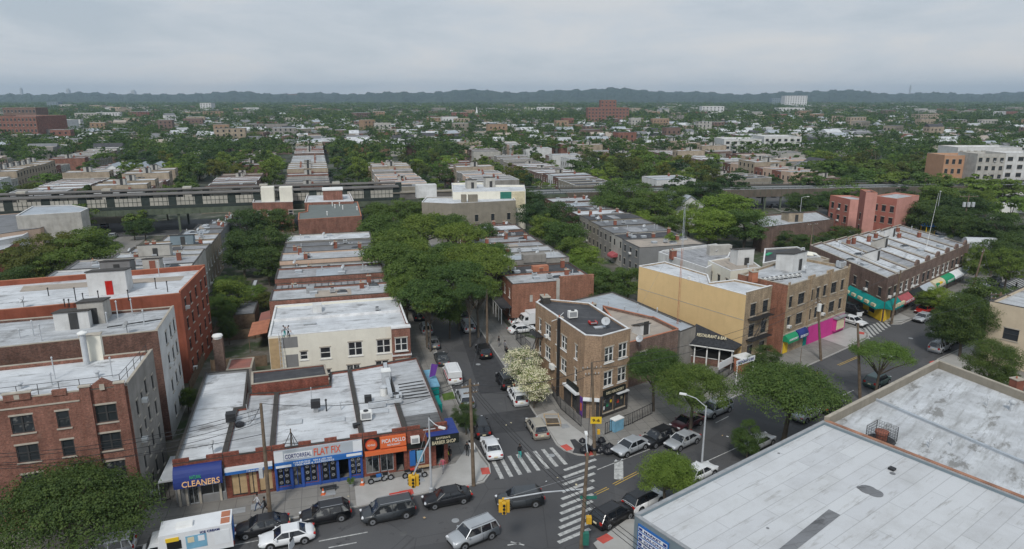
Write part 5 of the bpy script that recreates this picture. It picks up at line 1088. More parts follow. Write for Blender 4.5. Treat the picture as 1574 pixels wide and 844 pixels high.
# beige building at far right
HE=8.8
pA=P(1497,478,HE+.0); pA=P(1521,468,HE); pB=pA+Vector((math.cos(R(-52)),math.sin(R(-52))))*26
poly=[pA,pB,pB+ND*22,pA+ND*16]
Wb={0:[(u,z,1.9,1.7,'plaind') for z in (1.2,4.2,7.0-.2) for u in (3.2,8.4,13.6,18.8,24)]}
t,r,F=building('beige_building','beige painted three storey building with dark square windows at the right edge',poly,HE,'beige_wall','roof_white2',par=.45,cop='coping_dark',W_={0:[w_ for w_ in Wb[0] if w_[1]<6.6]+[]},cat='building',jit=False)
# ================================================================ row on the east side of the avenue (behind the corner building)
GR2='flat roofed row houses opposite, east of the tree-lined street'
uR0,uR1=22.0,37.0
vR=lambda y,h,x=800: uv(P(x,y,h))[1]
v0=uv(P(789,438.4,7.0))[1]
vb=[v0,v0+6.5,v0+13,v0+19.4,v0+26,v0+32.5,v0+39,v0+45.5,v0+52,v0+58]
hh=[(7.0,'brick_orange','roof_white2','red brick end house with blank side wall and porch behind the corner building'),(6.9,'brick_brown','roof_dark','row house with dark roof second behind the corner building, with a rusty chimney stack'),(7.9,'grey_stucco','roof_white2','taller white roofed row house with grey box, third in the row behind the corner building'),(7.6,'grey_stucco','roof_white2','fourth house of the row behind the corner building'),(7.3,'brick_brown','roof_patchy','fifth house of the row behind the corner building, patched black and white roof'),(7.3,'brick_brown','roof_patchy','sixth house of the row behind the corner building, patched roof'),(7.2,'brick_orange','roof_dark','seventh house of the row behind the corner building, dark roof'),(7.5,'brick_brown','roof_white','bright white roofed house, eighth in the row behind the corner building'),(6.8,'brick_brown','roof_patchy','ninth house of the row behind the corner building, near the grey block')]
sp=[]
for i,(h,wm,rm,lab) in enumerate(hh): sp.append((uR0,uR1,vb[i],vb[i+1],h,wm,rm,{'label':lab,'n':5,'par':[.15,.2,.25,.2]}))
rr_=row(sp,'',group=GR2,face=(1,3))
t=rr_[0][0]; f=rr_[0][2][0]; mb=MB(); f.box(mb,8.6,f.L-.02,6.6,7.9,-.5,.02,'brick_orange'); f.box(mb,8.0,8.6,2,7.6,0,.06,'pale_stucco'); f.box(mb,3.2,3.7,3.8,5.0,0,.04,'pale_stucco'); mb.obj('end_wall',t)
f=rr_[0][2][3]; mb=MB(); f.box(mb,.1,f.L-.1,2.9,3.1,0.02,1.9,'roof_dark'); f.box(mb,.1,f.L-.1,2.8,2.9,1.8,1.95,'white_paint')
for k in range(4): u=.2+k*(f.L-.4)/3; f.box(mb,u-.07,u+.07,.1,2.8,1.75,1.89,'white_paint')
mb.obj('porch',t)
q=W(29.5,v0+8); MB().box((q.x,q.y,7.5),(3,1.2,1.2),'coping_terracotta',GA).obj('chimney_stack',rr_[1][1])
q=W(30,v0+13.6); MB().box((q.x,q.y,8.3),(4.5,1.6,1.5),'grey_stucco',GA).obj('skylight_box',rr_[2][1])
# grey / tan row further right (rear facades visible)
GR3='grey backed row houses seen from their yards'
c0=P(983,382,6.6); uG,vG=uv(c0); uG+=0
lens=[(9.0,6.6,'mid_grey','roof_tan','grey painted end house with tan roof edge, nearest of the grey backed row'),(7,6.6,'pale_stucco','roof_dark','pale backed house with red awning, second of the grey backed row'),(9,6.6,'grey_stucco','roof_grey','taupe backed house with grey roof, third of the grey backed row'),(8,6.8,'taupe','roof_grey','fourth of the grey backed row'),(8,6.9,'grey_stucco','roof_dark','fifth of the grey backed row, brown parapet'),(9,6.6,'brick_brown','roof_white','white roofed house, sixth of the grey backed row'),(9,6.3,'brick_brown','roof_grey','seventh of the grey backed row'),(9,6.3,'brick_brown','roof_patchy','eighth of the grey backed row'),(8,6.6,'brick_dark','roof_white2','last of the grey backed row, near the elevated line')]
v=vG; sp=[]
for i,(d_,h,wm,rm,lab) in enumerate(lens): sp.append((uG+i*.35,uG+16+i*.1,v,v+d_,h,wm,rm,{'label':lab,'n':4,'par':[.12,.15,.2,.15],'ws':'dark'})); v+=d_
rg_=row(sp,'',group=GR3,face=(3,))
mb=MB(); F_=rg_[1][2][3]; awning(F_,rg_[1][0],1,4,2.0,2.8,1.4,'pink_awn')
# left rows near the elevated line: Hendrix side
GR4='flat roofed row houses behind the orange block'
sp=[]; v=50.2; k=0
for i,(d_,h,wm,rm,lab) in enumerate([(6.5,11,'white_stucco','roof_white2','house with grey blue stair boxes on its roof right behind the orange block'),(7,11,'pale_stucco','roof_patchy','second house behind the orange block, messy grey roof'),(8,8.2,'taupe','roof_white2','third house behind the orange block, white roof and taupe side wall'),(7.5,8.8,'pale_stucco','roof_white2','fourth house behind the orange block, with tall pale green stair wall'),(7,8.4,'taupe','roof_patchy','fifth house behind the orange block'),(7,8,'tan_stucco','roof_white','sixth house behind the orange block, white roof with slate shed'),(7,8,'tan_stucco','roof_white2','seventh house behind the orange block, white and grey roof'),(7,7.8,'mid_grey','roof_grey','eighth house behind the orange block, grey roof'),(7,7.8,'mid_grey','roof_grey','ninth house behind the orange block, grey roof'),(7,7.6,'mid_grey','roof_grey','tenth house behind the orange block, rounded grey roof end'),(8,7.6,'mid_grey','roof_grey','last house behind the orange block, next to the elevated line')]):
    u0=-50+ (i*1.0 if i<5 else 5+ (i-5)*2.2); sp.append((u0,-29.5-(.0 if i<2 else 2.0),v,v+d_,h,wm,rm,{'label':lab,'n':5,'par':[.25,.2,.25,.3]})); v+=d_
rh=row(sp,'',group=GR4,face=(1,3))
q=W(-40,53); bulkhead(rh[0][1],q,11,4.2,3.0,2.4,GA,'mid_grey'); bulkhead(rh[0][1],W(-35.2,54),11,2.4,2.6,2.2,GA,'pale_stucco',door='chimney_brick'); bulkhead(rh[3][1],W(-39.5,75),8.8,5.5,2.2,2.6,GA,'pale_stucco'); bulkhead(rh[5][1],W(-37.5,90),8,4.4,2.2,2.2,GA,'slate_paint')
# far-left buildings before the elevated line
slab('grey_block','long grey roofed peach walled house row before the elevated line at far left',[(-60,370),(62,352),(101,337),(60,326),(-60,335)],8.2,'peach','roof_grey',par=.15,cop='coping_dark',W_={1:wins(20,[1.5,4.6],n=8,w=.9,h=1.6,style='dark')})
for i,(x,y) in enumerate(((75,337),(62,343),(48,349))): pass
slab('white_block','large pale grey corner building with blank white wall, before the elevated line at far left',[(24,333),(124,327),(136,321),(110,316),(50,318)],11.2,'pale_stucco','roof_silver',par=.15,cop='coping_white',walls={})
slab('white_roof_house','white roofed house in front of the long grey roofed row, at the left edge',[(-60,383),(34,364),(45,358),(-60,371)],7.6,'white_stucco','roof_white',par=.15,cop='coping_white')
slab('red_bay_house','maroon fronted house at the left edge under the white roofed house',[(-60,400),(12,384),(29,372),(29,366),(-60,385)],6.6,'paint_salmon','roof_white2',par=.2,cop='coping_dark')
# buildings just south of the elevated line
HM=9.6
slab('brick_block','red brick two part house with beige roof cubes left of the red walled warehouse',[(388,313),(450,312),(449,303),(392,303)],8.5,'brick_red','roof_white2',par=.3,cop='coping_white',W_={0:wins(18,[4.8],n=6,w=1.3,h=1.6)})
for x in (414,440): q=P(x,306,8.5); t_=COL.objects  # beige cubes are built below
bb=[o for o in COL.objects if o.name.startswith('brick_block') and o.type=='EMPTY'][-1]
for x in (413,441): q=P(x,309,8.5); MB().box((q.x,q.y,8.5+2.1),(3.6,3.6,4.2),'cream',GA).obj('roof_cube',bb)
t,r,F=slab('red_warehouse','red walled building with dark green roof at the row end by the elevated line',[(458,339),(556,333),(550,311),(473,315),(472,326),(459,328)],9.0,'brick_red','roof_green',par=.15,cop='coping_terracotta')
for x,y in ((503,331),(515,320),(522,317),(527,322),(511,317),(549,323)): ventpipe(r,P(x,y,9),9,.9,.12,'white_paint')
t,r,F=slab('brick_tower_house','white roofed brick building with red stair tower behind the dark green roof',[(468,313),(544,311),(537,296),(473,298)],9.4,'brick_red','roof_white',par=.3,cop='coping_white')
q=P(512,306,9.4); MB().box((q.x,q.y,10.8),(5.4,4.5,2.8),'brick_red',GA).box((q.x,q.y,12.4),(5.8,4.9,.4),'white_paint',GA).obj('stair_tower',r)
t,r,F=slab('station_house','tan and red house front by the station stairs under the elevated line',[(566,312),(615,312),(612,304),(570,304)],5.5,'peach','roof_tan',par=.2,cop='coping_dark',W_={0:wins(14,[2.4],n=3,w=1.6,h=1.4,style='plaind')})
t,r,F=slab('white_corner_block','white roofed taupe block with tall white corner wall, right of the avenue trees',[(648,312),(694,314),(793,309),(786,301),(745,303),(690,304),(655,304)],9.3,'taupe','roof_white',par=.2,cop='coping_white',W_={0:wins(10,[4.5],n=1,w=.9,h=1.8,style='dark'),1:wins(24,[4.0],n=5,w=1.0,h=2.0,style='dark')})
q=P(655,303,9.3); MB().box((q.x,q.y,11.2),(6.0,3,3.8),'white_stucco',GA).obj('corner_wall',r)
for x in (713,727): q=P(x,311,9.3); MB().box((q.x,q.y,10.2),(2.6 if x>720 else 1.4,1.2,2.6),'taupe',GA).obj('chimney',r)
t,r,F=slab('cream_block','cream block with stepped white roof and green panel, over the elevated line',[(696,298),(808,296),(806,287),(750,287),(742,283),(694,284)],11.0,'cream','roof_white',par=.5,cop='coping_white')
f=F[0]; mb=MB(); f.box(mb,f.L-7.5,f.L-4.2,6.5,11.3,.0,.06,'green_box'); f.box(mb,f.L-4.1,f.L-.2,6.5,11.3,.0,.06,'sign_cream'); mb.obj('wall_panel',t); bulkhead(r,P(752,287,11),11,3,3,3,GA,'pale_stucco',slope=.2); bulkhead(r,P(724,289,11),11,3,3,2.6,GA,'pale_stucco',slope=.2)
# ================================================================ elevated railway and station
def elevated():
    pts=[(-260,157),(70,157),(145,146.5),(330,121)]
    t=thing('elevated_railway','green steel elevated railway with station platforms, canopies and pale panel walls','railway',(*W(-20,157),0))
    DK=6.9; deck=MB(); 
    for (u0,v0),(u1,v1) in zip(pts,pts[1:]):
        a,b=W(u0,v0),W(u1,v1); f=Face(a,b)
        f.box(deck,0,f.L,DK-.3,DK,-7,7,'beam_dark')
        for s in (-3.6,-2.2,2.2,3.6): f.box(deck,0,f.L,DK,DK+.18,s-.06,s+.06,'steel')
    deck.obj('deck',t)
    for s in (-1,1):
        g=MB()
        for (u0,v0),(u1,v1) in zip(pts,pts[1:]):
            a,b=W(u0,v0),W(u1,v1); f=Face(a,b); f.box(g,0,f.L,DK-(1.5 if u0<0 else 2.1),DK+(.15 if u0<0 else .5),s*7.05-.12,s*7.05+.12,'beam_green' if u0<0 else 'rail_brown'); 
            n=int(f.L/2); 
            for k in range(n): f.box(g,k*2.,k*2.+.1,DK-1.5,DK+.1,s*7.2-.08,s*7.2+.08,'beam_green')
        g.obj('girder',t)
    for (u0,v0),(u1,v1) in zip(pts,pts[1:]):
        a,b=W(u0,v0),W(u1,v1); f=Face(a,b); n=int(f.L/14)
        for k in range(n+1):
            if k*14>f.L-.5: break
            m=MB()
            for s in (-1,1): f.box(m,k*14-.0,k*14+.55,0,DK-1.5,s*6.5-.25,s*6.5+.25,'beam_green')
            f.box(m,k*14,k*14+.5,DK-1.5,DK-.31,-6.8,6.8,'beam_green'); m.obj('column',t)
    # open-line railings to the right of the station
    m=MB()
    for (u0,v0),(u1,v1) in (((32,157),(70,157)),((70,157),(145,146.5)),((145,146.5),(330,121))):
        f=Face(W(u0,v0),W(u1,v1))
        for s in (-1,1):
            for z in (.5,1.1): f.box(m,0,f.L,DK+z,DK+z+.07,s*6.9-.04,s*6.9+.04,'steel')
            for k in range(int(f.L/2.5)): f.box(m,k*2.5,k*2.5+.07,DK+.15,DK+1.1,s*6.9-.04,s*6.9+.04,'beam_dark')
    m.obj('railing',t)
    # station
    f=Face(W(-150,157),W(14,157)); Ls=f.L
    for s,nm in ((1,'near'),(-1,'far')):
        pl=MB(); f.box(pl,0,Ls,DK+.25,DK+1.1,s*5.4-1.7+(0),s*5.4+1.7,'canopy_grey'); pl.obj('platform',t)
        wl=MB(); rr=random.Random(5+s)
        k=0; u=0.
        while u<Ls-4:
            wid=rr.choice([9,7,9]); f.box(wl,u+.15,u+wid-1.9,DK+1.1,DK+3.35,s*6.85-.05,s*6.85+.05,'panel_cream')
            for j in range(int((wid-2)/1.15)+1): uu=u+.15+j*1.15; f.box(wl,uu-.05,uu+.05,DK+1.1,DK+3.4,s*6.95-.03,s*6.95+.03,'beam_dark')
            f.box(wl,u+.15,u+wid-1.9,DK+2.2,DK+2.28,s*6.95-.03,s*6.95+.03,'beam_dark')
            f.box(wl,u+wid-1.9,u+wid+.15,DK+1.1,DK+4.0,s*6.85-.06,s*6.85+.06,'beam_dark'); u+=wid
        f.box(wl,0,Ls,DK+.2,DK+1.08,s*7.1-.04,s*7.1+.04,'beam_dark'); wl.obj('windscreen',t)
        cn=MB(); zc=DK+4.1; f.box(cn,0,Ls,zc,zc+.28,s*5.2-2.3 if s>0 else s*5.2-1.9,s*5.2+2.3 if s>0 else s*5.2+1.9,'canopy_grey'); f.box(cn,0,Ls,zc-.35,zc-.01,s*5.2-.15,s*5.2+.15,'beam_dark')
        for j in range(int(Ls/6)): f.box(cn,j*6,j*6+.2,DK+1.1,zc-.36,s*5.2-.1,s*5.2+.1,'beam_green')
        cn.obj('canopy',t)
    for j in range(7):
        m=MB(); f.box(m,12+j*22,14.4+j*22,DK+1.1,DK+4.9,-6.6,-4.4,'panel_cream'); m.obj('stair_shelter',t)
    m=MB(); f.box(m,Ls-2,Ls+24,DK+.2,DK+2.2,3.8,6.9,'canopy_grey'); f.box(m,Ls-2,Ls+24,DK+2.2,DK+2.5,3.6,7.2,'taupe'); m.obj('mezzanine',t)
elevated()
# ================================================================ vehicles
for n_,c_,k in [('car_black',(.012,.012,.014),.9),('car_white',(.72,.73,.74),.5),('car_silver',(.42,.44,.46),.6),('car_grey',(.16,.17,.18),.7),('car_red',(.35,.02,.015),.8),('car_plum',(.06,.015,.02),.8),('car_green',(.05,.09,.08),.8),('car_beige',(.36,.33,.28),.7),('car_charcoal',(.045,.05,.055),.8)]:
    plain(n_,c_,.35,.05,1,.3 if 'silver' in n_ or 'grey' in n_ else 0,.5,.25)
plain('trim_black',(.02,.02,.02),.5)
CARS={}
SPEC={ # L W H belt, stations of lower body (x, half width, z bottom, z top), greenhouse base x0,x1  top x0,x1
'sedan':dict(L=4.75,W=1.84,H=1.44,belt=.93,hood=.86,deck=.98,g=(-1.75,1.15,-1.0,.35)),
'suv':dict(L=4.65,W=1.90,H=1.70,belt=1.06,hood=1.02,deck=1.08,g=(-2.22,1.2,-1.95,.55)),
'crossover':dict(L=4.6,W=1.88,H=1.62,belt=1.0,hood=.95,deck=1.03,g=(-2.2,1.25,-1.65,.45)),
'minivan':dict(L=5.0,W=1.95,H=1.75,belt=1.05,hood=1.0,deck=1.08,g=(-2.4,1.6,-2.15,.8)),
'van':dict(L=5.3,W=2.0,H=2.1,belt=1.2,hood=1.1,deck=1.2,g=(-2.6,1.5,-2.5,.9)),
'pickup':dict(L=5.4,W=1.95,H=1.8,belt=1.08,hood=1.08,deck=1.08,g=(-.9,1.2,-.6,.5))}
def car_template(kind,paint,roofc=None,rails=False):
    key=(kind,paint,roofc,rails)
    if key in CARS: return tree_copy(CARS[key])
    s=SPEC[kind]; L,W_,H,belt,hood,deck=s['L'],s['W'],s['H'],s['belt'],s['hood'],s['deck']; hw=W_/2; gx0,gx1,tx0,tx1=s['g']
    root=bpy.data.objects.new({'sedan':'sedan','suv':'sport_utility_car','crossover':'crossover_car','minivan':'minivan','van':'van','pickup':'pickup_truck'}[kind],None); COL.objects.link(root); BASE[root.name]=(0,0,0)
    xs=[-L/2,-L/2+.1,-L/2+.35,gx0,0,gx1,L/2-.8,L/2-.3,L/2-.08,L/2]
    top=[deck*.62,deck*.86,deck,deck+.01,belt,belt-.01 if kind!='pickup' else belt,(hood+belt)/2-.02,hood-.06,hood*.8,hood*.6]
    wd=[.82,.93,.985,1,1,1,.985,.93,.84,.74]; bot=[.42,.3,.24,.2,.2,.2,.22,.27,.34,.42]
    mb=MB(); rings=[]
    for x,t,w_,b in zip(xs,top,wd,bot):
        h_=hw*w_; rings.append([(x,-h_*.80,b),(x,-h_*.97,b+.12),(x,-h_,(b+t)/2),(x,-h_*.975,t-.12),(x,-h_*.88,t-.02),(x,-h_*.5,t+.025),(x,h_*.5,t+.025),(x,h_*.88,t-.02),(x,h_*.975,t-.12),(x,h_,(b+t)/2),(x,h_*.97,b+.12),(x,h_*.80,b)])
    vs=[p for r_ in rings for p in r_]; n=12; fs=[]
    for j in range(len(rings)-1):
        for i in range(n): fs.append((j*n+i,(j+1)*n+i,(j+1)*n+(i+1)%n,j*n+(i+1)%n))
    fs+=[tuple(range(n)),tuple(range((len(rings)-1)*n+n-1,(len(rings)-1)*n-1,-1))]
    mb.add(vs,fs,paint); body=mb.obj('body',root,smooth=True)
    # glasshouse
    b0,b1=hw*.90,hw*.70; zt=H-.05; gz=belt-.03
    def gh(inset=0,k0=0.,k1=1.):
        def q(x0,x1,h_,z): return [(x0,-h_,z),(x1,-h_,z),(x1,h_,z),(x0,h_,z)]
        return q(gx0,gx1,b0,gz),q(tx0,tx1,b1,zt)
    lo,hi=gh(); g=MB().add(lo+hi,[(3,2,1,0),(4,5,6,7),(0,1,5,4),(1,2,6,5),(2,3,7,6),(3,0,4,7)],'car_glass'); g.obj('windows',root)
    rf=MB(); hx=(tx0+tx1)/2; e=.05
    rc=roofc or paint
    pr=[(tx0-.08,-b1-e,zt-.03),(tx1+.1,-b1-e,zt-.03),(tx1+.1,b1+e,zt-.03),(tx0-.08,b1+e,zt-.03),(tx0+.05,-b1+.08,H+.015),(tx1-.05,-b1+.08,H+.015),(tx1-.05,b1-.08,H+.015),(tx0+.05,b1-.08,H+.015)]
    rf.add(pr,[(3,2,1,0),(4,5,6,7),(0,1,5,4),(1,2,6,5),(2,3,7,6),(3,0,4,7)],rc)
    def lerp(a,b,t): return tuple(a[i]+(b[i]-a[i])*t for i in range(3))
    for side in (-1,1):
        def sp(x,z):  # point on the side plane
            t=(z-gz)/(zt-gz); return (x,side*(b0+(b1-b0)*t+.012),z)
        fr0=(gx1,gz);fr1=(tx1,zt);bk0=(gx0,gz);bk1=(tx0,zt)
        rf.tube(sp(*fr0),sp(*fr1),.045,rc,n=5); rf.tube(sp(*bk0),sp(*bk1),.06 if kind!='sedan' else .05,rc,n=5)
        mids=[(gx0+gx1)/2+.1]+([gx0+.75] if kind in('suv','minivan','crossover','van') else [])
        for mx_ in mids: rf.tube(sp(mx_,gz),sp(mx_*.92+(tx0+tx1)/2*.08,zt),.045,rc if kind!='x' else rc,n=5)
    rf.obj('roof',root)
    if kind=='van':
        v=MB().box((-.85,0,1.6),(3.5,1.86,.82),paint); v.obj('side_panel',root)
    if kind=='pickup':
        v=MB().box((-1.85,0,belt+.01),(1.5,1.5,.05),'trim_black'); v.obj('bed',root)
    for sx in (L/2-.95,-L/2+.95):
        for sy in (-1,1):
            wr=.34 if kind=='sedan' else .37
            a=MB().tube((sx,sy*(hw-.02),wr+.03),(sx,sy*(hw+.004),wr+.03),wr+.07,'trim_black',n=18); 
            w_=a.tube((sx,sy*(hw-.2),wr),(sx,sy*(hw+.02),wr),wr,'rubber',n=18).obj('wheel',root)
            MB().tube((sx,sy*(hw+.0),wr),(sx,sy*(hw+.03),wr),wr*.66,'rim',n=12).tube((sx,sy*(hw+.03),wr),(sx,sy*(hw+.045),wr),wr*.2,'trim_black',n=8).obj('rim',w_,base=(0,0,0))
    for sy in (-1,1):
        MB().box((L/2-.13,sy*hw*.62,hood*.80),(.2,.34,.11),'head_lamp',-sy*.35).obj('headlight',root)
        MB().box((-L/2+.1,sy*hw*.72,deck*.82),(.2,.26 ,.12 if kind=='sedan' else .24),'tail_lamp',sy*.3).obj('tail_light',root)
        MB().box((gx1-.25,sy*(hw+.06),belt+.06),(.14,.2,.13),paint).obj('mirror',root)
        MB().box(((gx0+gx1)/2,sy*(hw+.003),.62),(.02,.01,.62),'trim_black').box((0,sy*(hw+.002),.30),(L*.5,.03,.1),'trim_black').obj('door_trim',root)
    MB().box((L/2-.02,0,.52),(.08,hw*1.1,.2),'trim_black').obj('grille',root)
    MB().box((-L/2+.0,0,deck*.66),(.05,.4,.14),'sign_cream').obj('licence_plate',root)
    if rails:
        for sy in (-1,1): MB().tube((tx0+.1,sy*(b1-.04),H+.05),(tx1-.05,sy*(b1-.04),H+.05),.03,'rim',n=6).obj('roof_rail',root)
    MB().box((0,0,.16),(L*.86,W_*.86,.16),'trim_black').obj('underbody_shade_pan',root)  # dark pan under the car, added to block light and deepen its contact shadow
    CARS[key]=root; return root
def car(px,py,ang,kind,paint,label,roofc=None,rails=False,group=None,z=0.0,hz=.7):
    r=car_template(kind,paint,roofc,rails); p=P(px,py,hz); r.location=(p.x,p.y,z+.002); r.rotation_euler=(0,0,R(ang)); r['label']=label
    r['category']='van' if kind in('van','minivan') else 'car'
    if group: r['group']=group
    return r
RV=19.5; VN=104.2; NL_=NLA
GC='cars parked along the kerb'
car(403,806,RV+180,'sedan','car_black','black sedan parked below the tall wooden pole, nearest the white truck',group=GC)
opn=car(441,822,RV+180,'sedan','car_white','white sedan with its driver door open, stopped beside the black sedan')
MB().box((0,0,0),(.95,.06,.75),'car_white').box((-.05,0,.52),(.6,.03,.32),'car_glass').obj('open_door',opn,base=(-.45,-1.32,-.62))
[c for c in opn.children if c.name.startswith('open_door')][0].rotation_euler=(0,0,R(62)); [c for c in opn.children if c.name.startswith('open_door')][0].location=(.62,1.35,.62)
car(500,788,RV+180,'crossover','car_black','black crossover with roof rails parked before the tyre shop',rails=True,group=GC)
car(596,784,RV+180,'minivan','car_charcoal','dark minivan parked before the chicken restaurant, by the red curb box',rails=True,group=GC)
car(687,762,RV+180,'sedan','car_black','black sedan parked at the corner by the signal pole',group=GC)
car(799,765,RV+172,'crossover','car_charcoal','dark crossover driving through the middle of the crossing')
car(727,819,RV+194,'suv','car_silver','silver boxy sport utility car turning at the bottom of the crossing',rails=True)
car(160,836,RV+180,'suv','car_white','white sport utility car cut off by the bottom edge, left of the white truck',rails=True,hz=1.2)
for x,y,k,c,l,d in [(755,686,'sedan','car_white','white sedan waiting at the zebra crossing on the tree-lined street',0),(738,655,'suv','car_black','black car parked behind the white sedan, under the small corner tree',0),(714,611,'suv','car_silver','silver sport utility car parked beyond the small corner tree',0),
 (679,550,'sedan','car_charcoal','dark sedan parked just beyond the white and pink van',0),(665,525,'sedan','car_grey','grey sedan parked second beyond the white and pink van',0),(655,503,'crossover','car_silver','silver car parked third beyond the white and pink van, under the canopy',0),(643,484,'suv','car_black','dark car parked in the tree shade, fourth beyond the white and pink van',0),(634,468,'sedan','car_silver','pale car deep in the tree shade at the west kerb',0)]:
    car(x,y,VN,k,c,l,group=GC)
v=car(695,572,VN,'van','car_white','white van with faded pink stripe parked at the west kerb',hz=1.0); MB().box((-.8,0,1.0),(3.4,2.03,.22),'pink_awn').obj('stripe',v,base=(0,0,0))
for x,y,k,c,l,rl_ in [(825,656,'crossover','car_beige','silver beige wagon parked nearest the east side of the zebra crossing',True),(795,608,'suv','car_white','white sport utility car parked under the cream flowering trees',True),(776,584,'suv','car_black','black sport utility car parked just beyond the white one by the flowering trees',True),(743,539,'suv','car_black','black sport utility car parked by the pole on the east kerb',False),(719,500,'minivan','car_silver','silver minivan parked in front of the canopy on the east kerb',False),(708,484,'sedan','car_black','dark sedan parked beyond the silver minivan on the east kerb',False)]:
    car(x,y,VN,k,c,l,rails=rl_,group=GC)
for x,y,d,k,c,l,rf_,rl_ in [(969,684,180,'sedan','car_silver','silver sedan parked beside the pile of black rubbish bags',None,False),(1011,671,180,'crossover','car_black','black car parked between the two silver sedans on the avenue',None,False),(1049,675,180,'sedan','car_silver','silver sedan parked out from the kerb, second silver one on the avenue',None,False),(1056,647,180,'sedan','car_plum','dark plum sedan parked under the near avenue tree',None,False),(1100,627,180,'minivan','car_silver','silver minivan parked between the two avenue trees',None,True),
 (942,789,0,'crossover','car_black','black crossover parked at the near corner beside the grey wall',None,False),(990,766,0,'crossover','car_white','white crossover with black roof parked beside the round tree','car_black',False),(1074,724,0,'sedan','car_white','white sedan parked just past the round tree',None,False),(1166,677,0,'sedan','car_silver','silver sedan half hidden behind the edge of the seamed roof',None,False),(1240,634,0,'sedan','car_silver','silver sedan parked under the big spreading avenue tree',None,False),(1277,621,0,'crossover','car_black','black crossover parked beyond the silver one under the spreading tree',None,False),(1349,584,0,'suv','car_green','dark green sport utility car under the sparse tree',None,False),
 (1374,541,180,'sedan','car_charcoal','dark convertible coloured sedan driving on the avenue near the sparse tree',None,False),(1445,532,0,'suv','car_silver','silver estate parked first at the far right corner',None,True),(1458,522,0,'sedan','car_white','white car parked behind the silver estate at the far right corner',None,False),
 (1419,487,180,'sedan','car_silver','silver sedan parked beyond the second crossing',None,False),(1441,474,180,'suv','car_red','red sport utility car parked before the red awning',None,False),(1421,475,180,'sedan','car_red','small red car on the pavement side of the larger red one',None,False),(1457,465,180,'suv','car_white','white sport utility car parked beyond the red one',None,False),(1476,455,180,'sedan','car_grey','grey sedan parked next to the leaning pole on the far avenue',None,False),(1492,449,180,'sedan','car_charcoal','dark sedan parked before the green awning',None,False),(1509,441,180,'sedan','car_silver','pale sedan parked below the green awning end',None,False),(1526,434,180,'suv','car_black','black car parked last before the farthest crossing',None,False)]:
    car(x,y,NL_+d,k,c,l,rf_,rl_,group=None if 'driving' in l else GC)
[o for o in COL.objects if o.get('label','').startswith('dark convertible')][0]['label']='charcoal sedan driving on the avenue near the sparse tree'
car(1311,492,-70+180+5,'sedan','car_white','white sedan waiting at the second crossing beside the pink shop').rotation_euler.z=R(-58)
car(1312,475,-58,'suv','car_black','black sport utility car in the side street behind the white sedan')
for x,y,l in [(802,505,'white car parked in the yard behind the flowering trees, nearest the fence'),(806,492,'second white car in the yard behind the flowering trees')]: car(x,y,20,'sedan' if y>500 else 'pickup','car_white',l,group='cars in the yard')
for x,y,c,l in [(140,353,'car_black','black car under the elevated line at left, nearest'),(160,347,'car_charcoal','dark car under the elevated line at left, behind the black one'),(173,362,'car_silver','silver car on the street below the elevated line at left')]: car(x,y,110,'sedan',c,l)
for i,(x,y,c) in enumerate([(1170,301,'car_charcoal'),(1190,300,'car_black'),(1385,352,'car_black'),(1470,330,'car_grey'),(1510,338,'car_charcoal'),(1535,335,'car_white')]): car(x,y,40+i*20,'sedan',c,f"{'dark' if c!='car_white' else 'white'} distant car, {ordw(i)} from left among those beyond the pink blocks")
# white box truck in the yard, white food truck in front
def box_truck(px,py,ang,label,Lb,cab,h=2.9,name='box_truck',cat='truck'):
    p=P(px,py,1.5); t=thing(name,label,cat,(p.x,p.y,0),rz=R(ang)); BASE[t.name]=(0,0,0)
    b=MB(); b.box((-Lb/2+.2,0,.75+(h-.75)/2),(Lb,2.25,h-.75),'car_white'); b.box((0,0,.6),(Lb+.8,1.9,.25),'trim_black'); body=b.obj('body',t)
    x0=.2; c=MB(); pr=[(x0,z) for z in ()]
    prof=[(x0,.55),(x0+1.55,.55),(x0+1.6,1.15),(x0+1.25,1.35),(x0+.75,2.25),(x0,2.3)]
    vs=[(x,-1.0,z) for x,z in prof]+[(x,1.0,z) for x,z in prof]; n=6; c.add(vs,[tuple(range(n)),tuple(range(2*n-1,n-1,-1))]+[(i,i+n,(i+1)%n+n,(i+1)%n) for i in range(n)],'car_white'); cabo=c.obj('cab',t)
    w=MB(); w.add([(x0+1.24,-.9,1.42),(x0+1.24,.9,1.42),(x0+.82,.85,2.15),(x0+.82,-.85,2.15)],[(0,1,2,3)],'car_glass')
    for v_ in range(len(w.v)): w.v[v_]=(w.v[v_][0]+.04,w.v[v_][1],w.v[v_][2]+.02)
    w.box((x0+.45,0,1.75),(.6,2.02,.55),'car_glass'); w.obj('windscreen',t)
    for sx in (x0+.8,-Lb+1.3):
        for sy in(-1,1):
            o=MB().tube((sx,sy*.85,.42),(sx,sy*1.12,.42),.42,'rubber',n=18).obj('wheel',t); MB().tube((sx,sy*1.12,.42),(sx,sy*1.14,.42),.24,'rim',n=12).obj('rim',o,base=(0,0,0))
    for sy in(-1,1): MB().box((x0+1.56,sy*.75,.95),(.1,.3,.2),'head_lamp').obj('headlight',t); MB().box((-Lb+.17,sy*.95,1.0),(.06,.2,.25),'tail_lamp').obj('tail_light',t)
    return t
t=box_truck(293,829,RV+180,'white ice cream truck with picture panels parked at the bottom edge beside the pavement',5.6,1,h=3.0,name='food_truck')
t.location.x-=-2.0*math.cos(R(RV+180)); t.location.y-=-2.0*math.sin(R(RV+180))
MB().box((-1.7,.1,3.1),(1.3,.7,.22),'white_paint').obj('roof_vent',t); MB().box((-4.9,.5,3.02),(.7,.8,.06),'coping_terracotta').obj('roof_hatch',t); MB().box((-4.9,-.5,3.02),(.7,.8,.06),'coping_terracotta').obj('roof_hatch',t)
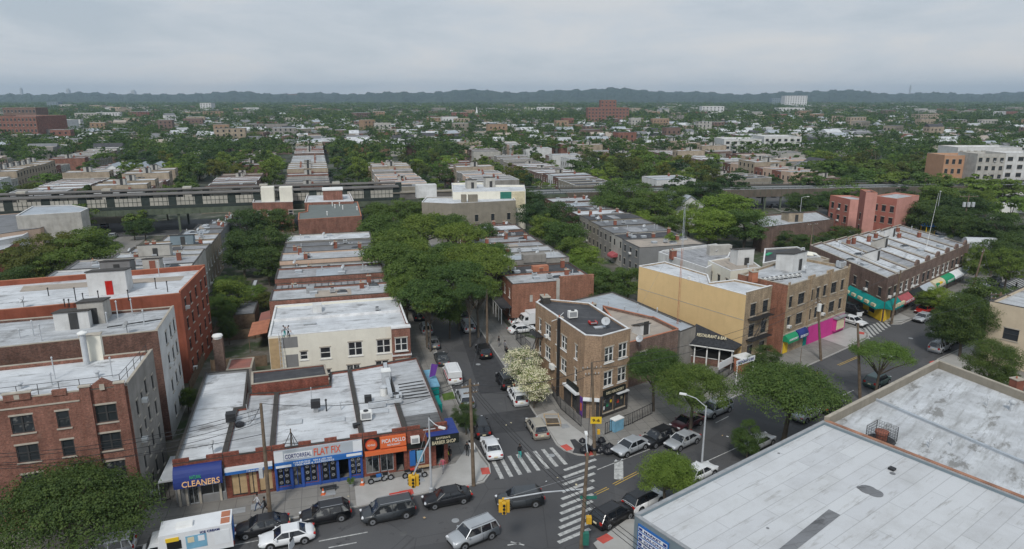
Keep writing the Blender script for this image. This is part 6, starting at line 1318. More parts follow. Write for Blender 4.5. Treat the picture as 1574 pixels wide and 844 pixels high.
MB().box((-.9,1.14,1.95),(1.1,.03,.8),'dark_void').obj('service_hatch',t); MB().box((-.8,1.16,2.5),(1.0,.06,.35),'sign_yellow').obj('sticker',t)
MB().box((-2.6,1.14,1.95),(1.6,.03,1.2),'bluebox').obj('picture_panel',t); MB().box((-2.2,1.17,2.2),(.5,.02,.5),'sign_cream').box((-3.0,1.17,2.2),(.5,.02,.5),'sign_white').obj('picture',t)
MB().box((-4.6,1.14,1.9),(1.2,.03,1.3),'sign_white').obj('picture_panel',t); MB().box((-5.42,0,1.8),(.03,1.6,1.6),'sign_blue2').obj('rear_panel',t)
fT=Face((-1.7,1.16),(-5.3,1.16)); fT.text(t,'ICE CREAM',2.0,2.72,.02,.22,1.5,'letter_navy')
t=box_truck(812,489,200,'white box truck parked in the yard between the brick end house and corner building',4.2,1,h=2.7)
# ================================================================ people
PT={}
def person_mesh(pose):
    if pose in PT: return PT[pose]
    v=[];e=[];r=[]
    def a(p,rad,par=None):
        v.append(p); r.append(rad); i=len(v)-1
        if par is not None: e.append((par,i))
        return i
    st={'walk':.32,'stand':.06,'bend':.1}[pose]; lean=.55 if pose=='bend' else 0
    pel=a((0,0,.95),.13); sp=a((lean*.3,0,1.15),.125,pel); ch=a((lean*.7,0,1.36-lean*.12),.15,sp); nk=a((lean*.95,0,1.50-lean*.2),.055,ch); hd=a((lean*1.05+.02,0,1.62-lean*.24),.088,nk); a((lean*1.1+.02,0,1.70-lean*.26),.078,hd)
    for s in (-1,1):
        k=st*s
        hip=a((0,s*.1,.88),.095,pel); kn=a((k*.5+.04,s*.1,.5),.065,hip); an=a((k*.95-.04,s*.1,.1),.042,kn); a((k*.95+.13,s*.11,.045),.038,an)
        sh=a((lean*.7,s*.19,1.40-lean*.15),.06,ch); el=a((lean*.75-k*.5+lean*.3,s*.25,1.12-lean*.2),.045,sh); wr=a((lean*.9-k*.8+.1+lean*.4,s*.25,.89-lean*.1),.032,el); pm_=a((lean*.9-k*.85+.14+lean*.45,s*.25,.82-lean*.1),.034,wr)
        b=v[pm_]
        for q,ln in ((-1.5,.075),(-.5,.09),(.5,.085),(1.5,.07)):
            f1=a((b[0]+q*.017+.005,b[1],b[2]-.04),.010,pm_); a((b[0]+q*.018+.015,b[1]-s*.012,b[2]-.04-ln),.008,f1)
        th=a((b[0]+.035,b[1]-s*.02,b[2]-.0),.011,pm_); a((b[0]+.05,b[1]-s*.03,b[2]-.05),.009,th)
    me=bpy.data.meshes.new('person'); me.from_pydata(v,e,[]); o=bpy.data.objects.new('tmp',me); COL.objects.link(o)
    m=o.modifiers.new('s','SKIN'); 
    for i,x in enumerate(me.skin_vertices[0].data): x.radius=(r[i],r[i]*(1.0))
    me.skin_vertices[0].data[0].use_root=True
    o.modifiers.new('ss','SUBSURF').levels=1
    ev=o.evaluated_get(bpy.context.evaluated_depsgraph_get()); out=bpy.data.meshes.new_from_object(ev); bpy.data.objects.remove(o)
    PT[pose]=(out,v); return PT[pose]
for po in ('walk','stand','bend'): person_mesh(po)
def person(px,py,ang,pose,top,trousers,skin,label,z=.13,group=None,hz=.9,scale=1.0):
    base,v=PT[pose]; me=base.copy(); me.materials.clear()
    for m in (top,trousers,skin,'trim_black'): me.materials.append(MATS[m])
    zc={'bend':1.30}.get(pose,1.47); idx=[]; shx=max(q[0] for q in v)
    for p in me.polygons:
        c=p.center; i=0
        if c.z<.09: i=3
        elif c.z<.93 and abs(c.y)<.21: i=1
        elif c.z>zc and abs(c.y)<.13: i=2
        elif abs(c.y)>.2 and c.z<.92: i=2
        idx.append(i)
    me.polygons.foreach_set('material_index',idx); me.polygons.foreach_set('use_smooth',[True]*len(idx))
    p=P(px,py,z+hz); t=thing('person',label,'person',(p.x,p.y,z),group,rz=R(ang)); BASE[t.name]=(0,0,0); t.scale=(scale,)*3
    o=bpy.data.objects.new('body',me); COL.objects.link(o); o.parent=t
    h=v[5]; mb=MB(); mb.lathe((h[0]-.015,h[1],h[2]-.06),[(.06,-.05),(.098,.0),(.1,.06),(.08,.12),(.03,.155)],'hairblack',10); mb.obj('hair',t,smooth=True)
    f_=MB(); hx,hy,hzv=v[4]; f_.box((hx+.09,0,hzv-.0),(.03,.022,.04),skin); f_.box((hx+.083,-.03,hzv+.03),(.012,.02,.01),'hairblack'); f_.box((hx+.083,.03,hzv+.03),(.012,.02,.01),'hairblack'); f_.box((hx+.083,0,hzv-.045),(.012,.04,.008),'pink_awn'); f_.obj('face',t)
    return t
plain('cloth_denim',(.06,.09,.16),.9); plain('cloth_grey',(.25,.25,.27),.9); plain('cloth_teal',(.05,.45,.42),.9); plain('cloth_yellow',(.55,.65,.05),.8); plain('cloth_pink',(.5,.12,.16),.9); plain('cloth_white',(.6,.6,.62),.9); plain('cloth_black',(.02,.02,.022),.9)
person(396,771,200,'walk','cloth_white','cloth_denim','skin','person in white shirt and jeans walking past the boarded shop')
person(407,776,200,'walk','cloth_black','cloth_black','skin','person in dark clothes striding beside the wooden pole')
person(799,693,290,'stand','cloth_black','cloth_teal','skin','person in black jacket and teal trousers on the zebra crossing',z=.0)
person(686,699,60,'stand','cloth_yellow','cloth_black','skin','person in a yellow safety vest at the barber shop door')
person(691,697,240,'stand','cloth_black','cloth_black','skin','person in black standing right of the yellow vest')
person(681,714,250,'walk','cloth_pink','cloth_grey','skin2','person in a pink top before the barber shop')
person(718,690,90,'stand','cloth_black','cloth_black','skin','person in black standing by the street pole at the corner')
person(767,524,200,'stand','cloth_black','cloth_grey','skin','person in black standing on the east pavement by the yard gate')
person(776,531,30,'stand','cloth_grey','cloth_black','skin','person in grey on the east pavement beside two others')
person(779,541,290,'walk','cloth_black','cloth_black','skin','person in black walking down the east pavement')
person(437,508,0,'bend','cloth_white','cloth_teal','skin2','roof worker bending at the edge of the cream house roof, left one',z=HC+.01)
person(443,508,180,'bend','cloth_grey','cloth_black','skin','roof worker in dark clothes stooping on the cream house roof, right one',z=HC+.01)
person(1562,440,90,'walk','cloth_black','cloth_black','skin','person in black at the far right crossing edge',z=0)
# ================================================================ near and middle trees
GT='street trees of the tree-lined avenue'; GY='trees in the back yards'
NEAR=[(100,768,112,9.5,'shady','near','broad street tree covering the lower left corner before the red brick block',0),
(1008,566,46,9,'street','near','left one of two trees in front of the corner building side',0),(1066,592,58,9.2,'street','near','right one of two trees in front of the restaurant',0),
(1212,605,82,9.5,'spread','near','big wide spreading avenue tree before the seamed roof',0),(1026,722,54,7,'round','near','round bright green tree beside the white crossover',0),
(1352,556,46,8.5,'sparse','near','sparse feathery tree by the leaning wooden pole',0),(1527,566,42,8.5,'dark','near','dense dark tree in front of the beige building',0),
(1177,553,26,4.5,'dark','near','small dark tree right of the restaurant entrance',0),(716,640,21,4.5,'dark','near','small dark tree at the west kerb beside the street pole',0),(1150,676,24,5.,'mid','near','small tree squeezed between parked cars and the seamed roof',0),
(803,560,29,6.2,'blossom','near','cream flowering tree, left of the pair beside the corner building',0),(821,592,28,6.0,'blossom','near','cream flowering tree, right of the pair beside the corner building',0),
(1484,497,46,10,'dark','near','dark dense tree at the far right corner, lower of two',0),(1520,470,50,10,'dark','mid','dark dense tree at the far right corner, behind the lower one',0),(1452,502,30,8,'dark','near','dark tree touching the silver estate at the far right corner',0),
(1441,457,22,5.5,'light','mid','pale flowering tree before the red awning',0),(1422,463,16,4,'mid','mid','small green tree before the red awning',0),
(288,614,17,3.4,'mid','near','bushy shrub in the yard left of the cleaners roof',0)]
for x,y,r_,h,k,d,l,_ in NEAR: T(x,y,r_,h,k,d,l,cat='tree')
# canopy along the avenue: (px,py,r,height,kind)
can=[(588,345,40,12),(612,372,46,12.5),(600,405,40,12),(640,395,44,12),(640,432,46,12.5),(668,418,42,12),(655,462,40,12),(690,395,40,12.5),(705,370,36,12),(655,345,38,12),(630,326,30,11),(690,345,36,12),(725,405,42,12),(748,420,40,11.5),(705,440,40,12),(735,452,34,11.5),(690,470,26,10.5),(580,322,26,10),(625,455,30,11.5),(660,480,24,10),(722,470,28,10.5),(760,395,28,11),(745,372,26,11)]
kinds=['street','street','spread','street','mid','street']
for i,(x,y,r_,h) in enumerate(can): T(x,y,r_,h,kinds[i%6] if i not in(12,13) else 'spread','mid',f"{ordw(i)} tree, counted from the far left, in the avenue canopy",GT)
yard=[(380,352,38,11,'dark'),(402,378,40,12,'dark'),(372,388,34,11,'dark'),(420,345,32,11,'dark'),(412,405,30,9,'dark'),(352,458,30,8,'mid'),(340,478,22,6.5,'mid'),(390,452,20,4,'light'),(350,506,16,5,'dark'),(365,440,18,5,'dark'),(408,462,18,3.5,'olive'),(344,440,16,5,'mid'),
(220,345,20,9,'cone'),(205,352,15,6,'dark'),(75,388,50,11,'olive'),(130,385,48,11,'mid'),(30,410,48,11,'olive'),(25,440,36,9,'dark'),(85,410,44,10,'mid'),(150,378,26,8,'mid'),
(770,325,24,9,'dark'),(830,330,36,11,'dark'),(845,352,30,10,'mid'),(866,362,34,10,'mid'),(880,388,28,9,'mid'),(858,338,30,11,'dark'),(895,400,30,8,'light'),(880,415,26,8,'light'),(905,430,34,8,'mid'),(935,440,34,8,'mid'),(965,436,30,7.5,'mid'),(930,460,30,6,'dark'),(815,310,24,10,'dark'),
(960,300,44,14,'mid'),(1000,318,36,12,'mid'),(1040,312,32,12,'mid'),(1045,295,28,12,'dark'),(1085,300,32,12,'dark'),(1120,325,46,14,'light'),(1090,345,40,12,'light'),(1145,350,38,11,'mid'),(1060,340,28,9,'mid'),(1020,345,26,8,'mid'),(935,318,28,11,'mid'),(985,340,24,8,'light'),(1035,380,22,8.5,'light'),(1125,290,30,12,'dark'),
(1215,372,26,6,'dark'),(1240,376,22,6,'dark'),(1295,362,28,6,'dark'),(1265,378,18,5,'dark'),
(1250,290,30,11,'mid'),(1290,288,32,11,'mid'),(1230,315,26,10,'dark'),(1330,280,34,12,'mid'),(1375,283,34,12,'mid'),(1420,288,36,12,'mid'),(1460,285,36,12,'mid'),(1500,288,34,12,'light'),(1540,290,34,12,'mid'),(1440,310,38,12,'mid'),(1480,318,36,12,'dark'),(1425,335,36,11,'dark'),(1460,340,34,10,'dark'),(1500,312,32,11,'mid'),(1275,310,24,9,'mid'),(1270,265,30,12,'mid'),(1310,262,30,12,'mid'),(1350,262,32,12,'mid'),(1400,262,30,12,'mid'),
(1540,355,36,10,'dark'),(1500,352,30,9,'dark'),(1560,385,32,9,'dark'),(1528,392,30,9,'dark'),(1470,352,26,9,'dark'),(1550,412,28,9,'mid'),(1503,405,20,9,'mid'),(1395,338,24,8,'dark'),(1300,325,20,7,'olive')]
for i,(x,y,r_,h,k) in enumerate(yard):
    blk='behind the shop row yards' if i<12 else 'at the far left before the elevated line' if i<20 else 'in the yards behind the corner building' if i<33 else 'in the group left of the brown warehouse' if i<48 else 'in the hedge by the brown warehouse' if i<52 else 'in the wooded area beyond the pink blocks' if i<71 else 'at the right edge beyond the shop houses'
    st=[0,12,20,33,48,52,71,99]; s0=max(q for q in st if q<=i)
    T(x,y,r_,h,k,None,f"{ {'dark':'dark green','mid':'green','light':'bright green','olive':'olive green','cone':'dark conical'}[k]} tree, {ordw(i-s0)} counted {blk}",GY)
# ================================================================ beyond the elevated line: individual houses and trees, then the far town
def inimg(p,z=5,m=40):
    x,y=Q(p[0],p[1],z); return -m<x<1574+m
MASS=[(130,200,300,245),(200,236,385,292),(300,205,385,236),(405,222,428,292),(640,200,697,292),(520,240,592,287),(1240,235,1440,295),(900,262,1030,300),(1040,268,1100,300),(0,225,60,262),(270,180,330,205),(740,205,900,238),(1330,205,1440,240),(1440,275,1574,300)]
COLS=[(-345,-327),(-300,-282),(-265,-247),(-222,-204),(-186,-168),(-144,-126),(-107,-90),(-83,-66),(-50.5,-31.6),(-24.6,-4.5),(12,28),(45,63),(80,96),(112,129),(146,162),(180,197),(214,230),(250,267),(284,300),(320,336),(354,371),(390,407),(425,441),(460,477)]
def gu(u,v): return u-.014*(v-184)
def inmass(p,z=0):
    x,y=Q(p.x,p.y,z); return any(a<x<c and b<y<d for a,b,c,d in MASS)
protos=[]; rr=random.Random(21)
pw=['brick_brown','brick_red','pale_stucco','grey_stucco','brick_dark','tan_stucco','taupe','white_stucco','brick_brown','peach']; prf=['roof_white','roof_white2','roof_grey','roof_patchy','roof_white2','roof_white','roof_dark','roof_silver','roof_tan','roof_patchy']
wn={'brick_brown':'brown brick','brick_red':'red brick','pale_stucco':'pale stucco','grey_stucco':'grey stucco','brick_dark':'dark brick','tan_stucco':'tan stucco','taupe':'taupe','white_stucco':'white','peach':'peach'}
def proto(i):
    u,v=16.5,6.3; poly=[Vector((-u/2,-v/2)),Vector((u/2,-v/2)),Vector((u/2,v/2)),Vector((-u/2,v/2))]; h=[7,7.4,6.6,8,7.2,9.6,7,7.8,6.4,7.6][i]
    ws=wins(v,[1.2,4.3]+([7.2] if h>9 else []),n=2,w=1.0,h=1.6,style='plaind' if i%2 else 'plainw')
    t,r,F=building('row_house','',poly,h,pw[i],prf[i],par=[.12,.15,.3,.15],cop='coping_dark' if i%3 else 'coping_white',W_={1:ws,3:ws},cat='row house',group='row houses beyond the elevated line',jit=False)
    if i%2: chimney(r,(rr.uniform(-5,5),2.4),h,h=1.1,ang=0)
    if i%3==0: hatch(r,(rr.uniform(-5,5),0),h,ang=0)
    if i in (1,5,8): bulkhead(r,(0,0),h,2.6,2.4,2.0,0,'pale_stucco')
    return [t,False,i]
def gproto(i):
    w_,d_,h,rg=[(9,12,6,3),(8,11,5.5,2.6),(10,12,6.2,2.4)][i]; t=thing('gabled_house','','house',(0,0,0),'gabled houses beyond the elevated line'); m_=['white_stucco','cream','brick_brown'][i]; rm=['roof_silver','roof_grey','roof_dark'][i]
    mb=MB(); vs=[(-w_/2,-d_/2,0),(w_/2,-d_/2,0),(w_/2,d_/2,0),(-w_/2,d_/2,0),(-w_/2,-d_/2,h),(w_/2,-d_/2,h),(w_/2,d_/2,h),(-w_/2,d_/2,h),(0,-d_/2,h+rg),(0,d_/2,h+rg)]
    mb.add(vs,[(0,1,5,8,4),(1,2,6,5),(2,3,7,9,6),(3,0,4,7)],m_); mb.obj('wall',t)
    mb=MB(); e=.35; k=rg/(w_/2)*e
    for s in (-1,1):
        a=[(0,-d_/2-e,h+rg+.02),(0,d_/2+e,h+rg+.02),(s*(w_/2+e),d_/2+e,h-k+.02),(s*(w_/2+e),-d_/2-e,h-k+.02)]; b=[(x,y,z+.14) for x,y,z in a]
        mb.add(a+b,[(0,1,2,3),(7,6,5,4),(2,3,7,6),(0,3,7,4),(1,2,6,5)],rm)
    mb.obj('roof',t); f=Face((-w_/2,-d_/2),(w_/2,-d_/2))
    for z in (1.2,4):
        for u in (w_*.3,w_*.7): put_window(t,f,u,z,1.1,1.4,'white').location.y-=.18
    return [t,False,i]
P_=[proto(i) for i in range(10)]; GP=[gproto(i) for i in range(3)]
def place(pr,p,ang,label):
    if not pr[1]: pr[1]=True; o=pr[0]
    else: o=tree_copy(pr[0])
    o.location=(p.x,p.y,0.05+rr.uniform(-.4,.2)); o.rotation_euler=(0,0,ang); o['label']=label; return o
NH=0; HOUSES=[]
VB=[(171,322),(340,505)]
cnt={}
for ci,(ua,ub) in enumerate(COLS):
    for v0_,v1_ in VB:
        v=v0_+ (13 if -60<ua<70 else 0); seg=0
        while v<v1_-6:
            p=W(gu((ua+ub)/2,v),v+3.15)
            if not inimg(p): v+=6.3; continue
            x_,y_=Q(p.x,p.y,0)
            if inmass(p) or (rr.random()<.04 and not(-60<ua<70)): v+=rr.choice([6.3,12.6]); seg+=1; continue
            HOUSES.append((p.length,p,ci,v0_,v)); v+=6.32
HOUSES.sort(key=lambda h:h[0])
NIND=270
colname=lambda ci: f"the {ordw(ci)} column from left"
state={}
for k,(d_,p,ci,v0_,v) in enumerate(HOUSES[:NIND]):
    cnt[ci]=cnt.get(ci,0)+1; s=state.get(ci)
    if s is None or rr.random()<.35: state[ci]=rr.randrange(10)
    i=state[ci] if rr.random()<.7 else rr.randrange(10)
    if ci==7 and v<260 or (x_:=Q(p.x,p.y,0)[0])>880 and rr.random()<.0: pass
    place(P_[i],p,GA+R(.8),f"{wn[pw[i]]} row house, {ordw(cnt[ci]-1)} beyond the railway in {colname(ci)}")
for i,(x,y) in enumerate([(180,269),(200,268),(222,267),(246,266),(300,262),(215,258),(1045,325),(1240,262),(1255,258)]):
    place(GP[i%3 if i>3 else 0],P(x,y+3,3),GA,f"{'white' if (i%3 if i>3 else 0)==0 else 'cream' if i%3==1 else 'brown'} gabled house, {ordw(i)} of the gabled houses counted from the left cluster")
# individual trees beyond the line
rg2=random.Random(77); pts=[]
for _ in range(60000):
    y=rg2.uniform(205,520); x=rg2.uniform(-.80,.80)*y*1.02
    if rg2.random()>y/520: continue
    p=Vector((x,y)); u,v=uv(p)
    if v<172: continue
    if not inimg(p,5,30): continue
    m=inmass(p); un=u+.014*(v-184); incol=any(a-3<un<b+3 for a,b in COLS)
    if not m and incol: continue
    if not m and rg2.random()>.8: continue
    sp_=8.2 if m else 9.5
    if any((p-q[0]).length<sp_ for q in pts): continue
    pts.append((p,m))
    if len(pts)>620: break
pts.sort(key=lambda q:q[0].length)
NTI=225
for i,(p,m) in enumerate(pts[:NTI]):
    k=rg2.choice(['mid','mid','dark','light','olive','dark']); Rr=rg2.uniform(4.2,6.8) if m else rg2.uniform(3.2,5.2); u,v=uv(p)
    belt=int((p.length-200)//60); belt_n={0:'nearest belt just beyond the elevated railway',1:'second belt beyond the elevated railway',2:'third belt beyond the elevated railway'}.get(belt,'far belts beyond the elevated railway')
    tree(p,Rr,rg2.uniform(9,14) if m else rg2.uniform(7,11),k,'far',f"leafy green tree rising among the houses in the {belt_n}",'trees beyond the elevated railway')
# ---- the rest as stuff
def crown_pts(var,n,rg):
    me,c=get_crown(['mid','dark','light','spread'][var%4],var%5,'far'); v=np.empty(len(me.vertices)*3,np.float32); me.vertices.foreach_get('co',v); v=v.reshape(-1,4,3); return v
def far_trees():
    rg=np.random.default_rng(5); base=[crown_pts(i,0,rg) for i in range(6)]; chunks=[];mi=[]
    L_=[]
    for p,m in pts[NTI:]: L_.append((p.x,p.y,rg.uniform(4,6.5),1))
    # jittered grid by distance
    y=430.
    while y<3600:
        s=11.5 if y<800 else 17 if y<1500 else 30
        n=int(1.66*y/s)
        for i in range(n):
            x=(i-n/2+rg.random()-.5)*s; yy=y+(rg.random()-.5)*s; 
            dn=.5+.5*math.sin(x*.011+3)*math.sin(yy*.009+x*.003)+.35*math.sin(x*.037+1)*math.sin(yy*.03)
            if rg.random()<.50+.40*dn:
                r_=rg.uniform(3.6,6.5) if y<800 else rg.uniform(5,9) if y<1500 else rg.uniform(9,16)
                L_.append((x,yy,r_,1 if y<800 else 2 if y<1500 else 3))
        y+=s
    for x,yy,r_,lv in L_:
        b=base[rg.integers(0,6)]; n={1:230,2:90,3:45}[lv]; k={1:1.9,2:2.7,3:3.2}[lv]
        q=b[rg.integers(0,len(b),n)]; cen=q.mean(1,keepdims=True); q=(cen+(q-cen)*k)*r_; q=q*np.array([1,1,.85 if lv<3 else .5]); h=r_*1.0+ (2.5 if lv<3 else 0)
        q=q+np.array([x,yy,h]); chunks.append(q.reshape(-1,3)); mi.append(np.full(n,rg.choice([0,0,1,2],1)[0]))
    v=np.concatenate(chunks); me=quadmesh('distant_trees',v,['leaf_far','leaf_dark','leaf_mid'],np.concatenate(mi)); o=bpy.data.objects.new('distant_trees',me); COL.objects.link(o); o['kind']='stuff'; o['label']='continuous mass of far trees over the town up to the hills'
    print('far trees',len(L_),len(v)//4)
far_trees()
def far_houses():
    rg=np.random.default_rng(9); mb=MB(); WM_=['brick_brown','brick_red','pale_stucco','grey_stucco','tan_stucco','white_stucco','brick_tan','taupe']; RM_=['roof_white','roof_white2','roof_grey','roof_tan','roof_silver','roof_grey','roof_dark','roof_white']
    def bx(c,sx,sy,h,ang,w,r,win):
        ca,sa=math.cos(ang),math.sin(ang); g=lambda x,y,z:(c[0]+x*ca-y*sa,c[1]+x*sa+y*ca,z); a,b=sx/2,sy/2
        vs=[g(-a,-b,0),g(a,-b,0),g(a,b,0),g(-a,b,0),g(-a,-b,h),g(a,-b,h),g(a,b,h),g(-a,b,h)]; mb.add(vs,[(0,1,5,4),(1,2,6,5),(2,3,7,6),(3,0,4,7)],w)
        if rg.random()<.3 and sx<18:
            rd=[g(-a,0,h+2.4),g(a,0,h+2.4)]; mb.add(vs[4:]+rd,[(0,1,5,4),(2,3,4,5),(1,2,5),(3,0,4)],r)
        else: mb.add(vs[4:],[(0,1,2,3)],r)
        if win:
            for z in np.arange(1.3,h-1.6,3.1):
                for k in range(max(1,int(sx/4))): x=-a+2+k*4; mb.add([g(x,-b-.06,z),g(x+1.2,-b-.06,z),g(x+1.2,-b-.06,z+1.6),g(x,-b-.06,z+1.6)],[(0,1,2,3)],'window_glass')
                s=1 if c[0]<0 else -1
                for k in range(max(1,int(sy/3))): y=-b+1.2+k*3; mb.add([g(s*(a+.06),y,z),g(s*(a+.06),y+1.1,z),g(s*(a+.06),y+1.1,z+1.6),g(s*(a+.06),y,z+1.6)],[(0,1,2,3)] if s>0 else [(3,2,1,0)],'window_glass')
    n=0
    for d_,p,ci,v0_,v in HOUSES[NIND:]: i=rg.integers(0,8); bx((p.x,p.y),16.5,6.2,rg.choice([6.8,7.4,8.1]),GA,WM_[i],RM_[rg.integers(0,8)],True); n+=1
    y=470.
    while y<3300:
        s=15 if y<900 else 22 if y<1600 else 38; m=int(1.66*y/s)
        for i in range(m):
            x=(i-m/2)*s+rg.uniform(-3,3); yy=y+rg.uniform(-4,4)
            if rg.random()<.55:
                big=rg.random()<.06; h=rg.uniform(5.5,9) if not big else rg.uniform(9,17); k=s/15
                bx((x,yy),rg.uniform(8,15)*k*(1.5 if big else 1),rg.uniform(6,11)*k,h,GA+(0 if rg.random()<.8 else .5),WM_[rg.integers(0,8)],RM_[rg.integers(0,8)],y<1300); n+=1
        y+=s*.95
    o=mb.obj('distant_houses',base=(0,0,0)); o['kind']='stuff'; o['label']='far off houses of the town scattered up to the hills'; print('far houses',n,len(mb.f))
far_houses()
# ---- landmark blocks: (name,label,px0,px1,base y,top y,depth m,wall,roof,floors,cols,extra)
def landmark(name,label,x0,x1,yb,yt,dep,wm,rm,fl,nc,cat='apartment block',ang=0.,sty='plaind'):
    a=P(x0,yb,0); b=P(x1,yb,0); h=(yb-yt)/FPX*math.hypot(a.y,CAMH)*1.0; 
    poly=[a,b,b+Vector((0,dep)),a+Vector((0,dep))]; L=(b-a).length; s=h/fl
    W0=wins(L,[s*k+s*.3 for k in range(fl)],n=nc,w=min(2.2,L/nc*.5),h=s*.5,style=sty)
    return building(name,label,poly,h,wm,rm,par=.8,cop='coping_stone',W_={0:W0},cat=cat,jit=False)
landmark('apartment_block','long red brick apartment block with central tower standing above the far trees',903,966,196,168,25,'brick_red','roof_grey',6,12); landmark('apartment_tower','raised centre tower of the far red brick apartment block',922,946,195.5,157,16,'brick_red','roof_grey',8,4)
landmark('white_complex','long white apartment complex, left wing, right of centre above the trees',1111,1168,246,217,22,'white_stucco','roof_white',4,5); landmark('white_complex','long white apartment complex, right wing, right of centre above the trees',1172,1229,243,213,22,'white_stucco','roof_white',4,6)
landmark('orange_block','orange and white apartment building at right edge, orange left wing',1443,1492,300,243,12,'orange_wall','roof_white',4,5); landmark('orange_block','orange and white apartment building at right edge, white right wing',1535,1600,300,240,14,'white_stucco','roof_white',5,4); landmark('orange_block','orange and white apartment building at right edge, recessed white middle with orange panel',1492,1535,304,241,12,'pale_stucco','roof_white',5,4); landmark('orange_block','stepped white upper storeys behind the orange and white apartment building',1463,1560,290,231,14,'white_stucco','roof_white',5,9)
landmark('school','large old red brick school with pale bands at the left edge',-20,62,222,182,40,'brick_red','roof_white2',5,14,'school'); landmark('school','pale banded end wing of the old school at left',62,94,216,188,30,'white_stucco','roof_white2',4,5,'school'); landmark('school','upper storey of the old school at left edge',12,62,212,169,18,'brick_brown','roof_white',5,9,'school')
landmark('office_block','pale high rise slab on the far right skyline',1205,1239,170,149,30,'white_stucco','roof_grey',7,9,'high rise'); landmark('office_block','dark low block left of the pale high rise',1186,1206,166,152,30,'slate_paint','roof_grey',4,6,'office block')
landmark('apartment_block','white stepped apartment house at right of centre',1078,1112,182,165,20,'white_stucco','roof_white',5,6); landmark('apartment_block','white low block below the pale high rise',1196,1236,179,167,25,'white_stucco','roof_white',3,7)
landmark('tower_block','tan high rise in the left distance, left of two',139,158,175,163,20,'tan_stucco','roof_grey',5,4,'high rise'); landmark('tower_block','tan high rise in the left distance, right of two',171,188,178,166,20,'peach','roof_grey',5,4,'high rise'); landmark('tower_block','blue grey block in the far left distance',74,91,172,158,20,'slate_paint','roof_grey',5,4,'high rise'); landmark('tower_block','pale grey block in the far left distance',92,112,174,162,20,'pale_stucco','roof_grey',4,5,'high rise'); landmark('tower_block','white block left of centre in the far distance',309,326,177,160,22,'white_stucco','roof_white',6,4,'high rise'); landmark('tower_block','cluster of brown towers on the left horizon',402,440,160,148,30,'brick_brown','roof_grey',5,7,'high rise'); landmark('tower_block','brown towers on the horizon beside the first cluster',442,470,160,146,30,'brick_brown','roof_grey',5,5,'high rise')
landmark('apartment_block','white two part block in the middle distance near the church',825,852,178,166,18,'white_stucco','roof_white',3,6); landmark('apartment_block','cream low block left of the white two part block',805,826,175,166,18,'cream','roof_white',2,5)
landmark('apartment_block','pink brown block with flat roof left of the column rows',378,406,222,206,16,'brick_brown','roof_grey',3,5); landmark('apartment_block','cream block behind the left columns of houses',395,436,205,196,16,'cream','roof_white',2,6)
landmark('terracotta_house','reddish long roofed building among the trees right of centre',560,615,205,193,16,'brick_brown','roof_red',2,7)
# church
p=P(733,186,0); d_=p.length; t=thing('church','red brick church with a white pointed steeple before the wooded hills','church',(p.x,p.y,0))
w=.5*d_/FPX
MB().box((p.x,p.y,10*w),(9*w,9*w,20*w),'brick_red').obj('tower',t); MB().lathe((p.x,p.y,20*w),[(4.6*w,0),(3.2*w,5*w),(.2,21*w)],'white_paint',8).obj('steeple',t)
mb=MB(); hh_=11*w; c=(p.x+22*w,p.y+8,0); mb.box((c[0],c[1],hh_/2),(36*w,14*w,hh_),'brick_red'); mb.obj('nave',t)
mb=MB(); a=18*w;b=8*w; mb.add([(c[0]-a,c[1]-b,hh_),(c[0]+a,c[1]-b,hh_),(c[0]+a,c[1]+b,hh_),(c[0]-a,c[1]+b,hh_),(c[0]-a,c[1],hh_+7*w),(c[0]+a,c[1],hh_+7*w)],[(0,1,5,4),(2,3,4,5),(1,2,5),(3,0,4)],'roof_red'); mb.obj('roof',t)
# faint city towers beyond the hills
for i,(x,yt,wd,l) in enumerate([(35,136,5,'faint thin tower on the far left horizon'),(107,137,7,'faint square tower on the left horizon'),(170,142,5,'faint small tower on the left horizon'),(207,139,9,'faint pair of towers on the left horizon'),(1397,132,3,'thin mast on the right horizon')]):
    y=7800.; x_=(x-CX)/1083*y; h=(150-yt+0)/FPX*y+CAMH; t=thing('distant_tower',l,'tower',(x_,y,0)); ww=wd/FPX*y*.6
    MB().box((x_,y,h*.45),(ww,ww,h*.9),'pale_stucco').box((x_,y,h*.95),(ww*.6,ww*.6,h*.1),'pale_stucco').obj('shaft',t)
# ================================================================ poles, signals, wires, street furniture
def wood_pole(name,label,bx,by,ztop,lean=(0,0),arms=(),z0=.13,r=.20,topx=None):
    p=P(bx,by,z0); t=thing(name,label,'utility pole',(p.x,p.y,z0)); top=(p.x+lean[0],p.y+lean[1],ztop)
    MB().tube((p.x,p.y,z0-.1),top,r,'wood_pole',r*.65,10).obj('pole',t)
    for z,L_,a in arms:
        k=z/ztop; c=(p.x+lean[0]*k,p.y+lean[1]*k); d=Vector((math.cos(R(a)),math.sin(R(a))))*L_/2
        m=MB().box((c[0],c[1],z),(L_,.12,.13),'wood_pole',R(a))
        for s in (-.9,-.45,.45,.9): m.tube((c[0]+d.x*s,c[1]+d.y*s,z),(c[0]+d.x*s,c[1]+d.y*s,z+.22),.04,'galv')
        m.obj('cross_arm',t)
    return t,Vector(top)
def lean_to(bx,by,tx,ty,z):      # sideways lean that brings the top to the surveyed point
    b=P(bx,by,.13); t=P(tx,ty,z); return (max(-1.6,min(1.6,t.x-b.x)),0)
tops={}
t,tops['a']=wood_pole('utility_pole','tall bare wooden pole standing between the boarded shop and tyre shop',415,790,11.4,lean_to(415,790,397,625,11.4))
q=P(411,752,3.2); MB().box((P(413,790).x-.25,P(413,790).y-.1,4.4),(.35,.3,1.0),'galv').obj('meter_box',t)
t,tops['b']=wood_pole('utility_pole','wooden pole with cross arm at the west corner of the tree-lined street',728,745,11.6,lean_to(728,745,722,586,11.6),[(10.9,1.8,20),(10.2,1.4,20)])
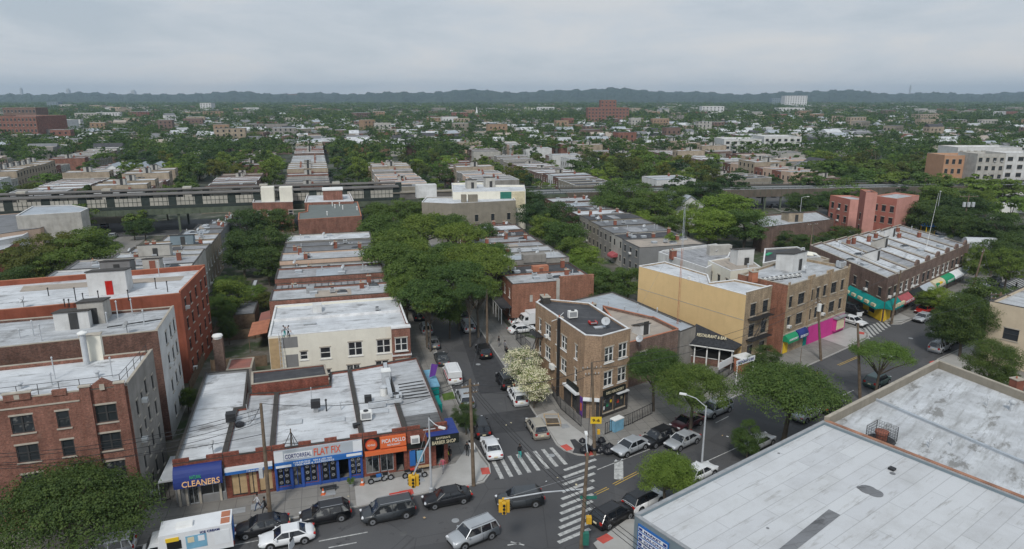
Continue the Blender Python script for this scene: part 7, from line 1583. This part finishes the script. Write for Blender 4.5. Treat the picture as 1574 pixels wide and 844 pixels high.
t,tops['c']=wood_pole('utility_pole','wooden pole at the tan building corner with yellow sign and rubbish bags',914,698,10.9,lean_to(914,698,910,558,10.9),[(10.2,2.2,10),(9.5,1.6,10)])
f=Face((BASE[t.name][0]-.6,BASE[t.name][1]-.25),(BASE[t.name][0]+.6,BASE[t.name][1]-.25)); mb=MB(); f.box(mb,0,1.2,3.9,4.7,-.03,.0,'sign_yellow'); o=mb.obj('clearance_sign',t); f.text(o,'9-6',.6,4.3,.02,.35,.8,'trim_black')
MB().box((f.p(.9,3.0,.1)),(.3,.3,.5),'signal_yellow').obj('walk_signal',t)
t,tops['d']=wood_pole('utility_pole','dark leaning wooden pole rising in front of the sparse tree',1322,612,10.4,lean_to(1322,612,1340,516,10.4)); 
t,tops['e']=wood_pole('utility_pole','wooden pole with transformer can before the pink shop',1262,553,9.8,lean_to(1262,553,1268,468,9.8),[(9.0,1.6,40)]); MB().tube((tops['e'].x+.3,tops['e'].y-.2,7.8),(tops['e'].x+.3,tops['e'].y-.2,8.9),.3,'white_paint',n=12).obj('transformer',t)
t,tops['f']=wood_pole('utility_pole','dark wooden pole at the corner under the teal awning',1370,497,9.6,(.3,0),[(9,1.6,40)])
t,tops['g']=wood_pole('utility_pole','leaning dark pole before the green awning',1492,454,9.6,(1.0,0),[(9,1.6,40)])
t,tops['h']=wood_pole('utility_pole','wooden pole with cross arms in front of the beige building',1512,540,9.6,(1.0,0),[(9.2,2.6,-20),(8.6,2.2,-20)])
t,tops['i']=wood_pole('utility_pole','pole with cross arm behind the pink shop building',1240,430,12.5,(0,0),[(12.1,2.6,20)],z0=.1)
t,tops['j']=wood_pole('utility_pole','dark wooden pole on the east pavement beside the canopy',749,533,9.5,(0,0))
t,tops['k']=wood_pole('utility_pole','pole with triple transformer cans behind the shop houses at right',1475,372,13,(.5,0),[(12.5,5,0)]); 
for dx in (-1.2,0,1.2): MB().tube((tops['k'].x+dx,tops['k'].y-.4,9.8),(tops['k'].x+dx,tops['k'].y-.4,11),.4,'galv').obj('transformer',t)
t,tops['l']=wood_pole('utility_pole','short pole beside the second crossing at the pink shop',1229,565,3.2,(0,0),r=.05)
def lamp_post(name,label,bx,by,h,arm,m='galv',z0=.13,signal=None,hydr=None,cat='street lamp'):
    p=P(bx,by,z0); t=thing(name,label,cat,(p.x,p.y,z0)); MB().tube((p.x,p.y,z0-.1),(p.x,p.y,h),.12,m,.07,10).lathe((p.x,p.y,z0),[(.24,0),(.22,.5),(.12,.6)],m,8).obj('pole',t)
    if arm:
        e=Vector((p.x+arm[0],p.y+arm[1],h+arm[2])); MB().path([(p.x,p.y,h-.1),(p.x+arm[0]*.5,p.y+arm[1]*.5,h+arm[2]*.75),e],.045,m).obj('arm',t)
        MB().box((e.x+arm[0]*.1,e.y+arm[1]*.1,e.z),(.7,.28,.14),'white_paint',math.atan2(arm[1],arm[0])).obj('lamp_head',t)
    return t,p
def signal_head(t,c,m='signal_yellow',n=3):
    s=MB()
    for a in (0,math.pi/2,math.pi,1.5*math.pi)[:2 if n==2 else 4]:
        ox,oy=math.cos(a)*.28,math.sin(a)*.28; s.box((c[0]+ox,c[1]+oy,c[2]),(.34,.34,1.0),m,a)
    o=s.obj('signal_head',t)
    l=MB()
    for a in (0,math.pi/2,math.pi,1.5*math.pi):
        for k,z in enumerate((.32,0,-.32)):
            ox,oy=math.cos(a)*.46,math.sin(a)*.46; l.tube((c[0]+ox-.01*math.cos(a),c[1]+oy-.01*math.sin(a),c[2]+z),(c[0]+ox+.08*math.cos(a),c[1]+oy+.08*math.sin(a),c[2]+z+.0),.11,'trim_black',n=10)
    l.obj('lens',o,base=BASE[t.name])
t,p=lamp_post('street_lamp','galvanised corner lamp post with long signal arm before the barber shop',663,757,8.2,(1.2,-.6,-.7),cat='traffic signal')
e=P(636,735,5.8); e3=Vector((e.x,e.y,5.8)); MB().path([(p.x,p.y,6.0),(p.x+(e.x-p.x)*.5,p.y+(e.y-p.y)*.5,6.1),(e.x,e.y,6.2)],.07,'galv').tube((p.x,p.y,7.9),(e.x,e.y,6.25),.012,'steel').obj('signal_arm',t); MB().box((p.x,p.y,7.0),(1.2,.06,.08),'galv',.3).obj('bracket',t); signal_head(t,(e.x,e.y,5.6))
t,p=lamp_post('street_lamp','curved arm street lamp rising between the round tree and seamed roof',1078,722,7.4,(-2.0,.9,.9))
t,p=lamp_post('street_lamp','street lamp pole behind the brown warehouse',1228,345,8.5,(1.6,-.3,.3)); t,p=lamp_post('street_lamp','white street lamp in the wooded area behind the shop houses',1437,350,11,(.0,0.01,.1))
t,tp=wood_pole('signal_pole','dark corner pole carrying signal arm and green street signs at the bottom',893,848,9.6,(.3,0),[]); t['category']='traffic signal'; b=BASE[t.name]
e=P(775,777,5.6); MB().path([(b[0],b[1],6.2),((b[0]+e.x)/2,(b[1]+e.y)/2,6.35),(e.x,e.y,6.2)],.06,'galv').tube((b[0]+.1,b[1],7.6),(e.x,e.y,6.3),.012,'steel').obj('signal_arm',t); signal_head(t,(e.x,e.y,5.55))
MB().box((b[0]+.5,b[1],5.4),(1.4,.04,.3),'green_box').box((b[0]+.3,b[1]+.4,4.9),(.04,1.2,.3),'green_box').obj('street_sign',t); MB().box((b[0]+.35,b[1]-.2,1.6),(.5,.45,1.1),'green_box').obj('control_box',t); MB().box((b[0]+.6,b[1]+.1,3.2),(.45,.45,.6),'signal_yellow').obj('walk_signal',t)
MB().path([tuple(tp),(tp.x,tp.y+1.2,9.9),(tp.x+.1,tp.y+2.0,10.2)],.04,'galv').box((tp.x+.1,tp.y+2.2,10.2),(.25,.6,.12),'white_paint').obj('lamp_head',t)
# lattice radio mast behind the workshop
p=P(1041,503,5.0); t=thing('radio_mast','thin red and white lattice mast rising behind the silver workshop roof','mast',(p.x,p.y,5.0)); H0,H1=5.0,24.5
for zz in range(int((H1-H0)/1.5)):
    z0,z1=H0+zz*1.5,H0+(zz+1)*1.5; m='sign_white' if (zz//3)%2 else 'coping_terracotta'; 
cs=[(p.x+.14*math.cos(a),p.y+.14*math.sin(a)) for a in (0,2.1,4.2)]; mb=MB()
for zz in range(12):
    z0,z1=H0+zz*1.5,H0+(zz+1)*1.5; m='sign_grey' if zz>7 else 'coping_terracotta'
    for i in range(3): a_,b_=cs[i],cs[(i+1)%3]; mb.tube((*a_,z0),(*a_,z1),.018,m,n=4); mb.tube((*a_,z0),(*b_,z1),.009,m,n=3)
mb.obj('lattice',t)
for x_,y_ in ((6,5),(-6,2)): MB().tube((p.x,p.y,20),(p.x+x_,p.y+y_,6),.012,'steel',n=3).obj('guy_wire',t)
# second thin mast at right
p=P(1424,380,7.6); t=thing('flag_mast','thin white mast standing behind the shop house roofs at right','mast',(p.x,p.y,7.6)); MB().tube((p.x,p.y,7.6),(p.x+.8,p.y,19),.05,'white_paint',.02).obj('pole',t)
def wire(a,b,sag,label,r=.028):
    n=10; pts_=[]
    for i in range(n+1): k=i/n; q=Vector(a).lerp(Vector(b),k); pts_.append((q.x,q.y,q.z-4*sag*k*(1-k)))
    o=MB().path(pts_,r,'black_metal',n=3).obj('overhead_wire',base=tuple(a)); tag(o,label,'overhead wire')
fl_=tuple(P(-60,700,9.5))+(9.5,)
wire(fl_,tuple(tops['a']-Vector((0,0,.5))),1.0,'black overhead wire running left from the tall bare pole across the red block'); wire(tuple(P(-40,715,7))+(7,),tuple(tops['a']-Vector((0,0,3))),.8,'pale lower cable crossing in front of the lower left tree',.03)
wire(tops['a'],tops['b'],1.2,'overhead wire over the shop roofs between the two wooden poles'); wire(tuple(tops['b']-Vector((0,0,.6))),tuple(tops['c']-Vector((0,0,.6))),.8,'overhead wire crossing the tree-lined street at the corner'); wire(tuple(tops['b']-Vector((0,0,1.2))),tuple(tops['c']-Vector((0,0,1.4))),1.0,'lower overhead wire crossing the tree-lined street at the corner')
wire(tops['c'],tuple(tp),1.0,'overhead wire spanning the avenue crossing'); wire(tops['b'],tops['j'],1.0,'overhead wire along the tree-lined street'); wire(tops['c'],tops['e'],1.5,'overhead wire along the avenue before the restaurant'); wire(tuple(tops['c']-Vector((0,0,.8))),tuple(tops['e']-Vector((0,0,.8))),1.7,'second overhead wire along the avenue before the restaurant'); wire(tops['e'],tops['f'],1.0,'overhead wire from the pink shop to the teal awning corner'); wire(tops['d'],tops['h'],1.2,'overhead wire between leaning pole and beige building'); wire(tops['e'],tops['d'],.8,'overhead wire crossing the avenue near the pink shop'); wire(tops['a'],(*P(380,653,6),6),.4,'service wire dropping to the boarded shop roof'); wire(tuple(tops['b']),(*P(600,618,6),5.5),.5,'service wire dropping to the barber shop roof')
for i in range(3): wire((fl_[0],fl_[1],9.2-i*.5),tuple(tops['a']-Vector((0,0,.9+i*.45))),1.0+.1*i,f"{ordw(i)} of three close black cables left of the tall bare pole")
for i in range(3): wire(tuple(tops['b']-Vector((0,0,.3+i*.4))),(tops['b'].x+14,tops['b'].y-26,10.5-i*.4),1.1,f"{ordw(i)} of three close cables running from the west corner pole over the crossing")
for i,(a_,b_) in enumerate((('f','g'),('g','h'),('e','i'),('i','f'))): wire(tops[a_],tops[b_],1.2,f"far overhead wire, {ordw(i)} of four around the second crossing")
EL=[(x,v) for x,v in [(122,142),(165,137),(170,136),(188,134),(205,131),(222,129),(240,126),(-74,147),(-60,146),(20,146)]]
for i,(u,v) in enumerate(EL): tree(W(u,v+random.uniform(-2,2)),random.uniform(3.5,6),random.uniform(7.5,11),random.choice(['mid','dark','light']),'far',f"green tree, {ordw(i)} along the south foot of the elevated railway",'trees along the elevated railway')
for i in range(12):
    q=W(60+i*9.5,152-(i>2)*(i-2)*1.1); r_=car_template('sedan',random.choice(['car_black','car_grey','car_white','car_silver'])); r_.location=(q.x,q.y,.002); r_.rotation_euler=(0,0,GA-.1); r_['label']=f"{ordw(i)} parked car from left under the open railway viaduct"; r_['category']='car'; r_['group']='cars parked under the viaduct'
g=MB(); g.add([(p.x,p.y,.1) for p in [W(182,62),W(300,62),W(300,114),W(182,128)]],[(0,1,2,3)],'yard'); struct('yard',g)
for i in range(16): tree(W(186+(i%6)*17+random.uniform(-4,4),70+(i//6)*18+random.uniform(-4,4)),random.uniform(4,6.5),random.uniform(8,12),random.choice(['mid','dark','light']),'far',f"green tree, {ordw(i)} in the grove beyond the farthest crossing at right",'trees in the right hand grove')
# rubbish bags
rr=random.Random(3); G='black rubbish bags piled round the corner pole'
for i in range(13):
    q=P(914+rr.uniform(-24,24),690+rr.uniform(-9,4),.4); lv=.13 if i<9 else .55; mb=MB(); s=rr.uniform(.42,.62)
    ring=[(s*.5,0),(s,.18),(s*1.02,.42),(s*.7,.72),(s*.2,.86),(s*.3,.95)]; n=9; vs=[]
    for rad,z in ring:
        for k in range(n): a=2*math.pi*k/n; rj=rad*rr.uniform(.82,1.15); vs.append((q.x+rj*math.cos(a),q.y+rj*math.sin(a),lv+z*s*1.25))
    mb.add(vs,[(j*n+k,j*n+(k+1)%n,(j+1)*n+(k+1)%n,(j+1)*n+k) for j in range(5) for k in range(n)]+[tuple(range(n-1,-1,-1)),tuple(range(5*n,6*n))],'bag_black')
    o=mb.obj('rubbish_bag',base=(q.x,q.y,lv),smooth=True); tag(o,'knotted black rubbish bag in the pile round the corner pole','rubbish bag',G)
# cones, bollards, planter, chairs etc
for x,y,l in ((497,760,'orange traffic cone before the tyre shop windows'),(557,745,'orange traffic cone between tyre shop and restaurant, right one')):
    p=P(x,y,.13); t=thing('traffic_cone',l,'traffic cone',(p.x,p.y,.13)); MB().box((p.x,p.y,.16),(.42,.42,.05),'sign_orange').lathe((p.x,p.y,.18),[(.17,0),(.03,.62)],'sign_orange',10).obj('cone',t); MB().lathe((p.x,p.y,.38),[(.135,0),(.09,.16)],'sign_white',10).obj('band',t)
p=P(630,766,.13); t=thing('hydrant','red hydrant with low red barrier at the kerb behind the minivan','fire hydrant',(p.x,p.y,.13)); MB().lathe((p.x,p.y,.13),[(.16,0),(.13,.1),(.13,.6),(.17,.62),(.1,.78),(.03,.84)],'sign_red',10).tube((p.x-.22,p.y,.6),(p.x+.22,p.y,.6),.06,'sign_red').obj('hydrant_body',t); MB().box((p.x-1.2,p.y+.2,.35),(1.6,.5,.4),'sign_red',R(19)).obj('barrier',t)
def bench(px,py,ang,label,m='board',L=1.4):
    p=P(px,py,.3); t=thing('bench',label,'bench',(p.x,p.y,.13)); MB().box((p.x,p.y,.58),(L,.4,.06),m,ang).obj('seat',t)
    for s in (-.4,.4): MB().box((p.x+s*L*math.cos(ang),p.y+s*L*math.sin(ang),.34),(.06,.36,.42),'black_metal',ang).obj('leg',t)
bench(653,720,R(19),'small wooden bench by the blue poster left of the barber door'); bench(505,752,R(19),'dark bench before the tyre shop doorway','black_metal',1.6)
def motorbike(px,py,ang,m,label):
    p=P(px,py,.5); t=thing('motorbike',label,'motorbike',(p.x,p.y,.13),rz=ang); BASE[t.name]=(0,0,0)
    for x in (-.65,.7): MB().tube((x,-.06,.31),(x,.06,.31),.31,'rubber',n=16).tube((x,-.065,.31),(x,.065,.31),.18,'rim',n=10).obj('wheel',t)
    MB().box((0,0,.5),(.7,.26,.3),'steel').box((.15,0,.78),(.5,.3,.22),m).tube((.7,0,.31),(.45,0,.95),.05,'galv').tube((-.65,0,.31),(-.2,0,.55),.05,'galv').obj('frame',t)
    MB().box((-.38,0,.82),(.65,.26,.12),'trim_black').obj('seat',t); MB().tube((.42,-.35,1.0),(.42,.35,1.0),.025,'black_metal').obj('handlebar',t); return t
motorbike(580,737,R(25),'sign_blue2','blue motorbike standing before the chicken restaurant window'); motorbike(590,734,R(15),'trim_black','black motorbike right of the blue one'); motorbike(632,728,R(30),'sign_red','red motorbike standing left of the barber shop'); motorbike(642,730,R(15),'trim_black','black scooter beside the red motorbike')
p=P(540,745,.3); t=thing('planter','small green potted plant between tyre shop and chicken restaurant','plant',(p.x,p.y,.13)); MB().lathe((p.x,p.y,.13),[(.22,0),(.28,.35)],'steel',10).obj('pot',t); me,c=get_crown('light',1,'far'); o=bpy.data.objects.new('foliage',me); COL.objects.link(o); o.parent=t; o.scale=(.5,.5,.5); o.location=(0,0,.6)
# ice chest, railings by the tan building
p=P(948,655,.6); t=thing('ice_chest','pale blue ice chest with white lid beside the tan building front','ice chest',(p.x,p.y,.13)); MB().box((p.x,p.y,.85),(1.5,.8,1.4),'bluebox',R(38)).obj('body',t); MB().box((p.x,p.y,1.62),(1.55,.85,.12),'white_paint',R(38)).obj('lid',t)
f=Face((p.x-.5,p.y-.8),(p.x+1.0,p.y+.4)); 
def railing(pts_,h,label,z0=.13,step=.32):
    c=pts_[0]; t=thing('iron_railing',label,'railing',(c[0],c[1],z0)); mb=MB()
    for a,b in zip(pts_,pts_[1:]):
        a=Vector(a[:2]);b=Vector(b[:2]); n=max(1,int((b-a).length/step))
        for k in range(n+1): q=a.lerp(b,k/n); mb.tube((q.x,q.y,z0),(q.x,q.y,z0+h),.03 if k%6 else .05,'black_metal',n=4)
        for z in (.12,h-.05): mb.tube((*a,z0+z),(*b,z0+z),.035,'black_metal',n=4)
    mb.obj('bars',t)
railing([P(930,668,.13),P(972,651,.13),P(1002,636,.13)],1.5,'black iron railing along the avenue side of the corner building'); railing([P(893,656,.13),P(862,629,.13),P(848,606,.13)],1.5,'black iron railing along the street side of the corner building'); railing([P(1100,590,.13),P(1128,572,.13)],1.3,'black iron railing before the restaurant'); railing([P(815,545,.13),P(800,530,.13),P(793,522,.13),P(815,516,.13)],1.9,'tall black yard gate beside the flowering trees')
railing([P(230,778,.13),P(262,768,.13)],2.2,'black iron driveway gate beside the red brick block')
# tree pit, grass patch, planter fence
c=P(845,650,.13); t=thing('tree_guard','low wooden tree pit guard beside the beige wagon','tree guard',(c.x,c.y,.13)); mb=MB()
for a,b in (((836,642),(858,642)),((858,642),(862,656)),((862,656),(840,657)),((840,657),(836,642))): A_,B_=P(*a,.13),P(*b,.13); mb.tube((*A_,.6),(*B_,.6),.05,'board',n=4); mb.tube((*A_,.13),(*A_,.7),.05,'board',n=4)
mb.obj('frame',t)
sheet('soil_patch',[P(a,b,.13) for a,b in ((838,643),(857,643),(861,655),(841,656))],'bark',.145); sheet('grass_patch',[P(a,b,.13) for a,b in ((679,606),(696,602),(700,613),(682,616))],'leaf_light',.145)
sheet('soil_patch',[P(a,b,.13) for a,b in ((785,560),(803,566),(838,612),(822,622))],'bark',.145); sheet('tar_patch',[P(a,b,.13) for a,b in ((876,676),(884,675),(901,690),(899,699),(880,696),(883,689))],'tar_patch',.143)
# awning, flag and teal dumpster cloth on the barber shop side
p=P(663,589,1.2); t=thing('street_shelter','long teal covered bin shelter along the side of the barber shop','shelter',(p.x,p.y,.13)); MB().box((p.x,p.y,1.0),(1.2,5.6,1.7),'awn_teal',GA).obj('body',t); MB().box((p.x,p.y,1.9),(1.4,5.8,.1),'bluebox',GA).obj('lid',t)
p=P(655,570,3.2); t=thing('banner_flag','purple and white feather banner on the side of the shop row','flag',(p.x,p.y,.13)); MB().tube((p.x,p.y,.13),(p.x+.7,p.y,4.2),.03,'galv').obj('pole',t); MB().add([(p.x+.3,p.y,2.2),(p.x+1.2,p.y-.1,2.6),(p.x+1.6,p.y-.1,4.1),(p.x+.7,p.y,4.2)],[(0,1,2,3),(3,2,1,0)][:1],'purple').obj('banner',t)
p=P(948,640,1); 
for i,(x,y) in enumerate([(700,800),(905,742),(1000,745),(770,620),(848,700),(620,820),(1400,520),(1180,640),(735,560)]):
    q=P(x,y,0); o=MB().lathe((q.x,q.y,.0),[(.36,.0),(.34,.012)],'tar_patch2' if i%2 else 'steel',14).obj('manhole_cover',base=(q.x,q.y,0)); tag(o,'round iron manhole cover set in the asphalt','manhole cover','manhole covers in the roads')
rr=random.Random(8)
for i in range(26):
    x,y=rr.choice([(640,790),(850,745),(920,700),(960,800),(760,650),(560,770),(1080,680)]); q=P(x+rr.uniform(-40,40),y+rr.uniform(-12,12),0); o=MB().box((q.x,q.y,.16),(rr.uniform(.12,.3),rr.uniform(.08,.2),.03),rr.choice(['sign_white','sign_cream','board']),rr.uniform(0,3)).obj('litter_scrap',base=(q.x,q.y,.14)); tag(o,'small pale scrap of litter lying on the street','litter','scraps of litter on the street')
# ---------------------------------------------------------------- haze
m=bpy.data.materials.new('haze'); m.use_nodes=True; n=m.node_tree; n.nodes.clear(); o_=n.nodes.new('ShaderNodeOutputMaterial'); v_=n.nodes.new('ShaderNodeVolumePrincipled'); v_.inputs['Color'].default_value=(.62,.80,.98,1); v_.inputs['Density'].default_value=.00012; v_.inputs['Anisotropy'].default_value=.1; n.links.new(v_.outputs[0],o_.inputs['Volume']); MATS['haze']=m
hb=MB(); hb.box((0,4400,88),(17600,9400,182.),'haze'); o=hb.obj('haze',base=(0,0,0)); o['kind']='stuff'
